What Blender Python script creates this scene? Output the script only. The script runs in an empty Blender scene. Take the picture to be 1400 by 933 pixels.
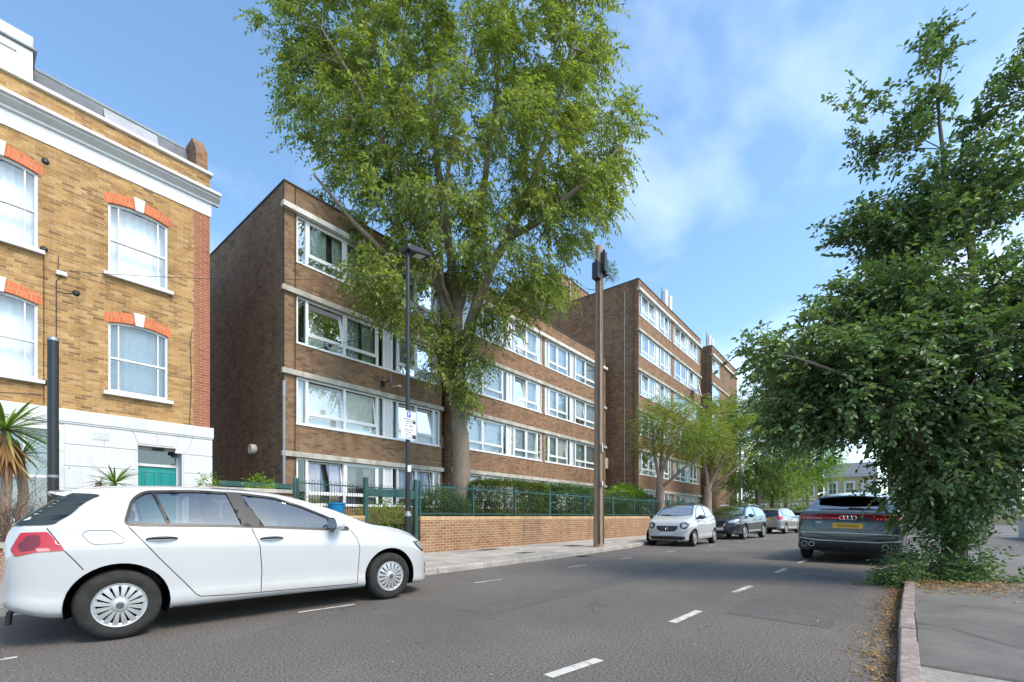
import bpy, bmesh, math, random
import numpy as np
from mathutils import Vector, Matrix
from mathutils.bvhtree import BVHTree
from mathutils.geometry import delaunay_2d_cdt
random.seed(7); rng = np.random.default_rng(11)
sc = bpy.context.scene
COL = sc.collection
R = math.radians
# ------------------------------------------------------------------ camera frame (pixels of the 1400x933 photo -> street coordinates)
FPX, CX, HY, EYE, YAW = 618.0, 700.0, 706.0, 1.06, R(39.0)
SA, CA = math.sin(YAW), math.cos(YAW)
def onY(px, Y):
    k = (px-CX)/FPX
    X = Y*(CA+k*SA)/(SA-k*CA)
    return X
def hgt(px, py, Y):
    X = onY(px, Y); z = X*CA+Y*SA
    return EYE+z*(HY-py)/FPX
def at(px, py, depth):
    """point at a given distance in front of the viewer"""
    r = (px-CX)/FPX*depth
    return Vector((depth*CA+r*SA, depth*SA-r*CA, EYE+(HY-py)/FPX*depth))
cam = bpy.data.cameras.new('camera'); camo = bpy.data.objects.new('camera', cam); COL.objects.link(camo)
cam.sensor_width = 36; cam.lens = FPX/1400*36; cam.shift_y = (HY-466.5)/1400; cam.clip_end = 2000; cam.clip_start = .05
camo.location = (0, 0, EYE); camo.rotation_euler = (R(90), 0, YAW-R(90))
sc.camera = camo
# ------------------------------------------------------------------ world and sun
SUN_EL, SUN_ROT = R(50), R(174)
w = bpy.data.worlds.new('World'); sc.world = w; w.use_nodes = True
nt = w.node_tree; nt.nodes.clear()
def N(nt, typ, **kw):
    n = nt.nodes.new(typ)
    for k, v in kw.items(): setattr(n, k, v)
    return n
out = N(nt, 'ShaderNodeOutputWorld'); bg = N(nt, 'ShaderNodeBackground')
sky = N(nt, 'ShaderNodeTexSky', sky_type='NISHITA', sun_disc=False, sun_elevation=SUN_EL, sun_rotation=SUN_ROT, altitude=0, air_density=1.0, dust_density=1.4, ozone_density=2.0)
tc = N(nt, 'ShaderNodeTexCoord'); mp = N(nt, 'ShaderNodeMapping'); mp.inputs['Scale'].default_value = (1.1, 1.1, 1.7); mp.inputs['Location'].default_value = (.9, .30, .2)
nz = N(nt, 'ShaderNodeTexNoise'); nz.inputs['Scale'].default_value = 1.7; nz.inputs['Detail'].default_value = 7; nz.inputs['Roughness'].default_value = .5; nz.inputs['Distortion'].default_value = .25
rp = N(nt, 'ShaderNodeValToRGB'); rp.color_ramp.elements[0].position = .47; rp.color_ramp.elements[1].position = .93
rp.color_ramp.elements[0].color = (0, 0, 0, 1); rp.color_ramp.elements[1].color = (.55, .55, .55, 1)
mx = N(nt, 'ShaderNodeMixRGB', blend_type='MIX'); mx.inputs[2].default_value = (11, 11.8, 12.2, 1)
L = nt.links.new
L(tc.outputs['Generated'], mp.inputs[0]); L(mp.outputs[0], nz.inputs['Vector']); L(nz.outputs['Fac'], rp.inputs[0]); L(rp.outputs[0], mx.inputs[0])
tn = N(nt, 'ShaderNodeMixRGB', blend_type='MULTIPLY'); tn.inputs[0].default_value = 1; tn.inputs[2].default_value = (1.17, 1.37, 1.37, 1); L(sky.outputs[0], tn.inputs[1]); L(tn.outputs[0], mx.inputs[1]); L(mx.outputs[0], bg.inputs[0]); L(bg.outputs[0], out.inputs[0])
bg.inputs[1].default_value = .148
sl = bpy.data.lights.new('sun', 'SUN'); sl.energy = 2.3; sl.angle = R(22); sl.color = (1, .85, .68)
so = bpy.data.objects.new('sun', sl); COL.objects.link(so)
sd = Vector((math.sin(SUN_ROT)*math.cos(SUN_EL), math.cos(SUN_ROT)*math.cos(SUN_EL), math.sin(SUN_EL)))
so.rotation_euler = sd.to_track_quat('Z', 'Y').to_euler(); so.location = sd*50
vs = sc.view_settings; vs.view_transform = 'Standard'; vs.look = 'None'; vs.gamma = 1; vs.exposure = .72; vs.use_curve_mapping = False
sc.cycles.use_denoising = True
sc.cycles.max_bounces = 8; sc.cycles.transparent_max_bounces = 24; sc.cycles.sample_clamp_indirect = 6
# ------------------------------------------------------------------ mesh builder
class MB:
    def __init__(s): s.v = []; s.f = []
    def add(s, vs, fs):
        o = len(s.v); s.v += [tuple(v) for v in vs]; s.f += [tuple(i+o for i in f) for f in fs]; return s
    def box(s, x0, x1, y0, y1, z0, z1):
        return s.add([(x0,y0,z0),(x1,y0,z0),(x1,y1,z0),(x0,y1,z0),(x0,y0,z1),(x1,y0,z1),(x1,y1,z1),(x0,y1,z1)],
                     [(0,3,2,1),(4,5,6,7),(0,1,5,4),(1,2,6,5),(2,3,7,6),(3,0,4,7)])
    def obox(s, c, ax, ay, az):
        c = Vector(c); ax, ay, az = Vector(ax), Vector(ay), Vector(az)
        vs = [c+i*ax+j*ay+k*az for k in (-1,1) for (i,j) in ((-1,-1),(1,-1),(1,1),(-1,1))]
        return s.add(vs, [(0,3,2,1),(4,5,6,7),(0,1,5,4),(1,2,6,5),(2,3,7,6),(3,0,4,7)])
    def prism(s, poly, a, b, axis='y'):
        """poly of 2D points extruded from a to b along an axis (y: poly is xz; x: yz; z: xy)"""
        n = len(poly)
        def P(p, t): return (p[0], t, p[1]) if axis == 'y' else (t, p[0], p[1]) if axis == 'x' else (p[0], p[1], t)
        vs = [P(p, a) for p in poly]+[P(p, b) for p in poly]
        fs = [tuple(range(n)), tuple(range(2*n-1, n-1, -1))]+[(i, n+i, n+(i+1) % n, (i+1) % n) for i in range(n)]
        return s.add(vs, fs)
    def tube(s, path, rad, n=8, cap=True):
        path = [Vector(p) for p in path]; m = len(path)
        if not hasattr(rad, '__len__'): rad = [rad]*m
        t0 = (path[1]-path[0]).normalized()
        u = t0.orthogonal().normalized(); vs = []
        for i, p in enumerate(path):
            t = (path[min(i+1, m-1)]-path[max(i-1, 0)])
            t = t.normalized() if t.length > 1e-9 else t0
            u = (u-t*u.dot(t)); u = u.normalized() if u.length > 1e-6 else t.orthogonal().normalized()
            v = t.cross(u)
            for k in range(n):
                a = 2*math.pi*k/n; vs.append(p+(u*math.cos(a)+v*math.sin(a))*rad[i])
        fs = [(i*n+k, i*n+(k+1) % n, (i+1)*n+(k+1) % n, (i+1)*n+k) for i in range(m-1) for k in range(n)]
        if cap: fs += [tuple(range(n-1, -1, -1)), tuple((m-1)*n+k for k in range(n))]
        return s.add(vs, fs)
    def lathe(s, prof, n=24, c=(0,0,0), axis='z', closed=False):
        """prof: (radius, height) pairs"""
        vs = []; m = len(prof)
        for r, h in prof:
            for k in range(n):
                a = 2*math.pi*k/n; x, y = r*math.cos(a), r*math.sin(a)
                q = (x, y, h) if axis == 'z' else (x, h, y) if axis == 'y' else (h, x, y)
                vs.append((q[0]+c[0], q[1]+c[1], q[2]+c[2]))
        fs = [(i*n+k, i*n+(k+1) % n, ((i+1) % m)*n+(k+1) % n, ((i+1) % m)*n+k) for i in range(m if closed else m-1) for k in range(n)]
        return s.add(vs, fs)
    def build(s, name, m, parent=None, smooth=False, bevel=0, local=False, auto=False, label=None):
        me = bpy.data.meshes.new(name)
        v = s.v
        if parent is not None and not local and not is_local(parent):
            l = parent_loc(parent); v = [(a-l[0], b-l[1], c-l[2]) for a, b, c in v]
        me.from_pydata(v, [], s.f); me.materials.append(m)
        bm = bmesh.new(); bm.from_mesh(me); bmesh.ops.recalc_face_normals(bm, faces=bm.faces); bm.to_mesh(me); bm.free()
        if smooth: me.polygons.foreach_set('use_smooth', [True]*len(me.polygons))
        if auto: me.set_sharp_from_angle(angle=R(35))
        o = bpy.data.objects.new(name, me); COL.objects.link(o)
        if parent is not None: o.parent = parent
        if bevel:
            b = o.modifiers.new('bevel', 'BEVEL'); b.width = bevel; b.segments = 2; b.limit_method = 'ANGLE'
        if label: o['label'] = label
        return o
def is_local(p):
    while p is not None:
        if p.get('_l'): return True
        p = p.parent
    return False
def parent_loc(p):
    l = [0, 0, 0]
    while p is not None:
        for i in range(3): l[i] += p.location[i]
        p = p.parent
    return l
def tag(o, label=None, cat=None, group=None, kind=None):
    if label: o['label'] = label
    if cat: o['category'] = cat
    if group: o['group'] = group
    if kind: o['kind'] = kind
    return o
def thing(name, label, cat, loc=(0,0,0), rz=0, group=None, local=False):
    o = bpy.data.objects.new(name, None); COL.objects.link(o); o.location = loc; o.rotation_euler = (0, 0, rz)
    o.empty_display_size = .2
    if local: o['_l'] = 1
    return tag(o, label, cat, group)
def copy_tree(o, parent=None, **kw):
    c = o.copy(); COL.objects.link(c); c.parent = parent
    for k, v in kw.items(): c[k] = v
    for ch in list(o.children): copy_tree(ch, c)
    return c
# ------------------------------------------------------------------ materials
def newmat(name):
    m = bpy.data.materials.new(name); m.use_nodes = True; nt = m.node_tree
    b = nt.nodes['Principled BSDF']; return m, nt, b
def mixc(nt, fac, c1, c2, mode='MIX'):
    n = nt.nodes.new('ShaderNodeMixRGB'); n.blend_type = mode
    for i, s in ((0, fac), (1, c1), (2, c2)):
        if isinstance(s, bpy.types.NodeSocket): nt.links.new(s, n.inputs[i])
        else: n.inputs[i].default_value = s if i == 0 else (*s[:3], 1)
    return n.outputs[0]
def mth(nt, op, a, b=None, c=None):
    n = nt.nodes.new('ShaderNodeMath'); n.operation = op
    for i, s in enumerate((a, b, c)):
        if s is None: continue
        if isinstance(s, bpy.types.NodeSocket): nt.links.new(s, n.inputs[i])
        else: n.inputs[i].default_value = s
    return n.outputs[0]
def ramp(nt, fac, stops, interp='LINEAR'):
    n = nt.nodes.new('ShaderNodeValToRGB'); cr = n.color_ramp; cr.interpolation = interp
    while len(cr.elements) < len(stops): cr.elements.new(.5)
    for e, (p, c) in zip(cr.elements, stops):
        e.position = p; e.color = (*c[:3], 1) if hasattr(c, '__len__') else (c, c, c, 1)
    nt.links.new(fac, n.inputs[0]); return n.outputs[0]
def noise(nt, scale, detail=3, rough=.5, vec=None, dist=0, coord='Object'):
    n = nt.nodes.new('ShaderNodeTexNoise'); n.inputs['Scale'].default_value = scale; n.inputs['Detail'].default_value = detail
    n.inputs['Roughness'].default_value = rough; n.inputs['Distortion'].default_value = dist
    if vec is None:
        t = nt.nodes.new('ShaderNodeTexCoord'); vec = t.outputs[coord]
    nt.links.new(vec, n.inputs['Vector']); return n.outputs['Fac']
def bump(nt, b, h, strength=.3, dist=.01):
    n = nt.nodes.new('ShaderNodeBump'); n.inputs['Strength'].default_value = strength; n.inputs['Distance'].default_value = dist
    nt.links.new(h, n.inputs['Height']); nt.links.new(n.outputs[0], b.inputs['Normal'])
MATS = {}
def mk(name, col, rough=.6, var=.18, scale=3, metal=0, bmp=0, bscale=40, coat=0, spec=.5, fine=.0, streak=0):
    if name in MATS: return MATS[name]
    m, nt, b = newmat(name)
    f = noise(nt, scale, 5, .6)
    f = ramp(nt, f, [(.3, 0), (.7, 1)])
    c = mixc(nt, f, [x*(1-var) for x in col], [min(1, x*(1+var)) for x in col])
    if fine:
        g = noise(nt, bscale, 3, .6); g = ramp(nt, g, [(.3, 1-fine), (.7, 1+fine)]); c = mixc(nt, 1., c, g, 'MULTIPLY')
    if streak:
        t = nt.nodes.new('ShaderNodeTexCoord'); mp_ = nt.nodes.new('ShaderNodeMapping'); mp_.inputs['Scale'].default_value = (3.5, 3.5, .3); nt.links.new(t.outputs['Object'], mp_.inputs[0])
        sk = ramp(nt, noise(nt, 1., 6, .7, mp_.outputs[0]), [(.48, 0), (.75, 1)]); c = mixc(nt, mth(nt, 'MULTIPLY', sk, streak), c, mixc(nt, 1., c, (.50,.47,.42), 'MULTIPLY'))
    nt.links.new(c, b.inputs['Base Color']); b.inputs['Roughness'].default_value = rough; b.inputs['Metallic'].default_value = metal
    b.inputs['Coat Weight'].default_value = coat; b.inputs['Coat Roughness'].default_value = .04; b.inputs['Specular IOR Level'].default_value = spec
    if bmp: bump(nt, b, noise(nt, bscale, 4, .6), bmp, .01)
    MATS[name] = m; return m
def brick(name, cols, mortar=(.42,.38,.32), bw=.225, bh=.075, mj=.010, big=.25, bmp=.6, stain=None, dirt=.0, soldier=False, grain=.15, streak=.45):
    """every brick gets its own random tone; walls are axis aligned so u = x + y, v = z"""
    m, nt, b = newmat(name)
    t = nt.nodes.new('ShaderNodeTexCoord'); sp = nt.nodes.new('ShaderNodeSeparateXYZ'); nt.links.new(t.outputs['Object'], sp.inputs[0])
    u = mth(nt, 'ADD', sp.outputs[0], sp.outputs[1]); v = sp.outputs[2]
    if soldier: u, v = v, u
    row = mth(nt, 'FLOOR', mth(nt, 'DIVIDE', v, bh))
    half = mth(nt, 'MULTIPLY', mth(nt, 'MODULO', mth(nt, 'ABSOLUTE', row), 2.), .5)
    uu = mth(nt, 'ADD', mth(nt, 'DIVIDE', u, bw), half)
    colm = mth(nt, 'FLOOR', uu)
    fu = mth(nt, 'SUBTRACT', uu, colm); fv = mth(nt, 'SUBTRACT', mth(nt, 'DIVIDE', v, bh), row)
    du = mth(nt, 'MULTIPLY', mth(nt, 'MINIMUM', fu, mth(nt, 'SUBTRACT', 1., fu)), bw)
    dv = mth(nt, 'MULTIPLY', mth(nt, 'MINIMUM', fv, mth(nt, 'SUBTRACT', 1., fv)), bh)
    d = mth(nt, 'MINIMUM', du, dv)
    d2 = mth(nt, 'ADD', d, mth(nt, 'MULTIPLY', mth(nt, 'SUBTRACT', noise(nt, 60, 2), .5), .004))
    mr = nt.nodes.new('ShaderNodeMapRange'); mr.inputs[1].default_value = mj*.35; mr.inputs[2].default_value = mj*.7
    nt.links.new(d2, mr.inputs[0]); mask = mr.outputs[0]
    wn = nt.nodes.new('ShaderNodeTexWhiteNoise'); wn.noise_dimensions = '2D'; cb = nt.nodes.new('ShaderNodeCombineXYZ')
    nt.links.new(colm, cb.inputs[0]); nt.links.new(row, cb.inputs[1]); nt.links.new(cb.outputs[0], wn.inputs['Vector'])
    n = len(cols)
    rnd = mth(nt, 'ADD', mth(nt, 'MULTIPLY', wn.outputs['Value'], 1-big), mth(nt, 'MULTIPLY', ramp(nt, noise(nt, .9, 4, .6), [(.25, 0), (.75, 1)]), big))
    c = ramp(nt, rnd, [(i/(n-1), cc) for i, cc in enumerate(cols)])
    g = ramp(nt, noise(nt, 45, 3, .65), [(.25, 1-grain), (.75, 1+grain)]); c = mixc(nt, 1., c, g, 'MULTIPLY')
    mo = mixc(nt, noise(nt, 3, 3), [x*.8 for x in mortar], [x*1.15 for x in mortar])
    c = mixc(nt, mask, mo, c)
    if stain:
        s1 = ramp(nt, noise(nt, 1.3, 6, .65, dist=.6), [(.48, 0), (.72, 1)]); c = mixc(nt, mth(nt, 'MULTIPLY', s1, .55), c, mixc(nt, 1., c, stain, 'MULTIPLY'))
    cs = nt.nodes.new('ShaderNodeCombineXYZ'); nt.links.new(mth(nt, 'MULTIPLY', u if not soldier else v, 2.6), cs.inputs[0]); nt.links.new(mth(nt, 'MULTIPLY', sp.outputs[2], .22), cs.inputs[1])
    sk = ramp(nt, noise(nt, 1., 5, .65, cs.outputs[0]), [(.50, 0), (.74, 1)]); c = mixc(nt, mth(nt, 'MULTIPLY', sk, streak), c, mixc(nt, 1., c, (.42,.40,.38), 'MULTIPLY'))
    nt.links.new(c, b.inputs['Base Color']); b.inputs['Roughness'].default_value = .88; b.inputs['Specular IOR Level'].default_value = .25
    hh = mth(nt, 'ADD', mask, mth(nt, 'MULTIPLY', noise(nt, 80, 2), .35)); bump(nt, b, hh, bmp, .004)
    return m
def glass(name, tint=(.8,.9,.9), refl=1.0, dark=.0, rough=.0):
    m, nt, b = newmat(name); nt.nodes.remove(b); o = nt.nodes['Material Output']
    tr = N(nt, 'ShaderNodeBsdfTransparent'); tr.inputs[0].default_value = (*tint, 1)
    gl = N(nt, 'ShaderNodeBsdfGlossy'); gl.inputs['Roughness'].default_value = rough; gl.inputs[0].default_value = (.95, .97, 1, 1)
    fr = N(nt, 'ShaderNodeFresnel'); fr.inputs[0].default_value = 1.5
    f = mth(nt, 'MINIMUM', mth(nt, 'MULTIPLY', fr.outputs[0], refl), 1.)
    ms = N(nt, 'ShaderNodeMixShader'); nt.links.new(f, ms.inputs[0]); nt.links.new(tr.outputs[0], ms.inputs[1]); nt.links.new(gl.outputs[0], ms.inputs[2])
    # a faint waviness, as in real panes
    bp = N(nt, 'ShaderNodeBump'); bp.inputs['Strength'].default_value = .06; bp.inputs['Distance'].default_value = .02
    nt.links.new(noise(nt, 1.7, 1), bp.inputs['Height']); nt.links.new(bp.outputs[0], gl.inputs['Normal'])
    nt.links.new(ms.outputs[0], o.inputs[0]); return m
M = {}
M['upvc'] = mk('upvc_white', (.76,.77,.78), .35, .04)
M['render'] = mk('white_painted_render', (.60,.61,.62), .7, .04, 1.5, bmp=.15, bscale=30, streak=.3)
M['whitepaint'] = mk('white_paint', (.63,.64,.65), .45, .04, 2, streak=.15)
M['concrete'] = mk('weathered_concrete', (.44,.42,.37), .9, .28, 2.5, bmp=.4, bscale=25, fine=.15, streak=.8)
M['concrete_w'] = mk('pale_concrete_edge', (.62,.61,.57), .85, .2, 3, bmp=.3, bscale=25, fine=.1, streak=.6)
M['lead'] = mk('lead_sheet', (.33,.35,.38), .5, .2, 2, metal=.2)
M['slate'] = mk('roof_slate', (.12,.13,.15), .6, .2, 4)
M['coping'] = mk('dark_coping', (.05,.05,.06), .6, .2)
M['black'] = mk('black_gloss_paint', (.018,.019,.022), .35, .2, 6)
M['grey_metal'] = mk('grey_metal', (.28,.29,.30), .45, .1, metal=.5)
M['lightgrey'] = mk('light_grey_plastic', (.62,.62,.60), .5, .08)
M['green'] = mk('dark_green_paint', (.02,.075,.07), .5, .25, 5)
M['teal'] = mk('teal_door_paint', (.0,.235,.225), .35, .06)
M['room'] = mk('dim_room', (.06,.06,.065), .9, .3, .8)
M['net'] = mk('net_curtain', (.82,.84,.86), .9, .06, 6)
M['cream_net'] = mk('cream_curtain', (.72,.72,.67), .9, .1, 6)
M['mauve'] = mk('mauve_curtain', (.46,.37,.39), .9, .2, 6)
M['sage'] = mk('sage_curtain', (.46,.54,.48), .9, .15, 6)
M['pane'] = glass('window_glass', (.93,.97,.97), 2.8)
M['panel'] = mk('white_window_panel', (.66,.69,.72), .4, .04)
M['stock'] = brick('yellow_stock_brick', [(0.122,0.072,0.034),(0.265,0.144,0.056),(0.388,0.216,0.073),(0.469,0.274,0.095),(0.316,0.163,0.060),(0.510,0.326,0.138),(0.418,0.240,0.086),(0.551,0.413,0.249)], (.40,.34,.25), big=.22, stain=(.45,.32,.22), grain=.4, bw=.212, bh=.068)
M['quoin'] = brick('red_brick_quoin', [(0.225,0.077,0.045),(0.330,0.126,0.070),(0.285,0.108,0.060)], (.42,.30,.22), bw=.225)
M['redarch'] = brick('red_brick_arch', [(.50,.13,.06),(.62,.19,.085),(.55,.155,.07)], (.55,.34,.22), bw=.075, bh=.24, mj=.008)
M['flat'] = brick('brown_brick', [(0.087,0.053,0.033),(0.174,0.103,0.058),(0.236,0.138,0.077),(0.270,0.173,0.099),(0.210,0.116,0.066),(0.332,0.233,0.146)], (.20,.165,.13), big=.25, stain=(.5,.46,.43), grain=.25)
M['flat2'] = brick('warm_brown_brick', [(0.104,0.054,0.029),(0.181,0.095,0.052),(0.246,0.134,0.073),(0.291,0.167,0.098),(0.214,0.110,0.059)], (.32,.26,.2), big=.25, stain=(.68,.62,.56), grain=.25)
M['wallb'] = brick('buff_brick', [(0.137,0.060,0.030),(0.246,0.127,0.060),(0.315,0.187,0.087),(0.273,0.150,0.071),(0.273,0.108,0.060),(0.356,0.229,0.114)], (.50,.44,.35), big=.3, stain=(.72,.62,.5))
M['terr'] = brick('terracotta_brick', [(.36,.16,.10),(.48,.24,.16),(.42,.20,.13)], (.4,.34,.28))
M['farbrick'] = brick('far_yellow_brick', [(.42,.30,.16),(.52,.38,.2),(.46,.33,.19)], (.45,.4,.3))
# ------------------------------------------------------------------ the setting: road, pavements, kerbs
def asphalt():
    m, nt, b = newmat('asphalt')
    a = ramp(nt, noise(nt, .35, 5, .6, dist=.4), [(.3, (.096,.087,.080)), (.7, (.142,.129,.117))])
    f = ramp(nt, noise(nt, 55, 2, .75), [(.34, .38), (.66, 1.65)]); c = mixc(nt, 1., a, f, 'MULTIPLY')
    f = ramp(nt, noise(nt, 170, 1, .5), [(.35, .55), (.66, 1.5)]); c = mixc(nt, 1., c, f, 'MULTIPLY')
    # scuffs and dusty tracks
    s = ramp(nt, noise(nt, 1.1, 6, .7, dist=1.2), [(.55, 0), (.75, 1)]); c = mixc(nt, mth(nt, 'MULTIPLY', s, .3), c, (.19,.18,.165))
    vo = nt.nodes.new('ShaderNodeTexVoronoi'); vo.feature = 'DISTANCE_TO_EDGE'; vo.inputs['Scale'].default_value = .55
    t = nt.nodes.new('ShaderNodeTexCoord'); nn = nt.nodes.new('ShaderNodeTexNoise'); nn.inputs['Scale'].default_value = 1.5; nn.inputs['Detail'].default_value = 6
    nt.links.new(t.outputs['Object'], nn.inputs['Vector']); va = nt.nodes.new('ShaderNodeVectorMath'); va.operation = 'ADD'
    nt.links.new(t.outputs['Object'], va.inputs[0]); nt.links.new(nn.outputs['Color'], va.inputs[1]); nt.links.new(va.outputs[0], vo.inputs['Vector'])
    ck = ramp(nt, vo.outputs['Distance'], [(.0, 1), (.012, 0)]); g = ramp(nt, noise(nt, .5, 2), [(.5, 0), (.6, 1)])
    c = mixc(nt, mth(nt, 'MULTIPLY', mth(nt, 'MULTIPLY', ck, g), .5), c, (.025,.025,.026))
    nt.links.new(c, b.inputs['Base Color']); b.inputs['Roughness'].default_value = .82; b.inputs['Specular IOR Level'].default_value = .35
    bump(nt, b, mth(nt, 'ADD', noise(nt, 140, 3, .7), mth(nt, 'MULTIPLY', noise(nt, 3, 3), .5)), .7, .006)
    return m
M['asphalt'] = asphalt()
def paving(name, base, sx, sy, joint=.012, tilt=0):
    m, nt, b = newmat(name)
    t = nt.nodes.new('ShaderNodeTexCoord'); mpg = nt.nodes.new('ShaderNodeMapping'); mpg.inputs['Rotation'].default_value = (0, 0, tilt)
    nt.links.new(t.outputs['Object'], mpg.inputs[0]); sp = nt.nodes.new('ShaderNodeSeparateXYZ'); nt.links.new(mpg.outputs[0], sp.inputs[0])
    v = mth(nt, 'DIVIDE', sp.outputs[0], sy); row = mth(nt, 'FLOOR', v)
    u = mth(nt, 'ADD', mth(nt, 'DIVIDE', sp.outputs[1], sx), mth(nt, 'MULTIPLY', mth(nt, 'MODULO', mth(nt, 'ABSOLUTE', row), 2.), .5)); cl = mth(nt, 'FLOOR', u)
    fu = mth(nt, 'SUBTRACT', u, cl); fv = mth(nt, 'SUBTRACT', v, row)
    d = mth(nt, 'MINIMUM', mth(nt, 'MULTIPLY', mth(nt, 'MINIMUM', fu, mth(nt, 'SUBTRACT', 1., fu)), sx), mth(nt, 'MULTIPLY', mth(nt, 'MINIMUM', fv, mth(nt, 'SUBTRACT', 1., fv)), sy))
    d = mth(nt, 'ADD', d, mth(nt, 'MULTIPLY', mth(nt, 'SUBTRACT', noise(nt, 20, 3), .5), .012))
    wn = nt.nodes.new('ShaderNodeTexWhiteNoise'); wn.noise_dimensions = '2D'; cb = nt.nodes.new('ShaderNodeCombineXYZ')
    nt.links.new(cl, cb.inputs[0]); nt.links.new(row, cb.inputs[1]); nt.links.new(cb.outputs[0], wn.inputs['Vector'])
    c = ramp(nt, wn.outputs['Value'], [(0, [x*.84 for x in base]), (.5, base), (1, [x*1.1 for x in base])])
    g = ramp(nt, noise(nt, 1.4, 6, .75, dist=.8), [(.3, .6), (.7, 1.22)]); c = mixc(nt, 1., c, g, 'MULTIPLY')
    g = ramp(nt, noise(nt, 120, 2, .7), [(.3, .85), (.7, 1.15)]); c = mixc(nt, 1., c, g, 'MULTIPLY')
    k = ramp(nt, d, [(joint*.3, 1), (joint, 0)]); c = mixc(nt, mth(nt, 'MULTIPLY', k, .8), c, [x*.42 for x in base])
    vo = nt.nodes.new('ShaderNodeTexVoronoi'); vo.inputs['Scale'].default_value = 3.2; nt.links.new(t.outputs['Object'], vo.inputs['Vector'])
    gum = ramp(nt, vo.outputs['Distance'], [(.055, 1), (.085, 0)]); c = mixc(nt, mth(nt, 'MULTIPLY', gum, .45), c, [x*.45 for x in base])
    nt.links.new(c, b.inputs['Base Color']); b.inputs['Roughness'].default_value = .88
    bump(nt, b, mth(nt, 'ADD', mth(nt, 'MULTIPLY', k, -1.), mth(nt, 'MULTIPLY', noise(nt, 60, 3), .3)), .4, .008)
    return m
M['pave'] = paving('concrete_flagstones', (.40,.365,.325), .62, .92)
M['pave_r'] = paving('worn_tarmac_footway', (.15,.14,.13), 2.6, 3.4, .01, R(14))
M['kerb'] = mk('granite_kerb', (.34,.31,.28), .85, .25, 2.2, bmp=.5, bscale=30, fine=.25)
M['soil'] = mk('garden_soil', (.10,.085,.055), .95, .4, 2, bmp=.8, bscale=12)
M['ground'] = mk('far_ground', (.12,.12,.10), .95, .3, .1)
def wornpaint():
    m, nt, b = newmat('worn_road_paint'); f = ramp(nt, mth(nt, 'ADD', mth(nt, 'MULTIPLY', noise(nt, 7, 5, .7), .6), mth(nt, 'MULTIPLY', noise(nt, 70, 3, .8), .4)), [(.40, 0), (.50, 1)])
    c = mixc(nt, f, (.13,.125,.12), mixc(nt, noise(nt, 5, 3), (.42,.41,.38), (.66,.65,.61))); nt.links.new(c, b.inputs['Base Color']); b.inputs['Roughness'].default_value = .85; return m
M['roadpaint'] = wornpaint()
def sheet(name, pts, z, m, kind='structure'):
    b = MB(); b.add([(x, y, z) for x, y in pts], [tuple(range(len(pts)))]); return tag(b.build(name, m), kind=kind)
sheet('ground', [(-300,-300),(600,-300),(600,400),(-300,400)], -.03, M['ground'])
KL = [(-30,9.2),(-8,8.3),(.4,7.2),(5.3,6.3),(9,6.22),(14,6.4),(17,6.75),(24,6.55),(32,5.9),(45,4.8),(70,2.6)]
KR = [(-30,.9),(0,-.02),(3.8,-.09),(6.7,-.19),(10,-.36),(14,-.62),(24,-1.6),(45,-4.2),(70,-7.5)]
sheet('road', KL+[(110,-1),(110,-12)]+KR[::-1], 0, M['asphalt'])
def off(line, d):
    """offset an open polyline sideways (positive = to its left)"""
    o = []
    for i, p in enumerate(line):
        a = Vector(line[max(i-1,0)]); b = Vector(line[min(i+1,len(line)-1)]); t = (b-a).normalized(); o.append((p[0]-t.y*d, p[1]+t.x*d))
    return o
def dens(line, step):
    o = [line[0]]
    for a, b in zip(line, line[1:]):
        L_ = math.dist(a, b); n = max(1, int(L_/step))
        for i in range(1, n+1): o.append((a[0]+(b[0]-a[0])*i/n, a[1]+(b[1]-a[1])*i/n))
    return o
def kerb(line, side, name):
    """separate stones laid end to end, each one slightly out of line"""
    b = MB(); ln = dens(line, .3); acc = [ln[0]]; s = 0; step = random.uniform(.85, 1.0); dist = 0
    for p, q in zip(ln, ln[1:]):
        dist += math.dist(p, q)
        if dist >= step:
            a = Vector(acc[-1]); c = Vector(q); t = (c-a).normalized(); n = Vector((-t.y, t.x))*side
            g = .006; j = random.uniform(-.006, .006); h = .115+random.uniform(-.006, .006); w_ = .16 if side > 0 else .115
            p0 = a+t*g+n*j; p1 = c-t*g+n*j
            z0 = -.02; ch = .018
            pr = [(0, z0), (.004, h-ch), (ch, h), (w_, h), (w_, z0)]
            vs = [(*(p0+n*u), z) for u, z in pr]+[(*(p1+n*u), z) for u, z in pr]; m_ = len(pr)
            b.add(vs, [tuple(range(m_)), tuple(range(2*m_-1, m_-1, -1))]+[(i, m_+i, m_+(i+1) % m_, (i+1) % m_) for i in range(m_)])
            acc.append(q); dist = 0; step = random.uniform(.85, 1.0)
    return tag(b.build(name, M['kerb'], bevel=.006), kind='structure')
KLf = [p for p in KL if -10 < p[0] < 50]; KRf = [p for p in KR if -5 < p[0] < 50]
M['kerb_r'] = mk('pinkish_granite_kerb', (.25,.205,.185), .85, .3, 5, bmp=.6, bscale=30, fine=.35)
kerb(KLf, 1, 'kerb_left'); kerb(KRf, -1, 'kerb_right').data.materials[0] = M['kerb_r']
def pavement(name, line, edge, z, m):
    a = MB(); n = len(line); a.add([(x, y, z) for x, y in line]+[(x, y, z) for x, y in edge], [(i, i+1, n+i+1, n+i) for i in range(n-1)]); return tag(a.build(name, m), kind='structure')
l2 = off(KL, .165); pavement('pavement_left', l2, [(x, max(9.4, y+2.2)) for x, y in l2], .108, M['pave'])
l3 = off(KR, -.118); pavement('pavement_right', l3, [(x, y-14) for x, y in l3], .104, M['pave_r'])
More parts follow.
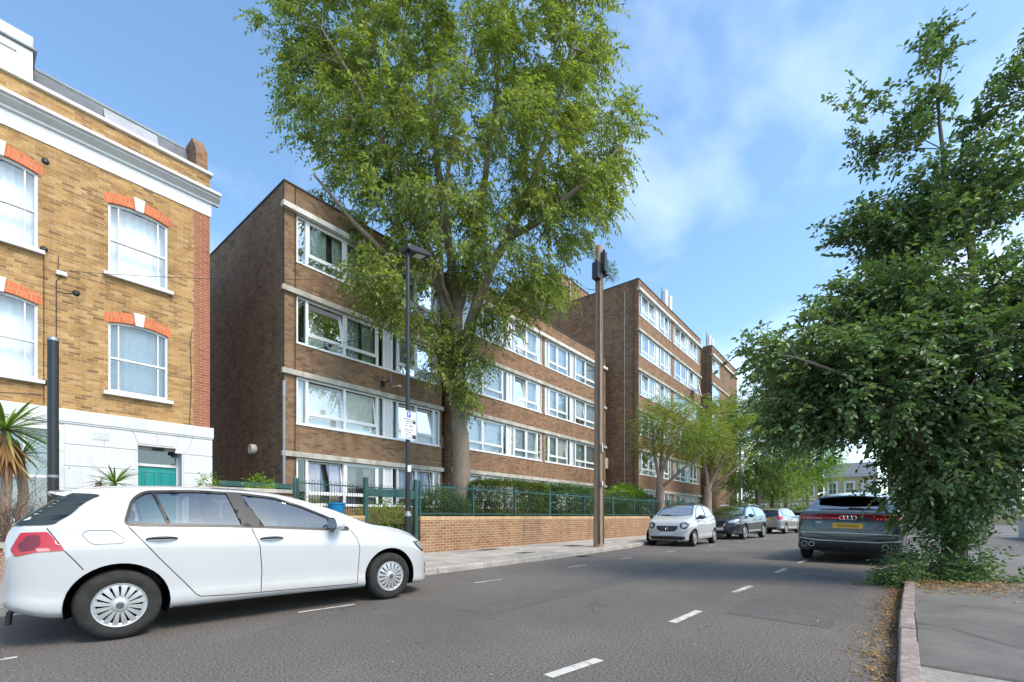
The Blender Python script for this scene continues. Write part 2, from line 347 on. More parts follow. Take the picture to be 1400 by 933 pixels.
def tarpatch(name, k):
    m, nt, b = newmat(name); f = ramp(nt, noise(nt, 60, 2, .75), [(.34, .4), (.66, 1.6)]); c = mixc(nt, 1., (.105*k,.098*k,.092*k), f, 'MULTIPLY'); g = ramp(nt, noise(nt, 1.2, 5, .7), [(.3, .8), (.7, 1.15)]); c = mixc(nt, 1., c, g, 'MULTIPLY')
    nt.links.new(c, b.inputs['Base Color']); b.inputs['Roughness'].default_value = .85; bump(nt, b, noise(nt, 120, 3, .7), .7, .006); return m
sheet('road_patch', [(5.2,.35),(9.6,.12),(9.7,1.02),(7.6,1.10),(7.58,1.22),(5.3,1.30)], .003, tarpatch('darker_tarmac_patch', .93))  # slightly darker strip of road surface along the right side
sheet('road_trench', [(3.6,3.25),(15.5,2.75),(15.5,3.15),(3.6,3.68)], .003, tarpatch('trench_tarmac', .95))
gb = MB(); gb.box(10.2, 10.62, 5.86, 6.2, .0, .007)
M['iron2'] = mk('gully_iron', (.07,.06,.05), .7, .3, 9)
t_ = thing('drain_grate', 'iron drain grate in the gutter before the white city car', 'drain grate', (10.4, 6.03, 0)); gb.build('frame', M['iron2'], t_)
for k in range(6): q_ = MB(); q_.box(10.24+k*.062, 10.27+k*.062, 5.9, 6.16, .0075, .016); q_.build('bar', M['iron2'], t_)
# painted marks
pm = MB()
def dash(x0, y0, x1, y1, wd, z=.004):
    a = Vector((x0,y0)); b = Vector((x1,y1)); t = (b-a).normalized(); n = Vector((-t.y,t.x))*wd/2
    pts = [a-n, b-n, b+n, a+n]; pm.add([(p.x, p.y, z) for p in pts], [(0,1,2,3)])
for a in [(2.47,1.695,3.0,1.60),(4.50,1.59,5.24,1.555),(6.82,1.55,7.6,1.50),(9.7,1.485,10.55,1.45),(12.05,1.39,13.05,1.35),(15.2,1.27,16.0,1.22),(18.2,1.12,19.0,1.07),(21.4,.95,22.2,.9)]: dash(*a, .085)
for a in [(-.3,5.05,.3,5.02),(2.38,4.95,3.03,4.88),(5.21,4.98,5.78,4.90),(8.0,4.98,8.62,4.91),(10.3,4.95,10.9,4.90),(13.25,4.86,13.9,4.80),(17,4.7,17.6,4.65),(20.3,4.5,20.9,4.45),(24,4.2,24.6,4.1)]: dash(*a, .055)
tag(pm.build('road_markings', M['roadpaint']), kind='structure')
# raised garden ground behind the retaining wall, low garden by the house
g = MB(); g.box(7.9, 60, 9.38, 15.2, -.02, .84); tag(g.build('garden_terrace', M['soil']), kind='structure')
g = MB(); g.box(-12, 7.86, 9.45, 16, -.02, .16); tag(g.build('front_garden_ground', M['soil']), kind='structure')
def gp(px, py, h=.104):
    z = FPX*(EYE-h)/(py-HY); r = (px-CX)/FPX*z; return (z*CA+r*SA, z*SA-r*CA)
M['slab'] = mk('pale_concrete_slab', (.27,.25,.225), .9, .22, 2.5, fine=.3, bscale=70); M['seam_d'] = mk('dark_joint', (.03,.028,.025), .95, .2)
sheet('footway_patch_near', [gp(1252,911),gp(1400,936),gp(1500,960),gp(1500,1100),gp(1256,1100)], .108, M['slab'])
fj = MB()
def seam(pts, wd):
    for a_, b_ in zip(pts, pts[1:]):
        a, b = Vector(a_), Vector(b_); t = (b-a).normalized(); n = Vector((-t.y, t.x))*wd/2; q = [a-n, b-n, b+n, a+n]; fj.add([(p.x, p.y, .112) for p in q], [(0,1,2,3)])
seam([gp(1252,909),gp(1320,921),gp(1400,934),gp(1500,958)], .012); seam([gp(1251,852),gp(1300,860),gp(1390,886),gp(1500,905)], .009); seam([gp(1253,880),gp(1252,850)], .02)
tag(fj.build('footway_joints', M['seam_d']), kind='structure')
# inspection covers in the left pavement
M['iron'] = mk('cast_iron', (.10,.085,.07), .75, .3, 8, bmp=.5, bscale=50)
for i, (x, y, sx, sy, lab) in enumerate([(12.5,7.6,.34,.26,'rusty iron inspection cover set in the flagstones beside the wooden pole'),(9.3,7.1,.28,.2,'small worn inspection cover in the flagstones near the kerb'),(9.6,8.6,.42,.25,'dark rectangular inspection cover in the pavement below the brick wall')]):
    t_ = thing('inspection_cover', lab, 'inspection cover', (x, y, .108), group='inspection covers in the left pavement')
    b = MB(); b.box(x-sx, x+sx, y-sy, y+sy, .1085, .113); b.build('frame', M['concrete'], t_)
    b = MB(); b.box(x-sx+.03, x+sx-.03, y-sy+.03, y+sy-.03, .113, .117)
    for k in range(5): b.box(x-sx+.06, x+sx-.06, y-sy+.05+k*(2*sy-.12)/5, y-sy+.07+k*(2*sy-.12)/5, .117, .120)
    b.build('lid', M['iron'], t_)
# ------------------------------------------------------------------ walls and windows
def facade(b, x0, x1, z0, z1, yf, depth, holes):
    """front sheet facing -y with rectangular openings and their reveals"""
    xs = sorted({x0, x1, *[h[0] for h in holes], *[h[1] for h in holes]}); zs = sorted({z0, z1, *[h[2] for h in holes], *[h[3] for h in holes]})
    for xa, xb in zip(xs, xs[1:]):
        for za, zb in zip(zs, zs[1:]):
            cx, cz = (xa+xb)/2, (za+zb)/2
            if any(h[0] < cx < h[1] and h[2] < cz < h[3] for h in holes): continue
            b.add([(xa,yf,za),(xb,yf,za),(xb,yf,zb),(xa,yf,zb)], [(0,1,2,3)])
    for hx0, hx1, hz0, hz1 in holes:
        yb = yf+depth
        b.add([(hx0,yf,hz0),(hx1,yf,hz0),(hx1,yf,hz1),(hx0,yf,hz1),(hx0,yb,hz0),(hx1,yb,hz0),(hx1,yb,hz1),(hx0,yb,hz1)], [(0,4,5,1),(1,5,6,2),(2,6,7,3),(3,7,4,0)])
def pleats(b, x0, x1, z0, z1, y, amp=.025, period=.12, seed=0):
    rr = random.Random(seed); n = max(4, int((x1-x0)/.03)); ph = rr.uniform(0, 6)
    xs = [x0+(x1-x0)*i/n for i in range(n+1)]
    ys = [y+amp*math.sin(x/period*6.28+ph+1.3*math.sin(x*5+ph)) for x in xs]
    o = [(x, yy, z0) for x, yy in zip(xs, ys)]+[(x, yy*1, z1) for x, yy in zip(xs, ys)]
    b.add(o, [(i, i+1, n+1+i+1, n+1+i) for i in range(n)])
def rect_frame(b, x0, x1, z0, z1, y0, y1, t):
    b.box(x0, x1, y0, y1, z0, z0+t); b.box(x0, x1, y0, y1, z1-t, z1); b.box(x0, x0+t, y0, y1, z0+t, z1-t); b.box(x1-t, x1, y0, y1, z0+t, z1-t)
def strip_window(parent, segs, yf, z0, z1, seed, curtain, opens=()):
    """a long uPVC strip window. segs: (kind, x0, x1), kind n narrow light, b big light over a hopper, p blank panel"""
    X0, X1 = segs[0][1], segs[-1][2]; yo, yi = yf+.025, yf+.10; t = .06
    fr = MB(); rect_frame(fr, X0, X1, z0, z1, yo, yi, t)
    fr.box(X0-.02, X1+.02, yf-.03, yo, z0-.03, z0+.018)            # sill
    for (k, a, b_), (k2, a2, b2) in zip(segs, segs[1:]): fr.box(b_-.045, a2+.045, yo-.008, yi, z0+t, z1-t)
    gl = MB(); pn = MB(); cu = MB(); sashes = []; cus = []; zt = z0+(z1-z0)*.24; op = 0; nb = 0
    rr = random.Random(seed)
    for i, (k, a, b_) in enumerate(segs):
        a_ = a+(.05 if i == 0 else .045); b2 = b_-(.05 if i == len(segs)-1 else .045)
        if k == 'p': pn.box(a_, b2, yo+.02, yi, z0+t, z1-t)
        elif k == 'n':
            gl.add([(a_,yo+.035,z0+t),(b2,yo+.035,z0+t),(b2,yo+.035,z1-t),(a_,yo+.035,z1-t)], [(0,1,2,3)])
        else:
            fr.box(a_, b2, yo-.004, yi, zt-.03, zt+.03)
            gl.add([(a_,yo+.035,z0+t),(b2,yo+.035,z0+t),(b2,yo+.035,zt-.03),(a_,yo+.035,zt-.03)], [(0,1,2,3)])
            s0, s1, q0, q1 = a_+.004, b2-.004, zt+.034, z1-t-.004; w_ = .045
            ang = R(9) if nb in opens else 0; nb += 1
            sb = MB(); rect_frame(sb, s0, s1, q0, q1, yo-.006, yo+.04, w_)
            gb = [(s0+w_,yo+.02,q0+w_),(s1-w_,yo+.02,q0+w_),(s1-w_,yo+.02,q1-w_),(s0+w_,yo+.02,q1-w_)]
            def tl(p): d_ = p[2]-q0; return (p[0], p[1]+d_*math.sin(ang), q0+d_*math.cos(ang))
            s1_ = MB(); s1_.add([tl(p) for p in sb.v], sb.f); sashes.append(s1_); gl.add([tl(p) for p in gb], [(0,1,2,3)])
        if k != 'p' and curtain:
            if curtain in ('net', 'cream_net'): pleats(cu, a_-.03, b2+.03, z0+t, z1-t, yf+.21, .015, .09, seed+i)
            elif k == 'b':
                wd = b2-a_; f1 = rr.uniform(.35, .6); f2 = rr.uniform(.25, .42)
                c1 = MB(); c2 = MB(); pleats(c1, a_-.05, a_+wd*f1, z0+.02, z1, yf+.24, .03, .13, seed+i); pleats(c2, b2-wd*f2, b2+.05, z0+.02, z1, yf+.24, .03, .13, seed+i+9); cus += [c1, c2]
    f = fr.build('window', M['upvc'], parent)
    for s1_ in sashes: s1_.build('opening_sash', M['upvc'], f)
    for s1_ in cus: s1_.build('curtain', M[curtain if curtain in M else 'net'], f, smooth=True)
    gl.build('pane', M['pane'], f)
    if pn.v: pn.build('blank_panel', M['panel'], f)
    if cu.v: cu.build('curtain', M[curtain if curtain in M else 'net'], f, smooth=True)
    return f
def segs(*xs): return [(k, a, b) for k, a, b in xs]
def pattern(x0, x1):
    """narrow, big, big, narrow, panel, narrow, big, big, narrow spread over a bay"""
    fr = [('n',.07),('b',.20),('b',.19),('n',.055),('p',.06),('n',.055),('b',.14),('b',.15),('n',.08)]
    s = sum(f for _, f in fr); o = []; x = x0
    for k, f in fr:
        e = x+(x1-x0)*f/s; o.append((k, x, e)); x = e
    return o
def block_section(T, x0, x1, yf, depth, bands, top, bays, mat, win_h=1.52, curt=None, opens=None, seed=0, side_vis=True, band_over=(.1, .05), zb=0, shade=.0):
    """brick block: spandrels, concrete ledges over every window strip, flat roof"""
    b = MB(); holes = []
    for k, zt in enumerate(bands):
        for bay in bays: holes.append((bay[0][1], bay[-1][2], zt-.17-win_h, zt-.17))
    facade(b, x0, x1, zb, top, yf, .45, holes)
    yb = yf+depth
    b.add([(x0,yf,zb),(x0,yb,zb),(x0,yb,top),(x0,yf,top)], [(0,1,2,3)]); b.add([(x1,yf,zb),(x1,yb,zb),(x1,yb,top),(x1,yf,top)], [(0,1,2,3)])
    b.add([(x0,yb,zb),(x1,yb,zb),(x1,yb,top),(x0,yb,top)], [(0,1,2,3)]); b.add([(x0,yf,top),(x1,yf,top),(x1,yb,top),(x0,yb,top)], [(0,1,2,3)])
    b.build('brick_wall', mat, T)
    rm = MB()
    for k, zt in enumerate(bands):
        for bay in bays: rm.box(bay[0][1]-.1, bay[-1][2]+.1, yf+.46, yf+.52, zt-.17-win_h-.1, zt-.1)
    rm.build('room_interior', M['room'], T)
    cp = MB(); cp.box(x0-.03, x1+.03, yf-.035, yf+.3, top+.002, top+.055); cp.box(x0-.03, x0+.27, yf+.3, yb, top+.002, top+.055); cp.box(x1-.27, x1+.03, yf+.3, yb, top+.002, top+.055); cp.build('roof_coping', M['coping'], T, bevel=.008)
    for k, zt in enumerate(bands):
        c = MB(); last = k == len(bands)-1
        c.box(x0-band_over[0], x1+band_over[1], yf-(.16 if last else .10), yf+.002+.03, zt-.17+.0, zt); c.build('concrete_ledge', M['concrete_w'] if last else M['concrete'], T, bevel=.012)
        for j, bay in enumerate(bays):
            strip_window(T, bay, yf, zt-.17-win_h, zt-.172, seed+k*17+j*5, (curt or {}).get((k, j), 'net'), (opens or {}).get((k, j), ()))
B4 = [3.12, 5.72, 8.32, 10.92]
T = thing('apartment_block', 'dark brown brick four-storey flats with white strip windows behind the big tree', 'building', (6.54, 14.5, 0))
bayL = segs(('n',6.92,7.27),('b',7.27,8.62),('b',8.62,9.95),('n',9.95,10.24),('p',10.24,10.59),('n',10.59,10.86),('b',10.86,11.77),('b',11.77,12.69),('n',12.69,13.03))
block_section(T, 6.54, 13.13, 14.5, 11, B4, 11.6, [bayL], M['flat'], curt={(0,0):'mauve',(1,0):'cream_net',(2,0):'sage',(3,0):'sage'}, opens={(0,0):(0,2,3),(1,0):(0,1,2,3),(2,0):(0,3),(3,0):()}, seed=3)
bay1 = segs(('n',13.75,14.05),('b',14.05,15.3),('b',15.3,16.71),('n',16.71,17.04),('p',17.04,17.34),('n',17.34,17.6),('b',17.6,18.61),('b',18.61,19.58),('n',19.58,19.98))
bay2 = segs(('n',20.26,20.66),('b',20.66,21.5),('b',21.5,22.56),('n',22.56,22.9),('p',22.9,23.2),('n',23.2,23.47),('b',23.47,24.68),('b',24.68,26.05),('n',26.05,26.61))
block_section(T, 13.42, 27.3, 14.1, 11.4, B4, 11.6, [bay1, bay2], M['flat2'], curt={(1,1):'cream_net',(0,0):'cream_net'}, opens={(3,0):(2,),(2,0):(2,),(2,1):(2,),(1,1):(1,),(3,1):(),(0,0):(0,)}, seed=40)
b = MB(); b.box(13.13, 13.42, 14.9, 25, 0, 11.55); b.build('recess_wall', M['flat'], T)
b = MB(); b.tube([(13.3,14.75,.8),(13.3,14.75,3.9)], .05, 8); b.tube([(13.3,14.75,3.9),(13.3,14.75,11.4)], .045, 8); b.box(13.2,13.4,14.66,14.8,4.0,4.5); b.build('downpipe', M['grey_metal'], T)
b = MB(); b.tube([(6.50,14.44,.2),(6.50,14.44,4.8)], .05, 8); b.tube([(6.50,14.44,4.8),(6.51,14.45,5.3)], .06, 8); b.build('downpipe', M['grey_metal'], T)
xs0, xs1 = onY(535.5, 14.52), onY(541, 14.52); b = MB(); rs = random.Random(4)
for i in range(9):
    za = hgt(538, 459+i*3.4, 14.52); w_ = (xs1-xs0)*rs.uniform(.35, .95); xa = xs0+(xs1-xs0-w_)*rs.random(); b.box(xa, xa+w_, 14.531, 14.534, za-.03, za+rs.uniform(-.01, .012)); b.box(xa+w_*.3, xa+w_*.5, 14.531, 14.534, za-.075, za-.031)
b.build('window_sticker', M['coping'], T)
# thin cables down the corner of the block
b = MB(); b.tube([(6.47,14.46,5.3),(6.49,14.47,11.5)], .012, 5); b.tube([(6.86,14.47,.9),(6.87,14.47,11.6)], .01, 5); b.build('cable', M['black'], T)
M['flue'] = mk('flue_plastic', (.70,.66,.56), .5, .1)
b = MB(); b.lathe([(.0,0),(.16,0),(.17,.03),(.17,.16),(.13,.2),(0,.2)], 16, (6.33,16.6,3.35), 'x'); b.build('extractor_vent', M['flue'], T, smooth=True, auto=True)
# tall block
BT = [2.88, 5.48, 8.07, 10.67, 13.26, 15.86]
T2 = thing('apartment_block', 'taller brown brick block standing forward beyond the wooden pole with phone masts on its roof', 'building', (27.91, 12.06, 0))
ub1 = pattern(28.05, 33.85); ub2 = pattern(34.3, 40.6)
block_section(T2, 27.91, 41.1, 12.06, 14, BT, 16.45, [ub1, ub2], M['flat2'], curt={(4,1):None,(2,0):'net',(3,0):'cream_net'}, opens={(5,0):(0,1,3),(5,1):(0,1,2,3),(3,0):(0,2),(4,1):(2,)}, seed=90)
b = MB(); b.box(27.45, 27.9, 14.2, 14.75, 4.62-.35, 4.62+.36)
b.build('wall_cabinet', M['flue'], T2, bevel=.02, label='cream box fixed to the side wall')
b = MB(); b.box(27.6, 27.9, 13.1, 13.4, 2.6, 2.85); b.build('vent_box', M['lightgrey'], T2)
b = MB(); b.tube([(27.88,12.35,.8),(27.88,12.35,16.4)], .04, 6); b.build('downpipe', M['coping'], T2)
b = MB(); b.tube([(27.86,13.0,.8),(27.86,13.0,15.9)], .012, 5); b.build('cable', M['lightgrey'], T2)
# the mid step of the tall block's side wall behind the near block, and the stair tower
T3 = thing('stair_tower', 'plain brick tower rising behind the near flats partly hidden by the tree', 'tower', (0, 20.5, 0))
xt = onY(768, 20.5); T3.location = (xt, 20.5, 0); zt = hgt(768, 375, 20.5)
b = MB(); b.box(xt, xt+14, 20.5, 32, 10, zt); b.build('brick_wall', M['flat2'], T3)
b = MB(); b.box(xt-.05, xt+14.05, 20.45, 32.05, zt+.002, zt+.08); b.build('roof_coping', M['coping'], T3)
b = MB(); b.box(xt-.04, xt-.003, 21.2, 21.9, zt-3.0, zt-1.9); b.build('louvre', M['lightgrey'], T3)
b = MB(); b.tube([(xt+1.2,20.42,zt-4.5),(xt+1.2,20.42,zt-.1)], .05, 6); b.build('conduit', M['lightgrey'], T3)
# further block with the narrow windows
X4 = 43.4
T4 = thing('apartment_block', 'far brick block with one narrow window column beyond the tall block', 'building', (X4, 11.75, 0))
nb = segs(('b', X4+.15, X4+2.6),)
def one(x0, x1): return [('b', x0, (x0+x1)/2), ('n', (x0+x1)/2, x1)]
block_section(T4, X4, X4+9.4, 11.75, 12, [10.67,13.26,15.86], 16.6, [one(X4+.2, X4+2.7)], M['flat'], seed=150, opens={(2,0):(0,)})
b = MB(); b.box(X4+.05, X4+9.3, 11.8, 23, 0, 8.5); b.build('lower_storeys', M['flat'], T4)
# phone masts
def mast(x, y, z, lab, n=2):
    t_ = thing('phone_mast', lab, 'antenna', (x, y, z), group='phone masts on the flat roofs')
    p = MB(); p.tube([(x,y,z),(x,y,z+2.3)], .05, 8); p.tube([(x,y,z+.6),(x+.9,y,z+.6)], .03, 6); p.tube([(x+.9,y,z-.0),(x+.9,y,z+1.9)], .05, 8); p.build('pole', M['grey_metal'], t_)
    for k in range(n):
        q = MB(); q.box(x-.1+k*.95, x+.35+k*.95, y-.35, y-.1, z+.45-k*.3, z+2.0-k*.1); q.build('antenna_panel', M['upvc'], t_, bevel=.05)
mast(onY(905, 13.0), 13.0, 16.5, 'white phone mast panels on the roof edge of the tall block')
mast(onY(966, 13.0), 13.0, 16.7, 'paler phone mast panels above the far block with the narrow windows')
# satellite dishes
def dish(p, lab, rad, aim, m):
    t_ = thing('satellite_dish', lab, 'satellite dish', p, group='satellite dishes on the flats', local=True)
    a = Vector(aim).normalized(); q = a.to_track_quat('Z', 'Y').to_matrix().to_4x4()
    d = MB(); prof = [(r*rad, .18*rad*r*r) for r in (0, .25, .5, .75, 1)]; d.lathe(prof, 20); d.lathe([(rad, .18*rad), (rad*1.03, .18*rad-.01), (rad*.75, .08*rad)], 20)
    d.v = [tuple(q @ Vector(v)) for v in d.v]; d.build('dish', m, t_, smooth=True)
    arm = MB(); e = q @ Vector((0, -rad*.9, rad*1.1)); s0 = q @ Vector((0, -rad*.9, .1*rad)); arm.tube([s0, e], .012, 6); arm.lathe([(0,0),(.035,0),(.035,.1),(0,.1)], 8, tuple(e), 'x'); arm.build('receiver_arm', M['lightgrey'], t_)
    br = MB(); br.tube([(0,0,0),(0,.3,-.06),(0,.42,-.06)], .02, 6); br.box(-.06,.06,.38,.42,-.16,.04); br.build('bracket', M['black'], t_)
dish((onY(532, 14.05), 14.05, hgt(532, 520, 14.05)), 'small grey satellite dish on the brick between the windows by the street lamp', .27, (.9,-.5,.25), M['grey_metal'])
dish((onY(955, 11.55), 11.55, hgt(955, 533, 11.55)), 'large white satellite dish at the far corner of the tall block', .62, (.2,-1,.2), M['lightgrey'])
# ------------------------------------------------------------------ the Victorian house
HYF = 14.6; HX1 = 4.53; HX0 = -5.5
HT = thing('terraced_house', 'three-storey yellow brick house with white render ground floor and teal door at the left edge', 'house', (HX1, HYF, 0))
wins = [(2.37, 3.57, 4.12, 5.90), (2.37, 3.57, 7.02, 8.82), (.0, 1.19, 4.12, 5.90), (.0, 1.19, 7.02, 8.82), (-2.5, -1.3, 4.12, 5.90), (-2.5,-1.3,7.02,8.82)]
b = MB(); facade(b, HX0, HX1-.38, 3.3, 10.62, HYF, .11, wins)
b.build('brick_wall', M['stock'], HT)
b = MB(); b.box(HX1-.38, HX1, HYF, HYF+8, 3.3, 9.6); b.build('red_quoin', M['quoin'], HT)
b = MB(); b.box(HX1-.38, HX1, HYF, HYF+8, 9.6, 10.62); b.build('parapet_end', M['stock'], HT)
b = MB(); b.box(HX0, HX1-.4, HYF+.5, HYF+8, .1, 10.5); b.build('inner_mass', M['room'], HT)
def sash_window(x0, x1, z0, z1, parent, curtain=True, seed=0, arch=.10):
    """sliding sash with narrow margin lights, arched head"""
    y0, y1 = HYF+.06, HYF+.12; t = .055; n = 12; w_ = x1-x0; zm = (z0+z1)/2-.05
    def top(x): u = (x-x0)/w_*2-1; return z1-arch*u*u
    f = MB(); f.box(x0, x0+t, y0, y1, z0, top(x0)+.0); f.box(x1-t, x1, y0, y1, z0, top(x1)); f.box(x0+t, x1-t, y0, y1, z0, z0+.07)
    for i in range(n):
        a = x0+w_*i/n; c = x0+w_*(i+1)/n; f.prism([(a, top(a)-.06), (c, top(c)-.06), (c, top(c)), (a, top(a))], y0-.002, y1)
    f.box(x0+t, x1-t, y0-.012, y1, zm-.025, zm+.025)
    for u in (.17, .83):
        xc = x0+w_*u; f.box(xc-.014, xc+.014, y0+.006, y1, z0+.07, zm-.025); f.box(xc-.014, xc+.014, y0+.006, y1, zm+.025, top(xc)-.05)
    f.box(x0-.01, x0+.03, y0-.02, y0, z0, z1-arch-.02); f.box(x1-.03, x1+.01, y0-.02, y0, z0, z1-arch-.02)
    o = f.build('window', M['whitepaint'], parent)
    g_ = MB(); g_.add([(x0+t,y0+.04,z0+.05),(x1-t,y0+.04,z0+.05),(x1-t,y0+.04,z1-.04),(x0+t,y0+.04,z1-.04)], [(0,1,2,3)]); g_.build('pane', M['pane'], o)
    if curtain:
        c = MB(); pleats(c, x0, x1, z0, z1, HYF+.32, .02, .16, seed); c.build('curtain', M['net'], o, smooth=True)
    s_ = MB(); s_.prism([(HYF-.11, z0-.10), (HYF-.11, z0-.02), (HYF+.06, z0+.006), (HYF+.06, z0-.10)], x0-.1, x1+.1, 'x'); s_.build('sill', M['whitepaint'], o, bevel=.006)
    # brick arch and keystone; the lower edge follows the arched head
    e = .13
    for (ua, ub) in ((-1.12, -.13), (.13, 1.12)):
        m_ = 8; ar = MB()
        for i in range(m_):
            p = ua+(ub-ua)*i/m_; q = ua+(ub-ua)*(i+1)/m_
            def xz(u, up): xx = (x0+x1)/2+u*w_/2; k = min(1, abs(u)); return (xx, z1-arch*k*k+(0 if not up else .24+.02*(1-k)))
            ar.prism([xz(p, 0), xz(q, 0), xz(q, 1), xz(p, 1)], HYF-.004, HYF+.11)
        ar.build('brick_arch', M['redarch'], o)
    kx = (x0+x1)/2; k_ = MB(); k_.prism([(kx-.08, z1-.03), (kx+.08, z1-.03), (kx+.115, z1+.29), (kx-.115, z1+.29)], HYF-.035, HYF+.1); k_.build('keystone', M['whitepaint'], o, bevel=.006)
    return o
for i, (a, c, d, e) in enumerate(wins[:4]): sash_window(a, c, d, e, HT, True, i*3)
# rendered ground floor with sunk joints, window and recessed doorway
gw = (-.55, 1.52, .95, 3.02); dw = (2.93, 3.86, .2, 2.86)
b = MB(); facade(b, HX0, HX1+.03, .1, 3.24, HYF-.05, .4, [gw, dw]); b.add([(HX1+.03,HYF-.05,.1),(HX1+.03,HYF+8,.1),(HX1+.03,HYF+8,3.24),(HX1+.03,HYF-.05,3.24)], [(0,1,2,3)])
for z in (.62, 1.14, 1.66, 2.18, 2.70):
    for (a, c) in ((1.55, 2.9), (3.89, HX1+.03)):
        pass
b.build('rendered_wall', M['render'], HT)
# drafted blocks stand 12 mm proud with gaps between them
b = MB(); zz = [.14, .66, 1.18, 1.70, 2.22, 2.72]
for z0, z1 in zip(zz, zz[1:]):
    for (a, c) in ((1.60, 2.88), (3.90, HX1+.042)): b.box(a, c, HYF-.064, HYF-.051, z0+.012, z1-.012)
z0, z1 = 2.734, 3.22
for xa, xb, ska, skb in ((1.60, 2.28, .0, .0), (2.29, 2.80, 0, .12), (2.82, 3.28, .12, .05), (3.30, 3.78, .05, -.1), (3.80, 4.1, -.1, -.14), (4.12, 4.572, -.14, 0)):
    b.prism([(xa+ska, z0 if not (xa > 2.8 and xb < 3.95) else 2.90), (xb+skb, z0 if not (xa > 2.8 and xb < 3.95) else 2.90), (xb-.0, z1), (xa, z1)], HYF-.064, HYF-.051)
b.build('rusticated_block', M['render'], HT, bevel=.004)
b = MB(); b.box(HX0, HX1+.07, HYF-.10, HYF+.02, 3.24, 3.53); b.box(HX0, HX1+.06, HYF-.085, HYF-.051, 3.20, 3.24); b.build('string_course', M['render'], HT, bevel=.01)
# ground floor window
f = MB(); x0, x1, z0, z1 = gw; y0, y1 = HYF+.05, HYF+.12
rect_frame(f, x0, x1, z0, z1, y0, y1, .07)
for u in (.0, ): f.box(x0+.07, x1-.07, y0-.01, y1, 1.93, 1.99)
for xc in (.98, .05): f.box(xc-.02, xc+.02, y0-.004, y1, z0+.07, z1-.07)
o = f.build('window', M['whitepaint'], HT); q = MB(); q.add([(x0,y0+.04,z0),(x1,y0+.04,z0),(x1,y0+.04,z1),(x0,y0+.04,z1)], [(0,1,2,3)]); q.build('pane', M['pane'], o)
q = MB(); pleats(q, x0, x1, z0, z1, HYF+.35, .02, .2, 5); q.build('curtain', M['net'], o, smooth=True)
# door
f = MB(); y0 = HYF+.22
f.box(2.93, 2.99, y0, y0+.1, .2, 2.86); f.box(3.80, 3.86, y0, y0+.1, .2, 2.86); f.box(2.99, 3.80, y0, y0+.1, 2.80, 2.86); f.box(2.99, 3.80, y0-.01, y0+.1, 2.36, 2.43)
o = f.build('door_frame', M['whitepaint'], HT, bevel=.005)
q = MB(); q.add([(2.99,y0+.05,2.43),(3.8,y0+.05,2.43),(3.8,y0+.05,2.8),(2.99,y0+.05,2.8)], [(0,1,2,3)]); q.build('fanlight', M['pane'], o)
q = MB(); q.box(2.995, 3.795, y0+.03, y0+.07, .22, 2.355)
for (a, c) in ((3.07, 3.36), (3.43, 3.72)):
    for (p_, r_) in ((.45, 1.15), (1.28, 2.24)): rect_frame(q, a, c, p_, r_, y0+.018, y0+.03, .03); q.box(a+.05, c-.05, y0+.012, y0+.03, p_+.05, r_-.05)
d_ = q.build('door', M['teal'], HT, bevel=.004)
q = MB(); q.lathe([(0,-.05),(.025,-.05),(.03,-.03),(.012,-.02),(.012,0)], 12, (3.71, y0+.02, 1.2), 'y'); q.box(3.5,3.66,y0,y0+.018,1.66,1.70); q.build('door_handle', M['grey_metal'], d_)
q = MB(); q.box(3.27, 3.53, HYF+.12, HYF+.22, 2.80, 2.84); q.build('porch_light', M['black'], HT, bevel=.01)
q = MB(); q.box(3.86-.12,3.86-.06,HYF+.1,HYF+.18,2.66,2.74); q.build('camera_fitting', M['black'], HT)
q = MB()
for i in range(5): q.box(2.10, 2.36, HYF-.078, HYF-.064, 2.91+i*.036, 2.93+i*.036)
q.box(2.085,2.375,HYF-.072,HYF-.064,2.89,3.11); q.build('air_brick', M['render'], HT)
# cornice and parapet
q = MB(); prof = [(HYF+.02, 9.47), (HYF-.02, 9.47), (HYF-.02, 9.80), (HYF-.07, 9.83), (HYF-.07, 9.88), (HYF-.20, 9.98), (HYF-.20, 10.02), (HYF-.27, 10.04), (HYF-.27, 10.11), (HYF+.02, 10.15)]
q.prism(prof, HX0, HX1+.03, 'x'); q.prism([(9, 9)]*0 or [(HYF+.02, 9.83), (HYF-.07, 9.83), (HYF-.07, 9.88), (HYF-.20, 9.98), (HYF-.20, 10.02), (HYF-.27, 10.04), (HYF-.27, 10.11), (HYF+.02, 10.15)], HX1+.03, HX1+.2, 'x'); q.build('cornice', M['whitepaint'], HT)
q = MB(); q.box(HX0, HX1+.06, HYF-.07, HYF+.28, 10.62, 10.70); q.build('parapet_coping', M['whitepaint'], HT, bevel=.008)
q = MB(); q.prism([(HYF+.3, 10.55), (HYF+.9, 11.62), (HYF+4, 11.9), (HYF+4, 10.5)], 1.15, HX1-.32, 'x'); rf = q.build('roof', M['slate'], HT)
q = MB(); q.prism([(HYF+.46,10.87),(HYF+.80,11.47),(HYF+.77,11.49),(HYF+.43,10.89)], 2.4, 3.5, 'x'); q.build('rooflight', M['lead'], rf)
q = MB(); q.tube([(1.2,HYF+.9,11.63),(HX1-.35,HYF+.9,11.63)], .04, 6); q.build('ridge_roll', M['lead'], rf)
q = MB(); q.prism([(HYF+.1, 10.4), (HYF+.12, 11.30), (HYF+.45, 11.75), (HYF+.95, 11.75), (HYF+3, 11.0), (HYF+3, 10.4)], HX1-.3, HX1-.02, 'x'); q.build('party_wall', M['flat2'], HT)
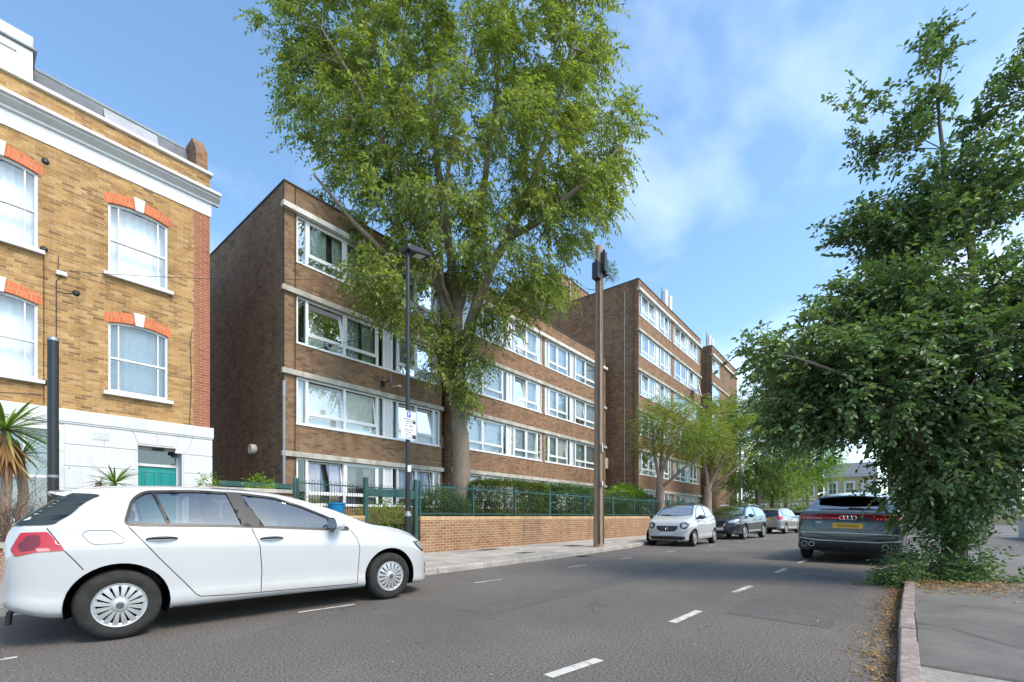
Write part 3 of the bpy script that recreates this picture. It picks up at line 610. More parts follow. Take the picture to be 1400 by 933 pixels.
# dormer clad in lead
q = MB(); q.box(-1.5, 1.13, HYF+.34, HYF+4, 10.5, 11.62); q.build('dormer_box', M['whitepaint'], rf)
q = MB(); q.box(-1.56, 1.2, HYF+.28, HYF+4, 11.64, 11.68); q.box(-1.5,1.15,HYF+.32,HYF+4,11.68,11.95); q.build('dormer_roof', M['lead'], rf, bevel=.02)
q = MB(); rect_frame(q, -1.3, .95, 10.78, 11.5, HYF+.30, HYF+.338, .07); q.box(-.2,-.12,HYF+.3,HYF+.338,10.85,11.43); q.build('dormer_window', M['whitepaint'], rf)
q = MB(); q.add([(-1.23,HYF+.334,10.85),(.88,HYF+.334,10.85),(.88,HYF+.334,11.43),(-1.23,HYF+.334,11.43)], [(0,1,2,3)]); q.build('dormer_pane', M['cream_net'], rf)
# restraint plates, cables and the phone junction on the wall
q = MB()
for (px, py) in ((62,221),(60,341),(60,523),(104,401)):
    q = MB(); x = onY(px, HYF); z = hgt(px, py, HYF); q.lathe([(0,-.045),(.03,-.045),(.065,-.02),(.065,0)], 14, (x, HYF, z), 'y'); q.build('restraint_plate', M['black'], HT)
q = MB()
def wl(pts, r=.008): q = MB(); q.tube([(onY(a, HYF-.015), HYF-.015, hgt(a, c, HYF-.015)) for a, c in pts], r, 5); q.build('wall_cable', M['black'], HT)
wl([(60,345),(60,523),(60,553)]); wl([(80,350),(79,374)]); wl([(84,378),(77,384),(77,460)], .01); wl([(78,398),(90,401),(104,402)]); wl([(263,450),(260,470),(262,520),(259,582)])
wl([(0,536),(60,540)], .006)
x = onY(84, HYF); z = hgt(84, 375, HYF); q = MB(); q.box(x-.09, x+.09, HYF-.07, HYF-.004, z-.05, z+.05); q.build('junction_box', M['lightgrey'], HT, bevel=.01)
# ------------------------------------------------------------------ vehicles
def paint(name, col, metal=0.0, rough=.28, flake=.0):
    m, nt, b = newmat(name)
    g = nt.nodes.new('ShaderNodeNewGeometry')
    n = ramp(nt, noise(nt, 2.2, 5, .65), [(.35, .97), (.7, 1.02)]); c = mixc(nt, 1., col, n, 'MULTIPLY')
    # road film towards the sills
    t = nt.nodes.new('ShaderNodeTexCoord'); sp = nt.nodes.new('ShaderNodeSeparateXYZ'); nt.links.new(t.outputs['Object'], sp.inputs[0])
    d = ramp(nt, mth(nt, 'ADD', sp.outputs[2], mth(nt, 'MULTIPLY', noise(nt, 7, 4, .7), .18)), [(.28, .28), (.5, 0)])
    c = mixc(nt, d, c, (.30,.28,.25)); c = mixc(nt, g.outputs['Backfacing'], c, (.025,.025,.027))
    nt.links.new(c, b.inputs['Base Color']); b.inputs['Metallic'].default_value = metal; b.inputs['Roughness'].default_value = rough
    nt.links.new(mth(nt, 'SUBTRACT', 1., g.outputs['Backfacing']), b.inputs['Coat Weight']); b.inputs['Coat Roughness'].default_value = .03
    return m
def simple(name, col, rough=.5, metal=0, coat=0, spec=.5):
    m, nt, b = newmat(name); b.inputs['Base Color'].default_value = (*col, 1); b.inputs['Roughness'].default_value = rough
    b.inputs['Metallic'].default_value = metal; b.inputs['Coat Weight'].default_value = coat; b.inputs['Specular IOR Level'].default_value = spec
    return m
M['p_white'] = paint('white_car_paint', (.49,.50,.515)); M['p_white2'] = simple('white_mirror_paint', (.60,.62,.65), .3, 0, 1); M['p_dark'] = paint('dark_brown_car_paint', (.05,.047,.05), .6, .3)
M['p_silver'] = paint('grey_beige_car_paint', (.36,.335,.31), .65, .32); M['p_grey'] = paint('blue_grey_car_paint', (.035,.048,.06), .45, .3)
M['p_green'] = paint('grey_green_car_paint', (.16,.20,.20), .5, .3); M['p_black'] = simple('black_car_panel', (.03,.03,.033), .5)
M['trim'] = simple('black_trim', (.015,.015,.016), .42); M['rubber'] = mk('tyre_rubber', (.028,.028,.027), .85, .35, 9, bmp=.2, bscale=60, spec=.25)
M['seam'] = simple('panel_gap', (.03,.03,.032), .9, spec=.1); M['chrome'] = simple('chrome', (.75,.76,.78), .12, 1)
M['alloy'] = mk('silver_wheel', (.46,.47,.48), .38, .08, 8, metal=.55); M['alloy_d'] = simple('dark_wheel', (.06,.06,.065), .45, .3)
M['lampred'] = simple('red_lamp_lens', (.42,.006,.01), .12, 0, 1); M['lampred2'] = simple('dark_red_lamp_lens', (.14,.004,.006), .12, 0, 1)
M['lampclear'] = simple('clear_lamp_lens', (.50,.53,.56), .08, .35, 1); M['lampdark'] = simple('dark_lamp_lens', (.05,.055,.065), .06, .2, 1)
M['amber'] = simple('pink_lamp_lens', (.62,.24,.22), .15, 0, 1)
M['plate_y'] = simple('yellow_plate', (.72,.46,.03), .4); M['plate_w'] = simple('white_plate', (.62,.64,.66), .4); M['plate_t'] = simple('plate_smudge', (.42,.27,.03), .5)
M['seat'] = mk('seat_cloth', (.05,.05,.055), .9, .3, 6); M['under'] = simple('underbody', (.008,.008,.008), .9, spec=.05)
M['carglass'] = glass('car_glass', (.66,.74,.72), 5.0); M['darkglass'] = glass('dark_car_glass', (.10,.12,.13), 2.6)
M['backglass'] = simple('tinted_rear_glass', (.025,.032,.03), .16, 0, 0, .6)
def pchip(keys, x):
    xs = np.array([k[0] for k in keys], float); ys = np.array([k[1] for k in keys], float); o = np.argsort(xs); xs, ys = xs[o], ys[o]
    h = np.diff(xs); d = np.diff(ys)/h; m = np.zeros_like(ys); m[0], m[-1] = d[0], d[-1]
    for i in range(1, len(xs)-1):
        if d[i-1]*d[i] > 0: w1 = 2*h[i]+h[i-1]; w2 = h[i]+2*h[i-1]; m[i] = (w1+w2)/(w1/d[i-1]+w2/d[i])
    x = np.clip(x, xs[0], xs[-1]); i = np.clip(np.searchsorted(xs, x)-1, 0, len(h)-1); t = (x-xs[i])/h[i]
    return ys[i]*(2*t**3-3*t**2+1)+m[i]*h[i]*(t**3-2*t**2+t)+ys[i+1]*(-2*t**3+3*t**2)+m[i+1]*h[i]*(t**3-t**2)
def inpoly(p, poly):
    x, y = p; c = False; n = len(poly); j = n-1
    for i in range(n):
        if (poly[i][1] > y) != (poly[j][1] > y) and x < (poly[j][0]-poly[i][0])*(y-poly[i][1])/(poly[j][1]-poly[i][1])+poly[i][0]: c = not c
        j = i
    return c
def rpoly(poly, r=.03, n=4):
    """round the corners of a polygon"""
    o = []; m = len(poly)
    for i in range(m):
        p = Vector(poly[i]); a = Vector(poly[i-1])-p; b = Vector(poly[(i+1) % m])-p; k = min(r, a.length*.45, b.length*.45)
        a = a.normalized()*k; b = b.normalized()*k
        for j in range(n+1): t = j/n; o.append(tuple(p+a*(1-t)**2+b*t**2))
    return o
def circle(c, r, n=32): return [(c[0]+r*math.cos(2*math.pi*i/n), c[1]+r*math.sin(2*math.pi*i/n)) for i in range(n)]
def ellipse(c, a, b, n=24, rot=0): return [(c[0]+a*math.cos(t)*math.cos(rot)-b*math.sin(t)*math.sin(rot), c[1]+a*math.cos(t)*math.sin(rot)+b*math.sin(t)*math.cos(rot)) for t in [2*math.pi*i/n for i in range(n)]]
def grow(poly, d):
    c = [sum(p[i] for p in poly)/len(poly) for i in (0, 1)]; n = len(poly); o = []
    ar = sum(poly[i-1][0]*poly[i][1]-poly[i][0]*poly[i-1][1] for i in range(n)); sg = 1 if ar > 0 else -1
    for i in range(n):
        a = Vector(poly[i])-Vector(poly[i-1]); b = Vector(poly[(i+1) % n])-Vector(poly[i]); t = (a.normalized()+b.normalized())
        t = t.normalized() if t.length > 1e-6 else Vector((1, 0)); o.append((poly[i][0]+t.y*d*sg, poly[i][1]-t.x*d*sg))
    return o
class Car:
    def __init__(s, name, label, cat, T_, loc, yaw, pm, wheel, group=None, nseg=9):
        s.T = T_; s.pm = pm; s.root = thing(name, label, cat, loc, yaw, group, local=True)
        xs = []; x0 = T_['zt'][0][0]; x1 = T_['zt'][-1][0]; lo, hi = min(x0, x1), max(x0, x1); s.lo, s.hi = lo, hi
        u = lo
        while u < hi:
            xs.append(u); e = min(u-lo, hi-u); u += .012 if e < .08 else .03 if e < .4 else .055
        xs.append(hi); xs = np.array(xs)
        f = {k: pchip(T_[k], xs) for k in ('zt', 'zb', 'zo', 'wm', 'wr')}
        tum = T_.get('tum', .05); edge = T_.get('edge', .86); sections = []
        for i, x in enumerate(xs):
            zt, zb, zo, wm, wr = (float(f[k][i]) for k in ('zt', 'zb', 'zo', 'wm', 'wr'))
            zb = min(zb, zt-.01); H_ = zb-zo; k = min(1, wm/.8); wb = wm-tum*k; wr = min(wr, wb-.01); ze = zb+(zt-zb)*edge
            cr = T_.get('crease', .015)
            P = [(0, zo), (.55*wm, zo), (wm-.10*k, zo), (wm-.030*k, zo+.04*H_), (wm-.006, zo+.11*H_), (wm-.013, zo+.27*H_), (wm-.006, zo+.48*H_), (wm-.001, zo+.74*H_), (wm-cr, zo+.82*H_), (wm-.55*tum*k-.008, zo+.92*H_), (wb, zb),
                 (wb+(wr-wb)*.32+.006, zb+.34*(ze-zb)), (wb+(wr-wb)*.66+.008, zb+.68*(ze-zb)), (wr+.02, ze-.05*(ze-zb)), (wr-.02, ze+.35*(zt-ze)), (wr*.72, zt-.32*(zt-ze)), (wr*.38, zt-.07*(zt-ze)), (0, zt)]
            q = []; n_ = 3
            for a in range(len(P)-1):
                p0 = P[max(a-1, 0)] if a else (-P[1][0], P[1][1]); p1, p2 = P[a], P[a+1]; p3 = P[a+2] if a+2 < len(P) else (-P[-2][0], P[-2][1])
                for j in range(n_):
                    t = j/n_; q.append(tuple(.5*((2*p1[c])+(-p0[c]+p2[c])*t+(2*p0[c]-5*p1[c]+4*p2[c]-p3[c])*t*t+(-p0[c]+3*p1[c]-3*p2[c]+p3[c])*t**3) for c in (0, 1)))
            q.append(P[-1]); sections.append([(x, y, z) for y, z in q])
        bm = bmesh.new(); rows = []
        for sec in sections:
            L_ = [bm.verts.new(v) for v in sec]; Rr = [bm.verts.new((v[0], -v[1], v[2])) for v in sec[1:-1]]
            rows.append(L_+Rr[::-1])
        n = len(rows[0])
        for a, b in zip(rows, rows[1:]):
            for j in range(n): bm.faces.new((a[j], a[(j+1) % n], b[(j+1) % n], b[j]))
        for r_, c in ((rows[0], lo-.006), (rows[-1], hi+.006)):
            zc = sum(v.co.z for v in r_)/n; cv = bm.verts.new((c, 0, zc))
            for j in range(n): bm.faces.new((r_[j], r_[(j+1) % n], cv))
        bmesh.ops.recalc_face_normals(bm, faces=bm.faces); s.bm = bm
        s.bvh = BVHTree.FromBMesh(bm)
    def ray(s, o, d):
        h = s.bvh.ray_cast(Vector(o), Vector(d))
        if h[0] is None:
            h = s.bvh.find_nearest(Vector(o)+Vector(d)*3)
        return h[0], h[1]
    def proj(s, p, view, offset):
        if view in ('L', 'R'): sg = 1 if view == 'L' else -1; o, d = (p[0], 3*sg, p[1]), (0, -sg, 0)
        elif view == 'rear': o, d = (-6, p[0], p[1]), (1, 0, 0)
        elif view == 'front': o, d = (6, p[0], p[1]), (-1, 0, 0)
        else: o, d = (p[0], p[1], 4), (0, 0, -1)
        c, nn = s.ray(o, d)
        if nn.dot(Vector(d)) > 0: nn = -nn
        return c+nn*offset
    def panel(s, name, poly, view, m, offset=.003, hole=None, step=.05, parent=None, label=None, thick=0):
        def densify(pl):
            o = []
            for i in range(len(pl)):
                a, b = pl[i], pl[(i+1) % len(pl)]; k = max(1, int(math.dist(a, b)/step))
                o += [(a[0]+(b[0]-a[0])*j/k, a[1]+(b[1]-a[1])*j/k) for j in range(k)]
            return o
        loops = [densify(poly)]+([densify(hole)] if hole else []); pts = []; ed = []
        for l in loops:
            o = len(pts); pts += l; ed += [(o+i, o+(i+1) % len(l)) for i in range(len(l))]
        xs = [p[0] for p in poly]; ys = [p[1] for p in poly]; gx = min(xs)
        if hole is None:
            while gx < max(xs):
                gy = min(ys)
                while gy < max(ys):
                    if inpoly((gx, gy), poly): pts.append((gx, gy))
                    gy += step
                gx += step
        v2, _, f2, _, _, _ = delaunay_2d_cdt([Vector(p) for p in pts], ed, [], 0, 1e-5)
        fs = []
        for f in f2:
            c = (sum(v2[i][0] for i in f)/3, sum(v2[i][1] for i in f)/3)
            if inpoly(c, loops[0]) and not (hole and inpoly(c, loops[1])): fs.append(tuple(f))
        b = MB(); b.add([s.proj((v[0], v[1]), view, offset) for v in v2], fs)
        o = b.build(name, m, parent or s.root, smooth=True, local=True, label=label)
        if thick: md = o.modifiers.new('t', 'SOLIDIFY'); md.thickness = thick; md.offset = 0
        return o
    def both(s, *a, **k):
        for v in ('L', 'R'): s.panel(a[0], a[1], v, *a[2:], **k)
    def strip(s, b, pts, view, wd=.006, offset=.0016, step=.03):
        pl = [pts[0]]
        for a, c in zip(pts, pts[1:]):
            k = max(1, int(math.dist(a, c)/step)); pl += [(a[0]+(c[0]-a[0])*j/k, a[1]+(c[1]-a[1])*j/k) for j in range(1, k+1)]
        vs = []
        for i, p in enumerate(pl):
            t = (Vector(pl[min(i+1, len(pl)-1)])-Vector(pl[max(i-1, 0)])).normalized(); n = Vector((-t.y, t.x))*wd/2
            vs += [s.proj((p[0]+n.x, p[1]+n.y), view, offset), s.proj((p[0]-n.x, p[1]-n.y), view, offset)]
        b.add(vs, [(2*i, 2*i+1, 2*i+3, 2*i+2) for i in range(len(pl)-1)])
    def cut(s, poly, view, cond):
        bm = s.bm; n = len(poly); xs = [p[0] for p in poly]; ys = [p[1] for p in poly]
        def uv(c): return (c.x, c.z) if view == 'side' else (c.y, c.z) if view in ('rear', 'front') else (c.x, c.y)
        for i in range(n):
            a, b = poly[i], poly[(i+1) % n]
            if math.dist(a, b) < 1e-5: continue
            nx, ny = b[1]-a[1], a[0]-b[0]
            co = Vector((a[0], 0, a[1])) if view == 'side' else Vector((0, a[0], a[1])) if view in ('rear', 'front') else Vector((a[0], a[1], 0))
            no = Vector((nx, 0, ny)) if view == 'side' else Vector((0, nx, ny)) if view in ('rear', 'front') else Vector((nx, ny, 0))
            lx0, lx1 = min(a[0], b[0])-.04, max(a[0], b[0])+.04; ly0, ly1 = min(a[1], b[1])-.04, max(a[1], b[1])+.04
            fs = []
            for f in bm.faces:
                c = f.calc_center_median(); u, v = uv(c)
                if lx0 < u < lx1 and ly0 < v < ly1 and cond(c): fs.append(f)
            es = {e for f in fs for e in f.edges}; vs_ = {v for f in fs for v in f.verts}
            bmesh.ops.bisect_plane(bm, geom=list(vs_)+list(es)+fs, plane_co=co, plane_no=no, dist=1e-5)
        dl = [f for f in bm.faces if cond(f.calc_center_median()) and inpoly(uv(f.calc_center_median()), poly)]
        bmesh.ops.delete(bm, geom=dl, context='FACES')
    def finish(s):
        me = bpy.data.meshes.new('body'); s.bm.to_mesh(me); s.bm.free(); me.materials.append(s.pm)
        me.polygons.foreach_set('use_smooth', [True]*len(me.polygons))
        o = bpy.data.objects.new('body', me); COL.objects.link(o); o.parent = s.root; s.body = o; return o
def wheel(car, x, z, y, side, Rw, rim, wd, style, m_rim, name='wheel'):
    """side -1 right, +1 left; wheel face at |y|"""
    e = bpy.data.objects.new(name, None)
    t = MB(); r = Rw
    prof = [(rim-.005, -.0), (rim+.01, .004), (rim+.04, .012), (r-.045, .010), (r-.018, -.006), (r-.004, -.03), (r, -.06), (r, -wd+.05), (r-.01, -wd+.01), (rim+.03, -wd), (rim, -wd)]
    t.lathe([(a, h) for a, h in prof], 48, (0, 0, 0), 'y')
    for k in range(3):   # tread grooves read as darker rings
        h = -.07-k*.045; t.lathe([(r+.0005, h), (r+.002, h-.002), (r+.0005, h-.012)], 48, (0,0,0), 'y')
    def place(mb):
        mb.v = [((v[0]), y*side+v[1]*side, v[2]) for v in mb.v]; mb.v = [(v[0]+x, v[1], v[2]+z) for v in mb.v]
    place(t); to = t.build('wheel', M['rubber'], car.root, smooth=True, auto=True)
    b = MB(); b.lathe([(rim, -.002), (rim-.006, .006), (rim-.02, .002), (rim-.024, -.02), (rim-.026, -wd+.03)], 40, (0,0,0), 'y')
    if style == 'cover':
        n = 16
        for i in range(n):
            a = 2*math.pi*(i+.5)/n; hw0, hw1 = .0085, .0225; r0, r1 = .055, rim-.012; pts = []
            for rr, hw, yy in ((r0, hw0, .012), ((r0+r1)/2, (hw0+hw1)/2+.001, .012), (r1, hw1, .002)):
                for sgn in (-1, 1): pts.append((rr*math.cos(a)-sgn*hw*math.sin(a), yy, rr*math.sin(a)+sgn*hw*math.cos(a)))
            pts += [(p[0], p[1]-.02, p[2]) for p in pts]
            b.add(pts, [(0,1,3,2),(2,3,5,4),(0,2,8,6),(2,4,10,8),(1,7,9,3),(3,9,11,5),(4,5,11,10)])
            a2 = a+math.pi/n  # bridge between pairs near the rim
        b.lathe([(rim-.035, -.004), (rim-.02, .004), (rim-.012, .002)], 40, (0,0,0), 'y')
        b.lathe([(0, .018), (.035, .018), (.06, .012), (.075, -.002)], 24, (0,0,0), 'y')
    else:
        n = style
        for i in range(n):
            a0 = 2*math.pi*i/n
            for da in (-.11, .11):
                pts = []
                for rr, dd, hw, yy in ((.045, da*.4, .016, .0), (rim*.55, da*.9, .013, -.006), (rim-.01, da*1.5, .012, -.004)):
                    a = a0+dd
                    for sgn in (-1, 1): pts.append((rr*math.cos(a)-sgn*hw*math.sin(a), yy, rr*math.sin(a)+sgn*hw*math.cos(a)))
                pts += [(p[0], p[1]-.03, p[2]) for p in pts]
                b.add(pts, [(0,1,3,2),(2,3,5,4),(0,2,8,6),(2,4,10,8),(1,7,9,3),(3,9,11,5),(4,5,11,10)])
        b.lathe([(0, .004), (.04, .004), (.055, -.01)], 20, (0,0,0), 'y')
    place(b); b.build('rim', m_rim, to, auto=True)
    d = MB(); d.lathe([(0, -.05), (rim-.01, -.045)], 32, (0,0,0), 'y'); d.lathe([(.04,-.03),(.14 if rim > .15 else .1,-.035),(.14 if rim > .15 else .1,-.05)], 24, (0,0,0), 'y'); place(d); d.build('brake_disc', M['alloy_d'] if style != 'cover' else M['under'], to)
    c = MB(); c.lathe([(0, .022), (.026, .021), (.029, .017)] if style == 'cover' else [(0, .008), (.025, .007), (.028, .003)], 20, (0,0,0), 'y'); place(c); c.build('hub_cap', M['alloy_d'], to, smooth=True)
    bpy.data.objects.remove(e); return to
def wells(car, xs, z, r, w_in, w_out):
    for x in xs:
        for sd_ in (-1, 1):
            n = 20; pts = []; b = MB()
            for i in range(n+1):
                a = math.pi*(-.12+1.24*i/n); pts += [(x+r*math.cos(a), sd_*w_in, z+r*math.sin(a)), (x+r*math.cos(a), sd_*w_out, z+r*math.sin(a))]
            b.add(pts, [(2*i, 2*i+1, 2*i+3, 2*i+2) for i in range(n)]); b.add([(x, sd_*w_in, z)]+[pts[2*i] for i in range(n+1)], [(0, i+1, i+2) for i in range(n)])
            b.build('wheel_well', M['under'], car.root)
def seatset(car, x_f, x_r, z, w_):
    for x in (x_f,):
        for y in (-.36, .36):
            b = MB(); b.prism([(x+.28, z+.12), (x+.28, z), (x-.25, z-.02), (x-.27, z+.08), (x-.42, z+.62), (x-.34, z+.64), (x-.18, z+.16)], y-.24, y+.24); b.box(x-.44, x-.33, y-.13, y+.13, z+.62, z+.80)
            b.build('seat', M['seat'], car.root, local=True, bevel=.04)
    b = MB(); b.prism([(x_r+.3, z+.1), (x_r+.3, z), (x_r-.3, z-.02), (x_r-.48, z+.58), (x_r-.38, z+.6), (x_r-.2, z+.14)], -w_, w_)
    for y in (-.4, 0, .4): b.box(x_r-.5, x_r-.4, y-.12, y+.12, z+.57, z+.70)
    b.build('rear_bench', M['seat'], car.root, local=True, bevel=.03)
def mirror(car, x, z, y, sd_, m, tilt=0, k=1.0):
    b = MB(); n, q = 14, 9; c = (x, sd_*(y+.11*k), z)
    vs = []
    for i in range(q):
        u = i/(q-1); rr = (1-(1-u)**2.2)**.5
        for j in range(n):
            a = 2*math.pi*j/n; vs.append((c[0]+.085*k*(1-u)*1.6-.05, c[1]+.115*k*rr*math.cos(a)*(1 if abs(math.cos(a)) else 1), c[2]+.072*k*rr*math.sin(a)))
    fs = [(i*n+j, i*n+(j+1) % n, (i+1)*n+(j+1) % n, (i+1)*n+j) for i in range(q-1) for j in range(n)]+[tuple(range(n-1, -1, -1))]
    b.add(vs, fs); o = b.build('door_mirror', m, car.root, smooth=True, local=True)
    g_ = MB(); g_.add([(c[0]-.048, c[1]+.10*k*math.cos(t), c[2]+.06*k*math.sin(t)) for t in [2*math.pi*i/16 for i in range(16)]], [tuple(range(16))]); g_.build('mirror_glass', M['chrome'], o, local=True)
    s_ = MB(); s_.obox((x-.0, sd_*(y+.01), z-.05), (.035, 0, 0), (0, .06, .01), (0, 0, .018)); s_.build('mirror_foot', M['trim'], o, local=True, bevel=.008)
def handle(car, x0, x1, z, view, m, wd=.026):
    b = MB(); sg = 1 if view == 'L' else -1; pts = []; n = 10
    for i in range(n+1):
        t = i/n; p = car.proj((x0+(x1-x0)*t, z+(0 if not isinstance(z, tuple) else 0)), view, .012+.03*math.sin(math.pi*min(1, max(0, t)))**.5); pts.append(p)
    b.tube(pts, [.008+.006*math.sin(math.pi*i/n) for i in range(n+1)], 8); return b.build('door_handle', m, car.root, smooth=True, local=True)
def underpan(car, x0, x1, w_, z):
    b = MB(); b.box(x0, x1, -w_, w_, z, z+.06); b.build('floor_pan', M['under'], car.root, local=True)
# ---- white hatchback
G = dict(
 zt=[(-2.03,.56),(-2.02,.66),(-2.0,.82),(-1.97,.94),(-1.93,1.0),(-1.80,1.12),(-1.62,1.275),(-1.52,1.325),(-1.3,1.355),(-.8,1.378),(-.3,1.367),(0,1.345),(.3,1.28),(.6,1.18),(.85,1.075),(1.0,1.0),(1.12,.965),(1.4,.925),(1.7,.85),(1.87,.765),(2.0,.65),(2.08,.54),(2.12,.42),(2.135,.34)],
 zb=[(-2.03,.52),(-2.01,.62),(-1.97,.86),(-1.90,.93),(-1.75,.965),(-1.5,.98),(-1.28,.98),(0,.94),(.6,.91),(.95,.885),(1.4,.84),(1.7,.765),(1.87,.69),(2.0,.60),(2.08,.50),(2.12,.39),(2.135,.31)],
 zo=[(-2.03,.42),(-2.0,.35),(-1.9,.29),(-1.7,.23),(-1.3,.21),(0,.205),(1.0,.185),(1.6,.16),(2.0,.14),(2.08,.17),(2.135,.24)],
 wm=[(-2.03,.46),(-2.015,.58),(-1.98,.72),(-1.92,.79),(-1.8,.84),(-1.65,.865),(-1.3,.885),(0,.878),(1.3,.885),(1.6,.865),(1.8,.80),(1.93,.71),(2.04,.58),(2.1,.47),(2.135,.34)],
 wr=[(-2.03,.36),(-1.97,.60),(-1.88,.69),(-1.78,.645),(-1.6,.555),(-.8,.57),(0,.57),(.4,.61),(.85,.69),(1.05,.73),(1.4,.70),(1.8,.6),(2.04,.40),(2.135,.25)], tum=.055, crease=.012)
car = Car('hatchback_car', 'white five-door hatchback parked in front of the yellow brick house', 'car', G, (2.286, 5.812, 0), R(-4.73), M['p_white'], None)
DLO = rpoly([(-1.285,.985),(-.51,.965),(.0,.94),(.46,.912),(.78,.90),(.54,1.045),(.27,1.165),(0,1.258),(-.34,1.295),(-.75,1.305),(-1.12,1.285),(-1.215,1.21)], .05)
fl = lambda c: abs(c.y) > .45
car.cut(DLO, 'side', fl)
for xc in (-1.322, 1.298): car.cut(circle((xc, .305), .352, 36), 'side', lambda c: abs(c.y) > .5)
WS = rpoly([(.08,-.50),(.95,-.63),(1.06,-.3),(1.075,0),(1.06,.3),(.95,.63),(.08,.50),(.02,.25),(.0,0),(.02,-.25)], .06); car.cut(WS, 'top', lambda c: c.z > .8)
RW = rpoly([(-.60,1.0),(-.5,1.26),(0,1.30),(.5,1.26),(.60,1.0),(0,.985)], .05); car.cut(RW, 'rear', lambda c: c.x < -1.4)
for v in ('L', 'R'):
    car.panel('window_trim', grow(DLO, .014), v, M['trim'], .0045, hole=grow(DLO, -.010))
    car.panel('side_glass', DLO, v, M['carglass'], -.004)
    car.panel('pillar_trim', [(-.465,1.302),(-.375,.958),(-.165,.945),(-.335,1.297)], v, M['p_black'], .007)
    car.panel('pillar_trim', [(-1.075,1.29),(-.985,.972),(-.955,.97),(-1.045,1.293)], v, M['trim'], .0025)
    car.panel('pillar_trim', [(.52,1.058),(.56,.905),(.585,.904),(.545,1.047)], v, M['trim'], .0025)
    b = MB()
    for pl in ([(-1.265,.972),(-1.05,.68),(-.90,.49),(-.83,.40),(-.775,.325),(-.74,.30),(-.5,.285),(-.22,.275)], [(-.29,.935),(-.225,.75),(-.205,.49),(-.215,.275)], [(-.215,.275),(.3,.262),(.845,.25)], [(.845,.25),(.875,.67),(.845,.80),(.78,.895)],
               [(-1.66,.78),(-1.595,.69),(-1.55,.62)], [(-1.76,.965),(-1.70,.86),(-1.665,.79)]): car.strip(b, pl, v, .007)
    b.build('panel_gap', M['seam'], car.root, local=True)
    b = MB(); car.strip(b, [(-.95,.222),(-.3,.213),(.95,.198)], v, .018, .004); b.build('sill_seal', M['trim'], car.root, local=True)
    handle(car, -1.145, -.92, .853, v, M['trim']); handle(car, -.22, -.0, .823, v, M['trim'])
    for (hx, hz) in ((-1.03, .847), (-.11, .815)): car.panel('handle_recess', ellipse((hx, hz), .075, .024, 20), v, M['p_white'], .0022)
    car.panel('head_lamp', rpoly([(1.66,.725),(1.77,.725),(1.90,.62),(1.93,.575),(1.84,.575),(1.74,.64)], .02), v, M['lampdark'], .004, step=.03)
    car.panel('head_lamp_lens', rpoly([(1.72,.705),(1.77,.705),(1.87,.62),(1.84,.60),(1.77,.65)], .015), v, M['lampclear'], .007, step=.03)
    car.panel('tail_lamp', rpoly([(-1.90,.93),(-1.755,.935),(-1.655,.782),(-1.82,.775),(-1.93,.745),(-1.955,.80)], .015), v, M['lampred'], .004, step=.03)
    car.panel('tail_lamp_inner', rpoly([(-1.865,.905),(-1.80,.915),(-1.79,.84),(-1.83,.795),(-1.90,.785),(-1.915,.83)], .015), v, M['lampred2'], .0065, step=.03)
    car.panel('reversing_lens', rpoly([(-1.82,.805),(-1.745,.805),(-1.735,.782),(-1.81,.78)], .008), v, M['amber'], .007, step=.03)
    car.panel('fog_grille', rpoly([(1.955,.41),(2.05,.41),(2.06,.345),(1.965,.345)], .01), v, M['trim'], .003, step=.02); car.panel('fog_grille', rpoly([(1.965,.325),(2.06,.325),(2.065,.26),(1.975,.255)], .01), v, M['trim'], .003, step=.02)
b = MB(); f_ = rpoly([(-1.56,.905),(-1.53,.94),(-1.37,.94),(-1.29,.865),(-1.30,.825),(-1.50,.825)], .03); car.strip(b, f_+[f_[0]], 'R', .004); b.build('fuel_flap_gap', M['seam'], car.root, local=True)
car.panel('windscreen', WS, 'top', M['carglass'], -.004); car.panel('windscreen_trim', grow(WS, .012), 'top', M['trim'], .002, hole=grow(WS, -.012))
car.panel('rear_window', rpoly([(-.79,.985),(-.605,1.25),(0,1.30),(.605,1.25),(.79,.985),(0,.975)], .02), 'rear', M['backglass'], .009, step=.022)
b = MB(); sp_ = []
for i in range(13):
    y = -.55+1.10*i/12; bow = .045*(1-(y/.55)**2); sp_.append([(-1.46-bow*.3, y, 1.302+bow*.7), (-1.70-bow, y, 1.262+bow*.6), (-1.705-bow, y, 1.243+bow*.6), (-1.62-bow*.5, y, 1.225+bow*.5), (-1.46, y, 1.25)])
vs = [p for r_ in sp_ for p in r_]; b.add(vs, [(5*i+j, 5*i+(j+1) % 5, 5*i+5+(j+1) % 5, 5*i+5+j) for i in range(12) for j in range(5)]+[(4,3,2,1,0), (60,61,62,63,64)])
b.build('roof_spoiler', M['p_white2'], car.root, smooth=True, auto=True, local=True)
car.panel('number_plate', [(-.26,.62),(.26,.62),(.26,.51),(-.26,.51)], 'rear', M['plate_y'], .006)
car.panel('grille', rpoly([(-.42,.60),(.42,.60),(.40,.54),(-.40,.54)], .02), 'front', M['trim'], .003); car.panel('lower_grille', rpoly([(-.36,.36),(.36,.36),(.38,.24),(-.38,.24)], .02), 'front', M['trim'], .003)
b = MB(); b.tube([(-1.93,-.56,.33),(-1.965,-.57,.28),(-1.975,-.575,.19)], .022, 8); b.build('tow_hitch', M['trim'], car.root, local=True, bevel=.01)
mirror(car, .56, .965, .80, -1, M['p_white2'], k=1.12); mirror(car, .56, .965, .80, 1, M['p_white2'], k=1.12)
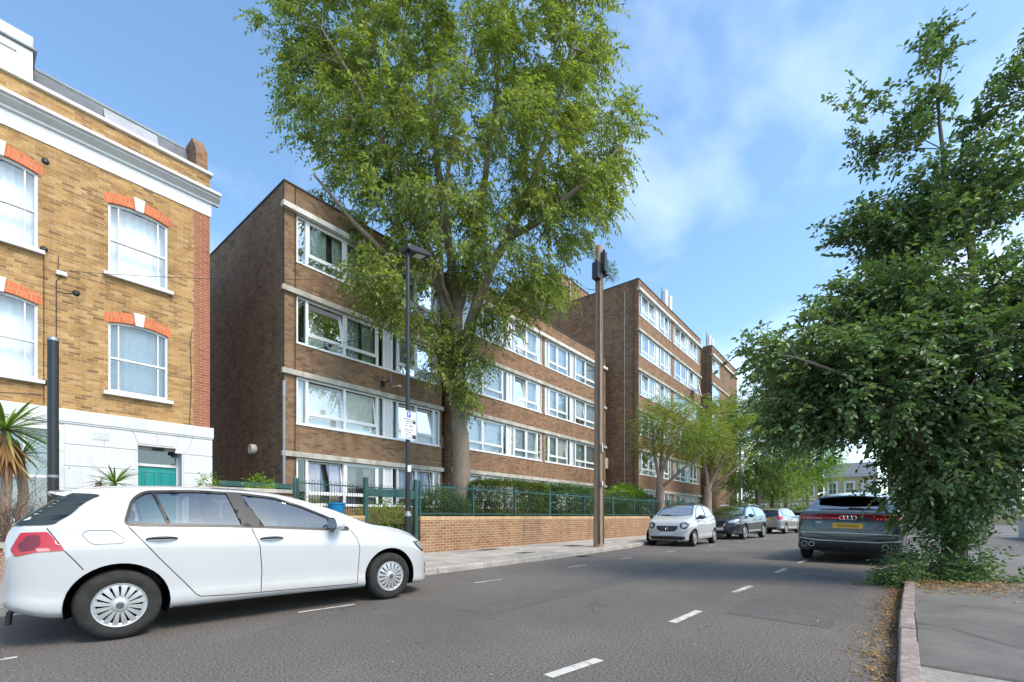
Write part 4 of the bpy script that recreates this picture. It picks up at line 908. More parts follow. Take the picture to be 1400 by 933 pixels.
for x in (-1.322, 1.298):
    for sd_ in (-1, 1):
        wh = wheel(car, x, .297, .872, sd_, .297, .190, .19, 'cover', M['alloy'])
        # hub emblem: a ring with a v over a w
        e = MB(); yy = sd_*(.872+.0235)
        def bar(a, c): e.obox((x+(a[0]+c[0])/2, yy, .297+(a[1]+c[1])/2), ((c[0]-a[0])/2, 0, (c[1]-a[1])/2), (0, .001, 0), tuple(Vector((-(c[1]-a[1]), 0, c[0]-a[0])).normalized()*.0019))
        e.lathe([(.0235,-.001),(.0265,-.001),(.0265,.001),(.0235,.001)], 20, (x, yy, .297), 'y', True)
        for a, c in (((-.010,.021),(0,.004)),((0,.004),(.010,.021)),((-.020,.010),(-.009,-.017)),((-.009,-.017),(0,.000)),((0,.0),(.009,-.017)),((.009,-.017),(.020,.010))): bar(a, c)
        e.build('hub_emblem', M['chrome'], wh, local=True)
wells(car, (-1.322, 1.298), .305, .352, .55, .868); underpan(car, -1.6, 1.9, .66, .22); seatset(car, .02, -.78, .42, .58)
b = MB(); b.box(.62, 1.05, -.66, .66, .72, .90); b.build('dashboard', M['seat'], car.root, local=True, bevel=.05)
b = MB(); pts = [(.50+.0*0, .36+.18*math.cos(t), .93+.17*math.sin(t)) for t in [2*math.pi*i/24 for i in range(25)]]; pts = [(p[0]-.10*(p[2]-.93)/.17*-1*.3, p[1]-.72*0, p[2]) for p in pts]; pts = [(p[0], -p[1], p[2]) for p in pts]; b.tube(pts, .014, 6, False); b.tube([(.52,-.18,.93),(.52,-.54,.93)], .014, 6); b.build('steering_wheel', M['seat'], car.root, smooth=True, local=True)
car.finish()
# ---- blue grey coupe shaped suv, seen from behind
def common(car, ax, Rw, rim, wy, style, mr, wellr, win, cab, seats=True):
    for x in ax:
        for sd_ in (-1, 1): wheel(car, x, Rw, wy, sd_, Rw, rim, .2, style, mr)
    wells(car, ax, Rw+.01, wellr, .55, wy-.005)
    if seats: seatset(car, *seats)
Q = dict(
 zt=[(-2.56,.72),(-2.55,.90),(-2.53,1.03),(-2.50,1.12),(-2.44,1.18),(-2.3,1.235),(-2.1,1.34),(-1.8,1.475),(-1.45,1.575),(-1.0,1.645),(-.4,1.68),(.2,1.665),(.6,1.58),(1.0,1.38),(1.25,1.24),(1.45,1.17),(2.0,1.09),(2.25,1.0),(2.38,.85),(2.43,.65)],
 zb=[(-2.56,.66),(-2.54,.92),(-2.50,1.06),(-2.42,1.11),(-2.2,1.13),(-1.5,1.12),(0,1.08),(1.3,1.04),(2.0,.98),(2.25,.88),(2.38,.74),(2.43,.6)],
 zo=[(-2.56,.40),(-2.5,.30),(-2.3,.26),(-1.8,.24),(1.8,.24),(2.3,.24),(2.43,.34)],
 wm=[(-2.56,.84),(-2.545,.90),(-2.48,.945),(-2.3,.975),(-1.9,.995),(-1.5,1.0),(0,.975),(1.5,1.0),(1.9,.97),(2.2,.88),(2.35,.74),(2.43,.5)],
 wr=[(-2.56,.78),(-2.5,.86),(-2.42,.85),(-2.3,.80),(-2.1,.76),(-1.7,.70),(-1.0,.66),(.2,.66),(.8,.74),(1.2,.80),(1.8,.78),(2.2,.6),(2.43,.35)], tum=.06, crease=.02)
car = Car('coupe_suv', 'blue grey SUV with full-width red tail lamp and yellow plate parked beside the right kerb', 'car', Q, (15.05, .45, .0), R(-2.2), M['p_grey'], None)
car.root.rotation_euler = (R(1.4), 0, R(-2.2)); car.root.location.z = -.012
for xc in (-1.5, 1.5): car.cut(circle((xc, .39), .445, 32), 'side', lambda c: abs(c.y) > .5)
SD = rpoly([(-2.0,1.175),(-1.2,1.15),(.9,1.11),(1.0,1.14),(.35,1.50),(-.3,1.585),(-1.0,1.55),(-1.7,1.37)], .05)
for v in ('L', 'R'):
    car.panel('side_glass', SD, v, M['darkglass'], .003); car.panel('window_trim', grow(SD, .02), v, M['chrome'], .0035, hole=grow(SD, -.008))
    car.panel('tail_lamp', rpoly([(-2.62,1.115),(-2.30,1.10),(-2.34,1.06),(-2.62,.985)], .02), v, M['lampred'], .005, step=.03)
    b = MB()
    for pl in ([(-1.25,1.13),(-1.1,.9),(-1.0,.45),(-.9,.36),(.9,.34),(1.0,1.05)], [(-.15,1.11),(-.12,.35)], [(-2.62,.72),(-2.2,.74),(-1.98,.62)]): car.strip(b, pl, v, .008)
    b.build('panel_gap', M['seam'], car.root, local=True)
    handle(car, -1.1, -.88, .95, v, M['p_grey']); handle(car, -.05, .17, .95, v, M['p_grey'])
    car.panel('arch_trim', circle((-1.5,.39),.49,36), v, M['trim'], .006, hole=circle((-1.5,.39),.448,36)); car.panel('arch_trim', circle((1.5,.39),.49,36), v, M['trim'], .006, hole=circle((1.5,.39),.448,36))
mirror(car, .8, 1.17, .93, -1, M['p_black'], k=1.3); mirror(car, .8, 1.17, .93, 1, M['p_black'], k=1.3)
car.panel('rear_window', rpoly([(-.70,1.235),(-.56,1.44),(-.2,1.50),(.2,1.50),(.56,1.44),(.70,1.235)], .04), 'rear', M['darkglass'], .004)
car.panel('rear_window_trim', rpoly([(-.66,1.455),(-.5,1.525),(.5,1.525),(.66,1.455),(.58,1.44),(.2,1.505),(-.2,1.505),(-.58,1.44)], .01), 'rear', M['p_black'], .008)
b = MB(); sp_ = []
for i in range(15):
    y = -.62+1.24*i/14; bow = .05*(1-(y/.62)**2); sp_.append([(-1.55, y, 1.53+bow*.9), (-1.98-bow, y, 1.50+bow), (-1.99-bow, y, 1.47+bow), (-1.7, y, 1.45+bow*.6)])
b.add([p for r_ in sp_ for p in r_], [(4*i+j, 4*i+(j+1) % 4, 4*i+4+(j+1) % 4, 4*i+4+j) for i in range(14) for j in range(4)]+[(3,2,1,0), (56,57,58,59)])
b.build('roof_spoiler', M['p_grey'], car.root, smooth=True, auto=True, local=True)
for sd_ in (-1, 1):
    b = MB(); b.tube([(-1.5,sd_*.70,1.585),(-1.3,sd_*.70,1.635),(-.3,sd_*.69,1.69),(.2,sd_*.69,1.665),(.3,sd_*.69,1.62)], .016, 8); b.build('roof_rail', M['chrome'], car.root, smooth=True, local=True)
b = MB(); b.prism([(-1.35,1.63),(-1.5,1.60),(-1.47,1.70)], -.02, .02); b.build('roof_aerial', M['p_grey'], car.root, local=True, bevel=.006)
car.panel('lamp_bar', rpoly([(-.885,1.085),(-.885,.985),(-.45,.985),(-.38,1.01),(.38,1.01),(.45,.985),(.885,.985),(.885,1.085),(.5,1.125),(-.5,1.125)], .012), 'rear', M['p_black'], .004, step=.04)
car.panel('lamp_bar_lens', rpoly([(-.88,1.08),(-.88,1.035),(-.42,1.055),(.42,1.055),(.88,1.035),(.88,1.08),(.5,1.11),(-.5,1.11)], .008), 'rear', M['lampred2'], .008, step=.04)
for sd_ in (-1, 1):
    car.panel('tail_lamp', rpoly([(sd_*.88,1.04),(sd_*.88,.992),(sd_*.47,.992),(sd_*.42,1.035)], .01), 'rear', M['lampred'], .009, step=.03)
    b = MB()
    for k in range(6): y = sd_*(.84-k*.065); b.obox(tuple(car.proj((y, 1.015), 'rear', .013)), (.002,0,0), (0,.010,0), (0,0,.02))
    b.build('lamp_segment', M['amber'], car.root, local=True)
b = MB()
for k in range(4):
    c = car.proj((-.115+.075*k+.0025, 1.03), 'rear', .012); pts = [(c[0], c[1]+.045*math.cos(t), c[2]+.045*math.sin(t)) for t in [2*math.pi*i/20 for i in range(21)]]; b.tube(pts, .006, 6, False)
b.build('ring_emblem', M['chrome'], car.root, smooth=True, local=True)
car.panel('number_plate', [(-.27,.915),(.27,.915),(.27,.80),(-.27,.80)], 'rear', M['plate_y'], .014)
car.panel('plate_characters', [(-.20,.888),(.19,.888),(.19,.83),(-.20,.83)], 'rear', M['plate_t'], .016)
b = MB(); car.strip(b, [(.66,.98),(.62,.80),(.5,.765),(-.5,.765),(-.62,.80),(-.66,.98)], 'rear', .008, .003); b.build('tailgate_gap', M['seam'], car.root, local=True)
b = MB(); car.strip(b, [(-.9,.685),(0,.70),(.9,.685)], 'rear', .02, .004); car.strip(b, [(.46,.93),(.60,.93)], 'rear', .016, .004); car.strip(b, [(.48,.90),(.58,.90)], 'rear', .010, .004); b.build('bright_trim', M['alloy'], car.root, local=True)
car.panel('diffuser', rpoly([(-.9,.54),(-.55,.50),(.55,.50),(.9,.54),(.86,.38),(.6,.30),(-.6,.30),(-.86,.38)], .03), 'rear', M['trim'], .006)
b = MB(); car.strip(b, [(-.90,.56),(-.55,.515),(.55,.515),(.90,.56)], 'rear', .022, .010); b.build('diffuser_lip', M['alloy'], car.root, local=True)
for y in (-.42,-.21,0,.21,.42): b = MB(); b.obox((-2.54, y, .40), (.05,0,0), (0,.006,0), (0,0,.07)); b.build('diffuser_fin', M['trim'], car.root, local=True)
for sd_ in (-1, 1):
    for y in (.66, .80): b = MB(); b.lathe([(.052,-2.50),(.058,-2.585),(.048,-2.585),(.044,-2.50)], 20, (0, sd_*y, .42), 'x'); b.build('exhaust_tip', M['chrome'], car.root, smooth=True, auto=True, local=True)
b = MB(); p0 = car.proj((.0, 1.235), 'rear', .02); p1 = car.proj((-.45, 1.225), 'rear', .015); b.tube([p0, p1], [.022, .008], 6); b.tube([p0, (p0[0]+.02, p0[1], p0[2]-.05)], .02, 6); b.build('rear_wiper', M['trim'], car.root, local=True)
common(car, (-1.5, 1.5), .385, .27, .985, 10, M['alloy_d'], .445, None, None, None); underpan(car, -2.35, 2.2, .8, .27)
car.finish()
# ---- small white city car facing the viewer
S = dict(
 zt=[(-1.745,.55),(-1.73,.75),(-1.68,.95),(-1.60,1.12),(-1.45,1.32),(-1.25,1.43),(-.9,1.50),(-.3,1.535),(.2,1.51),(.5,1.43),(.8,1.25),(1.0,1.12),(1.15,1.05),(1.35,.99),(1.55,.92),(1.66,.83),(1.72,.70),(1.745,.55)],
 zb=[(-1.745,.5),(-1.72,.72),(-1.66,.90),(-1.5,1.0),(-1.0,1.02),(0,.98),(.8,.95),(1.15,.93),(1.4,.90),(1.58,.83),(1.68,.74),(1.73,.62),(1.745,.5)],
 zo=[(-1.745,.35),(-1.6,.24),(-1.2,.22),(1.2,.2),(1.6,.19),(1.7,.22),(1.745,.32)],
 wm=[(-1.745,.5),(-1.72,.64),(-1.62,.76),(-1.4,.82),(-1.1,.832),(0,.815),(1.1,.832),(1.35,.81),(1.55,.74),(1.66,.64),(1.73,.5),(1.745,.4)],
 wr=[(-1.745,.4),(-1.6,.64),(-1.4,.60),(-.9,.575),(0,.575),(.5,.60),(.9,.66),(1.15,.69),(1.45,.62),(1.66,.5),(1.745,.3)], tum=.05, crease=.02)
car = Car('city_car', 'small white city car with black roof facing down the road nearest the wooden pole', 'car', S, (17.5, 5.78, 0), R(180.5), M['p_white'], None)
SD = rpoly([(-1.25,1.10),(-.4,1.0),(.85,.955),(1.0,.98),(.55,1.33),(.2,1.435),(-.5,1.455),(-1.05,1.41)], .05)
car.cut(SD, 'side', fl)
WS = rpoly([(.42,-.52),(1.02,-.64),(1.12,-.3),(1.14,0),(1.12,.3),(1.02,.64),(.42,.52),(.34,.2),(.33,0),(.34,-.2)], .05); car.cut(WS, 'top', lambda c: c.z > .8)
for xc in (-1.247, 1.247): car.cut(circle((xc, .30), .335, 28), 'side', lambda c: abs(c.y) > .5)
car.panel('windscreen', WS, 'top', M['carglass'], -.003); car.panel('windscreen_trim', grow(WS, .012), 'top', M['trim'], .002, hole=grow(WS, -.015))
car.panel('roof_panel', rpoly([(.42,-.50),(.33,-.2),(.32,.2),(.42,.50),(-1.2,.50),(-1.25,-.50)], .05), 'top', M['p_black'], .004)
for v in ('L', 'R'):
    car.panel('side_glass', SD, v, M['carglass'], -.003); car.panel('window_trim', grow(SD, .014), v, M['trim'], .002, hole=grow(SD, -.012))
    car.panel('pillar_trim', [(-.28,1.46),(-.36,1.46),(-.30,.99),(-.20,.985)], v, M['p_black'], .003)
    b = MB()
    for pl in ([(-.25,.98),(-.22,.35)], [(.98,.95),(1.0,.8),(.92,.5),(.85,.3)], [(-.9,1.04),(-.86,.7),(-.75,.5),(-.7,.33),(.85,.3)]): car.strip(b, pl, v, .008)
    b.build('panel_gap', M['seam'], car.root, local=True); handle(car, -.16, .03, .86, v, M['p_white2']); handle(car, -.85, -.68, .9, v, M['p_white2'])
    sg = 1 if v == 'L' else -1
    car.panel('head_lamp', rpoly([(sg*.42,.80),(sg*.60,.86),(sg*.72,.80),(sg*.69,.66),(sg*.58,.60),(sg*.45,.65)], .05), 'front', M['lampdark'], .004, step=.03)
    car.panel('head_lamp_lens', ellipse((sg*.575,.73), .075, .065, 20), 'front', M['lampclear'], .010, step=.03)
    car.panel('running_lamp', rpoly([(sg*.53,.53),(sg*.66,.55),(sg*.66,.52),(sg*.53,.50)], .01), 'front', M['lampclear'], .006, step=.03)
car.panel('grille', rpoly([(-.38,.72),(.38,.72),(.36,.60),(.24,.53),(-.24,.53),(-.36,.60)], .04), 'front', M['p_black'], .005, step=.04)
b = MB(); c = car.proj((0, .625), 'front', .015); pts = [(c[0], .042*math.cos(t), c[2]+.042*math.sin(t)) for t in [R(50)+R(280)*i/16 for i in range(17)]]; b.tube(pts, .012, 6); b.add([(c[0]+.005,.02,c[2]+.03),(c[0]+.005,.02,c[2]-.03),(c[0]+.005,.062,c[2])], [(0,1,2)]); b.build('grille_emblem', M['chrome'], car.root, local=True)
car.panel('number_plate', [(-.26,.50),(.26,.50),(.26,.395),(-.26,.395)], 'front', M['plate_w'], .012)
car.panel('lower_grille', rpoly([(-.60,.36),(.60,.36),(.62,.30),(.55,.24),(-.55,.24),(-.62,.30)], .03), 'front', M['trim'], .005, step=.04)
b = MB(); b.tube([(1.10,.28,1.045),(1.0,-.25,1.12)], .007, 5); b.tube([(1.10,-.1,1.05),(.98,-.58,1.10)], .007, 5); b.build('wiper', M['trim'], car.root, local=True)
mirror(car, .78, 1.03, .76, -1, M['p_black'], k=1.1); mirror(car, .78, 1.03, .76, 1, M['p_black'], k=1.1)
common(car, (-1.247, 1.247), .295, .19, .815, 7, M['alloy'], .335, None, None, (.0, -.75, .45, .55)); underpan(car, -1.5, 1.5, .62, .22); car.finish()
# ---- dark crossover facing the viewer
K = dict(
 zt=[(-2.16,.6),(-2.15,.85),(-2.08,1.05),(-1.95,1.25),(-1.75,1.43),(-1.4,1.53),(-.8,1.59),(-.1,1.60),(.3,1.55),(.7,1.38),(1.0,1.20),(1.15,1.11),(1.5,1.06),(1.9,.98),(2.1,.88),(2.18,.72),(2.2,.55)],
 zb=[(-2.16,.55),(-2.12,.85),(-2.0,1.0),(-1.7,1.06),(-.8,1.04),(.3,.99),(1.1,.97),(1.6,.94),(1.95,.88),(2.12,.76),(2.2,.5)],
 zo=[(-2.16,.4),(-2.0,.26),(1.9,.24),(2.15,.25),(2.2,.34)],
 wm=[(-2.16,.55),(-2.1,.75),(-1.95,.85),(-1.5,.90),(0,.885),(1.4,.905),(1.75,.88),(2.0,.78),(2.14,.62),(2.2,.45)],
 wr=[(-2.16,.45),(-2.0,.70),(-1.7,.64),(-1.0,.60),(0,.60),(.5,.64),(1.1,.74),(1.6,.70),(2.0,.55),(2.2,.35)], tum=.05, crease=.025)
car = Car('crossover_car', 'dark brown crossover parked behind the small white city car', 'car', K, (24.05, 5.42, 0), R(173.5), M['p_dark'], None)
SD = rpoly([(-1.75,1.14),(-.5,1.06),(.9,1.02),(1.0,1.05),(.4,1.44),(-.1,1.50),(-.9,1.50),(-1.5,1.42)], .05)
WS = rpoly([(.40,-.56),(1.0,-.68),(1.12,-.3),(1.14,0),(1.12,.3),(1.0,.68),(.40,.56),(.3,.2),(.29,0),(.3,-.2)], .05)
car.cut(SD, 'side', fl); car.cut(WS, 'top', lambda c: c.z > .8)
for xc in (-1.32, 1.32): car.cut(circle((xc, .345), .39, 28), 'side', lambda c: abs(c.y) > .5)
car.panel('windscreen', WS, 'top', M['carglass'], -.003); car.panel('windscreen_trim', grow(WS, .012), 'top', M['trim'], .002, hole=grow(WS, -.015))
for v in ('L', 'R'):
    car.panel('side_glass', SD, v, M['carglass'], -.003); car.panel('window_trim', grow(SD, .016), v, M['chrome'], .002, hole=grow(SD, -.006))
    car.panel('pillar_trim', [(-.33,1.5),(-.42,1.5),(-.36,1.055),(-.26,1.05)], v, M['p_black'], .003)
    sg = 1 if v == 'L' else -1
    b = MB()
    for pl in ([(-.3,1.04),(-.27,.35)], [(1.0,1.0),(.95,.5),(.9,.33)], [(-1.1,1.04),(-1.0,.6),(-.85,.35),(.9,.33)]): car.strip(b, pl, v, .009)
    b.build('panel_gap', M['seam'], car.root, local=True); handle(car, -.2, .02, .9, v, M['p_black']); handle(car, -1.0, -.8, .93, v, M['p_black'])
    car.panel('head_lamp', rpoly([(sg*.42,.83),(sg*.74,.93),(sg*.82,.88),(sg*.70,.76),(sg*.45,.75)], .03), 'front', M['lampclear'], .006, step=.03)
    car.panel('sill_cladding', rpoly([(-.9,.36),(.9,.34),(.9,.24),(-.9,.24)], .02), v, M['trim'], .006)
    for xc in (-1.32, 1.32): car.panel('arch_trim', circle((xc,.345),.44,32), v, M['trim'], .006, hole=circle((xc,.345),.392,32))
    b = MB(); car.strip(b, [(sg*.40,.86),(sg*.22,.56),(0,.54)], 'front', .05, .012); b.build('grille_chrome', M['chrome'], car.root, local=True)
    car.panel('fog_grille', rpoly([(sg*.50,.58),(sg*.80,.62),(sg*.78,.48),(sg*.52,.44)], .02), 'front', M['trim'], .005, step=.04)
    b = MB(); b.tube([(-1.4,sg*.64,1.55),(-.8,sg*.63,1.61),(0,sg*.63,1.61),(.2,sg*.64,1.57)], .015, 6); b.build('roof_rail', M['chrome'], car.root, local=True)
car.panel('grille', rpoly([(-.38,.84),(.38,.84),(.24,.56),(-.24,.56)], .03), 'front', M['trim'], .006, step=.04)
car.panel('number_plate', [(-.26,.54),(.26,.54),(.26,.43),(-.26,.43)], 'front', M['plate_w'], .016)
car.panel('lower_grille', rpoly([(-.6,.40),(.6,.40),(.55,.28),(-.55,.28)], .03), 'front', M['trim'], .006, step=.05)
mirror(car, .82, 1.10, .84, -1, M['p_dark'], k=1.2); mirror(car, .82, 1.10, .84, 1, M['p_dark'], k=1.2)
common(car, (-1.32, 1.32), .34, .23, .885, 5, M['alloy'], .39, None, None, (-.05, -.9, .5, .6)); underpan(car, -1.9, 1.9, .68, .26); car.finish()
# ---- silver people carrier facing away, and the little car beyond it
def rear_car(name, label, T_, loc, yaw, pm, lampz, gl, wins, ax, Rw, platez):
    car = Car(name, label, 'car', T_, loc, yaw, pm, None)
    for xc in ax: car.cut(circle((xc, Rw+.005), Rw+.045, 26), 'side', lambda c: abs(c.y) > .5)
    for v in ('L', 'R'):
        sg = 1 if v == 'L' else -1
        car.panel('side_glass', wins, v, M['darkglass'], .003); car.panel('window_trim', grow(wins, .016), v, M['trim'], .0035, hole=grow(wins, -.006))
        car.panel('tail_lamp', rpoly(lampz[0], .03), v, M['lampred'], .005, step=.03)
        car.panel('tail_lamp', rpoly([(sg*a, c) for a, c in lampz[1]], .03), 'rear', M['lampred'], .005, step=.03)
        b = MB(); car.strip(b, [(-.25,.98),(-.22,.35)], v, .009); car.strip(b, [(-1.0,1.0),(-.95,.6),(-.8,.35),(.9,.33),(.95,.9)], v, .009); b.build('panel_gap', M['seam'], car.root, local=True)
        handle(car, -.15, .05, .88, v, pm); handle(car, -.95, -.75, .9, v, pm)
    car.panel('rear_window', gl, 'rear', M['darkglass'], .004); car.panel('number_plate', [(-.26,platez+.11),(.26,platez+.11),(.26,platez),(-.26,platez)], 'rear', M['plate_y'], .012)
    car.panel('bumper_insert', rpoly([(-.6,.40),(.6,.40),(.55,.30),(-.55,.30)], .03), 'rear', M['trim'], .005)
    mirror(car, .85, 1.05, .84, -1, M['p_black'], k=1.1); mirror(car, .85, 1.05, .84, 1, M['p_black'], k=1.1)
    common(car, ax, Rw, Rw-.11, .885 if Rw > .3 else .80, 7, M['alloy'], Rw+.045, None, None, None); underpan(car, -1.8, 1.8, .64, .24); car.finish()
    return car
V = dict(
 zt=[(-2.12,.6),(-2.11,.85),(-2.06,1.02),(-1.98,1.18),(-1.82,1.42),(-1.7,1.52),(-1.3,1.58),(-.5,1.61),(.2,1.58),(.7,1.42),(1.1,1.2),(1.35,1.08),(1.7,.98),(1.95,.85),(2.1,.65),(2.14,.5)],
 zb=[(-2.12,.55),(-2.08,.85),(-1.98,1.0),(-1.7,1.04),(0,.98),(1.2,.94),(1.7,.88),(2.0,.72),(2.14,.45)],
 zo=[(-2.12,.4),(-2.0,.28),(1.9,.22),(2.14,.32)],
 wm=[(-2.12,.62),(-2.08,.76),(-1.95,.85),(-1.6,.89),(0,.89),(1.4,.90),(1.8,.82),(2.05,.6),(2.14,.45)],
 wr=[(-2.12,.5),(-2.0,.70),(-1.75,.62),(-1.0,.60),(0,.60),(.7,.66),(1.3,.72),(1.8,.6),(2.14,.3)], tum=.05, crease=.02)
rear_car('people_carrier', 'grey beige people carrier with red lamps parked facing away beyond the dark crossover', V, (32.75, 4.98, 0), R(-7), M['p_silver'],
 ([(-2.2,1.02),(-1.80,1.07),(-1.75,1.0),(-1.95,.86),(-2.2,.84)], [(.56,1.04),(.84,1.05),(.84,.86),(.60,.84)]), rpoly([(-.66,1.08),(-.56,1.42),(.56,1.42),(.66,1.08),(0,1.02)], .05), rpoly([(-1.65,1.16),(-.3,1.04),(1.1,1.0),(1.2,1.03),(.6,1.40),(.1,1.49),(-1.0,1.50),(-1.55,1.42)], .05), (-1.32, 1.32), .32, .80)
V2 = dict(V); V2['zt'] = [(x, z*.94) for x, z in V['zt']]; V2['wm'] = [(x, w_*.95) for x, w_ in V['wm']]; V2['zb'] = [(x, z*.95) for x, z in V['zb']]
rear_car('small_car', 'grey green small car farthest down the road half hidden by the SUV', V2, (39.6, 3.92, 0), R(-9), M['p_green'],
 ([(-2.2,.95),(-1.9,.97),(-1.85,.9),(-1.95,.80),(-2.2,.80)], [(.6,.96),(.8,.97),(.8,.8),(.64,.79)]), rpoly([(-.60,1.02),(-.52,1.32),(.52,1.32),(.60,1.02),(0,.97)], .05), rpoly([(-1.55,1.08),(-.3,.99),(1.1,.95),(1.2,.98),(.6,1.30),(.1,1.38),(-1.0,1.39),(-1.45,1.3)], .05), (-1.32, 1.32), .30, .62)
# ------------------------------------------------------------------ street furniture
M['wood'] = None
def wood(name, col):
    m, nt, b = newmat(name); t = nt.nodes.new('ShaderNodeTexCoord'); mp_ = nt.nodes.new('ShaderNodeMapping'); mp_.inputs['Scale'].default_value = (14, 14, .7); nt.links.new(t.outputs['Object'], mp_.inputs[0])
    f = noise(nt, 2.2, 6, .65, mp_.outputs[0], .4); c = ramp(nt, f, [(.25, [x*.45 for x in col]), (.5, col), (.8, [x*1.45 for x in col])]); nt.links.new(c, b.inputs['Base Color']); b.inputs['Roughness'].default_value = .85
    bump(nt, b, f, .5, .01); return m
M['wood'] = wood('weathered_pole_wood', (.33,.235,.165)); M['bark'] = wood('grey_brown_bark', (.215,.17,.125)); M['bark_r'] = wood('dark_bark', (.15,.12,.09)); M['bark_p'] = wood('pinkish_bark', (.27,.19,.145))
# wooden telegraph pole
px_, py_ = 12.62, 6.75
t = thing('telegraph_pole', 'tall weathered wooden pole with black boxes and step irons at the kerb', 'pole', (px_, py_, .108))
b = MB(); b.tube([(px_,py_,.0),(px_+.01,py_,2.5),(px_,py_,5),(px_+.02,py_,7.5),(px_+.02,py_,9.45)], [.165,.15,.135,.12,.105], 20); b.build('pole', M['wood'], t, smooth=True, auto=True)
for i in range(11):
    z = 4.3+i*.42; sx = -1 if i % 2 else 1; b = MB(); b.tube([(px_+sx*.1,py_-sx*.08,z),(px_+sx*.26,py_-sx*.21,z),(px_+sx*.27,py_-sx*.215,z+.04)], .010, 6); b.build('step_iron', M['black'], t)
for (dx, dy, z0, z1, w_) in ((-.17,-.02,8.35,8.85,.11),(.15,-.12,8.55,9.05,.10),(.02,-.17,8.6,9.2,.075)):
    b = MB(); b.box(px_+dx-w_, px_+dx+w_, py_+dy-w_, py_+dy+w_, z0, z1); b.lathe([(0,z1),(w_*.6,z1),(w_*.6,z1+.09),(0,z1+.1)], 10, (px_+dx,py_+dy,0)); b.build('cable_box', M['black'], t, bevel=.02)
b = MB()
for dx, dy in ((-.17,-.07),(-.15,-.11),(-.02,-.185)): b.tube([(px_+dx,py_+dy,.2),(px_+dx*.9,py_+dy*.95,4),(px_+dx*.75,py_+dy*.8,8.5)], .013, 6)
b.build('riser_cable', M['black'], t)
b = MB(); b.box(px_-.115,px_-.04,py_-.18,py_-.165,2.0,2.14); b.box(px_-.1,px_-.05,py_-.18,py_-.165,3.05,3.3); b.build('tag_plate', M['lightgrey'], t)
# black column with lamp head and parking sign
lx, ly = onY(557.5, 8.75), 8.75
t = thing('street_lamp', 'slim black street lamp with flat head and white parking sign beside the green gate', 'street lamp', (lx, ly, .108))
b = MB(); b.tube([(lx,ly,.1),(lx,ly,1.06)], .088, 20); b.build('base_column', M['black'], t, smooth=True, auto=True)
b = MB(); b.lathe([(.088,1.06),(.085,1.10),(.06,1.16),(.058,1.18)], 20, (lx,ly,0)); b.build('collar', M['grey_metal'], t, smooth=True)
b = MB(); b.tube([(lx,ly,1.16),(lx,ly,4.2),(lx,ly,7.35)], [.058,.052,.046], 16); b.build('shaft', M['black'], t, smooth=True, auto=True)
hz = 7.42; b = MB(); b.prism([(-.12,hz+.02),(-.06,hz+.10),(.50,hz+.16),(.62,hz+.13),(.60,hz+.07),(.0,hz-.06),(-.10,hz-.05)], ly-.16, ly+.16); b.v = [(x+lx, y, z) for x, y, z in b.v]
hd = b.build('lamp_head', M['black'], t, bevel=.02)
b = MB(); b.obox((lx+.33, ly, hz+.005+.005), (.13,0,.0285), (0,.10,0), (0,0,.012)); b.build('lens', M['lightgrey'], hd)
M['sign_blue'] = simple('sign_blue', (.02,.12,.55), .4); M['ink'] = simple('sign_ink', (.03,.03,.035), .5); M['sign_white'] = simple('sign_white', (.66,.68,.68), .4)
def text(s_, size, loc, m, parent, name, rot=(R(90), 0, 0), align='CENTER'):
    c = bpy.data.curves.new(name, 'FONT'); c.body = s_; c.size = size; c.align_x = align; c.align_y = 'CENTER'; c.extrude = .0008
    o = bpy.data.objects.new(name, c); COL.objects.link(o)
    dg = bpy.context.evaluated_depsgraph_get(); me = bpy.data.meshes.new_from_object(o.evaluated_get(dg)); bpy.data.objects.remove(o)
    me.materials.clear(); me.materials.append(m); o = bpy.data.objects.new(name, me); COL.objects.link(o); o.parent = parent; l = parent_loc(parent)
    o.location = [a-q for a, q in zip(loc, l)]; o.rotation_euler = rot; return o
def sign_plate(t, x, y, z0, z1, w_):
    b = MB(); b.box(x-w_, x+w_, y-.012, y-.006, z0, z1); s_ = b.build('parking_sign', M['sign_white'], t, bevel=.002)
    b = MB(); rect_frame(b, x-w_+.008, x+w_-.008, z0+.008, z1-.008, y-.0135, y-.0118, .006); b.box(x-w_+.02,x+w_-.02,y-.0135,y-.0118,(z0+z1)/2+.09,(z0+z1)/2+.096); b.build('sign_border', M['ink'], s_)
    return s_
y_ = ly-.07; z0, z1 = hgt(550, 600, y_), hgt(550, 560, y_); sx = onY(558.5, y_); ww = (onY(570, y_)-onY(548, y_))/2
s_ = sign_plate(t, sx, y_, z0, z1, ww); hh = z1-z0; k = ww/.2
b = MB(); b.box(sx-.05*k, sx+.05*k, y_-.0145, y_-.012, z1-.135*k-.0, z1-.02*k); b.build('sign_symbol', M['sign_blue'], s_)
text('P', .12*k, (sx, y_-.0155, z1-.08*k), M['sign_white'], s_, 'sign_letter')
for i, (tx, dz, sz) in enumerate([('Permit holders only',.17,.036),('or pay here',.215,.036),('Mon - Fri',.26,.036),('9am - 5.30pm',.305,.036),('Max stay 4 hours',.385,.034),('No return',.43,.034),('within 1 hour',.475,.034),('Pay by phone',.53,.034),('At any time',.575,.034)]):
    if dz*k < hh-.02: text(tx, sz*k, (sx-.0*k, y_-.0155, z1-dz*k), M['ink'], s_, 'sign_text')
b = MB(); b.box(sx+.10*k, sx+.17*k, y_-.0145, y_-.012, z1-.25*k, z1-.19*k); b.box(sx+.09*k, sx+.18*k, y_-.0145, y_-.012, z0+.03, z0+.03+.08*k); b.build('sign_symbol', M['ink'], s_)
b = MB(); b.box(lx-.05, lx+.05, ly-.062, ly-.056, hgt(557,645,ly-.06), hgt(557,636,ly-.06)); b.build('column_label', M['sign_white'], t)
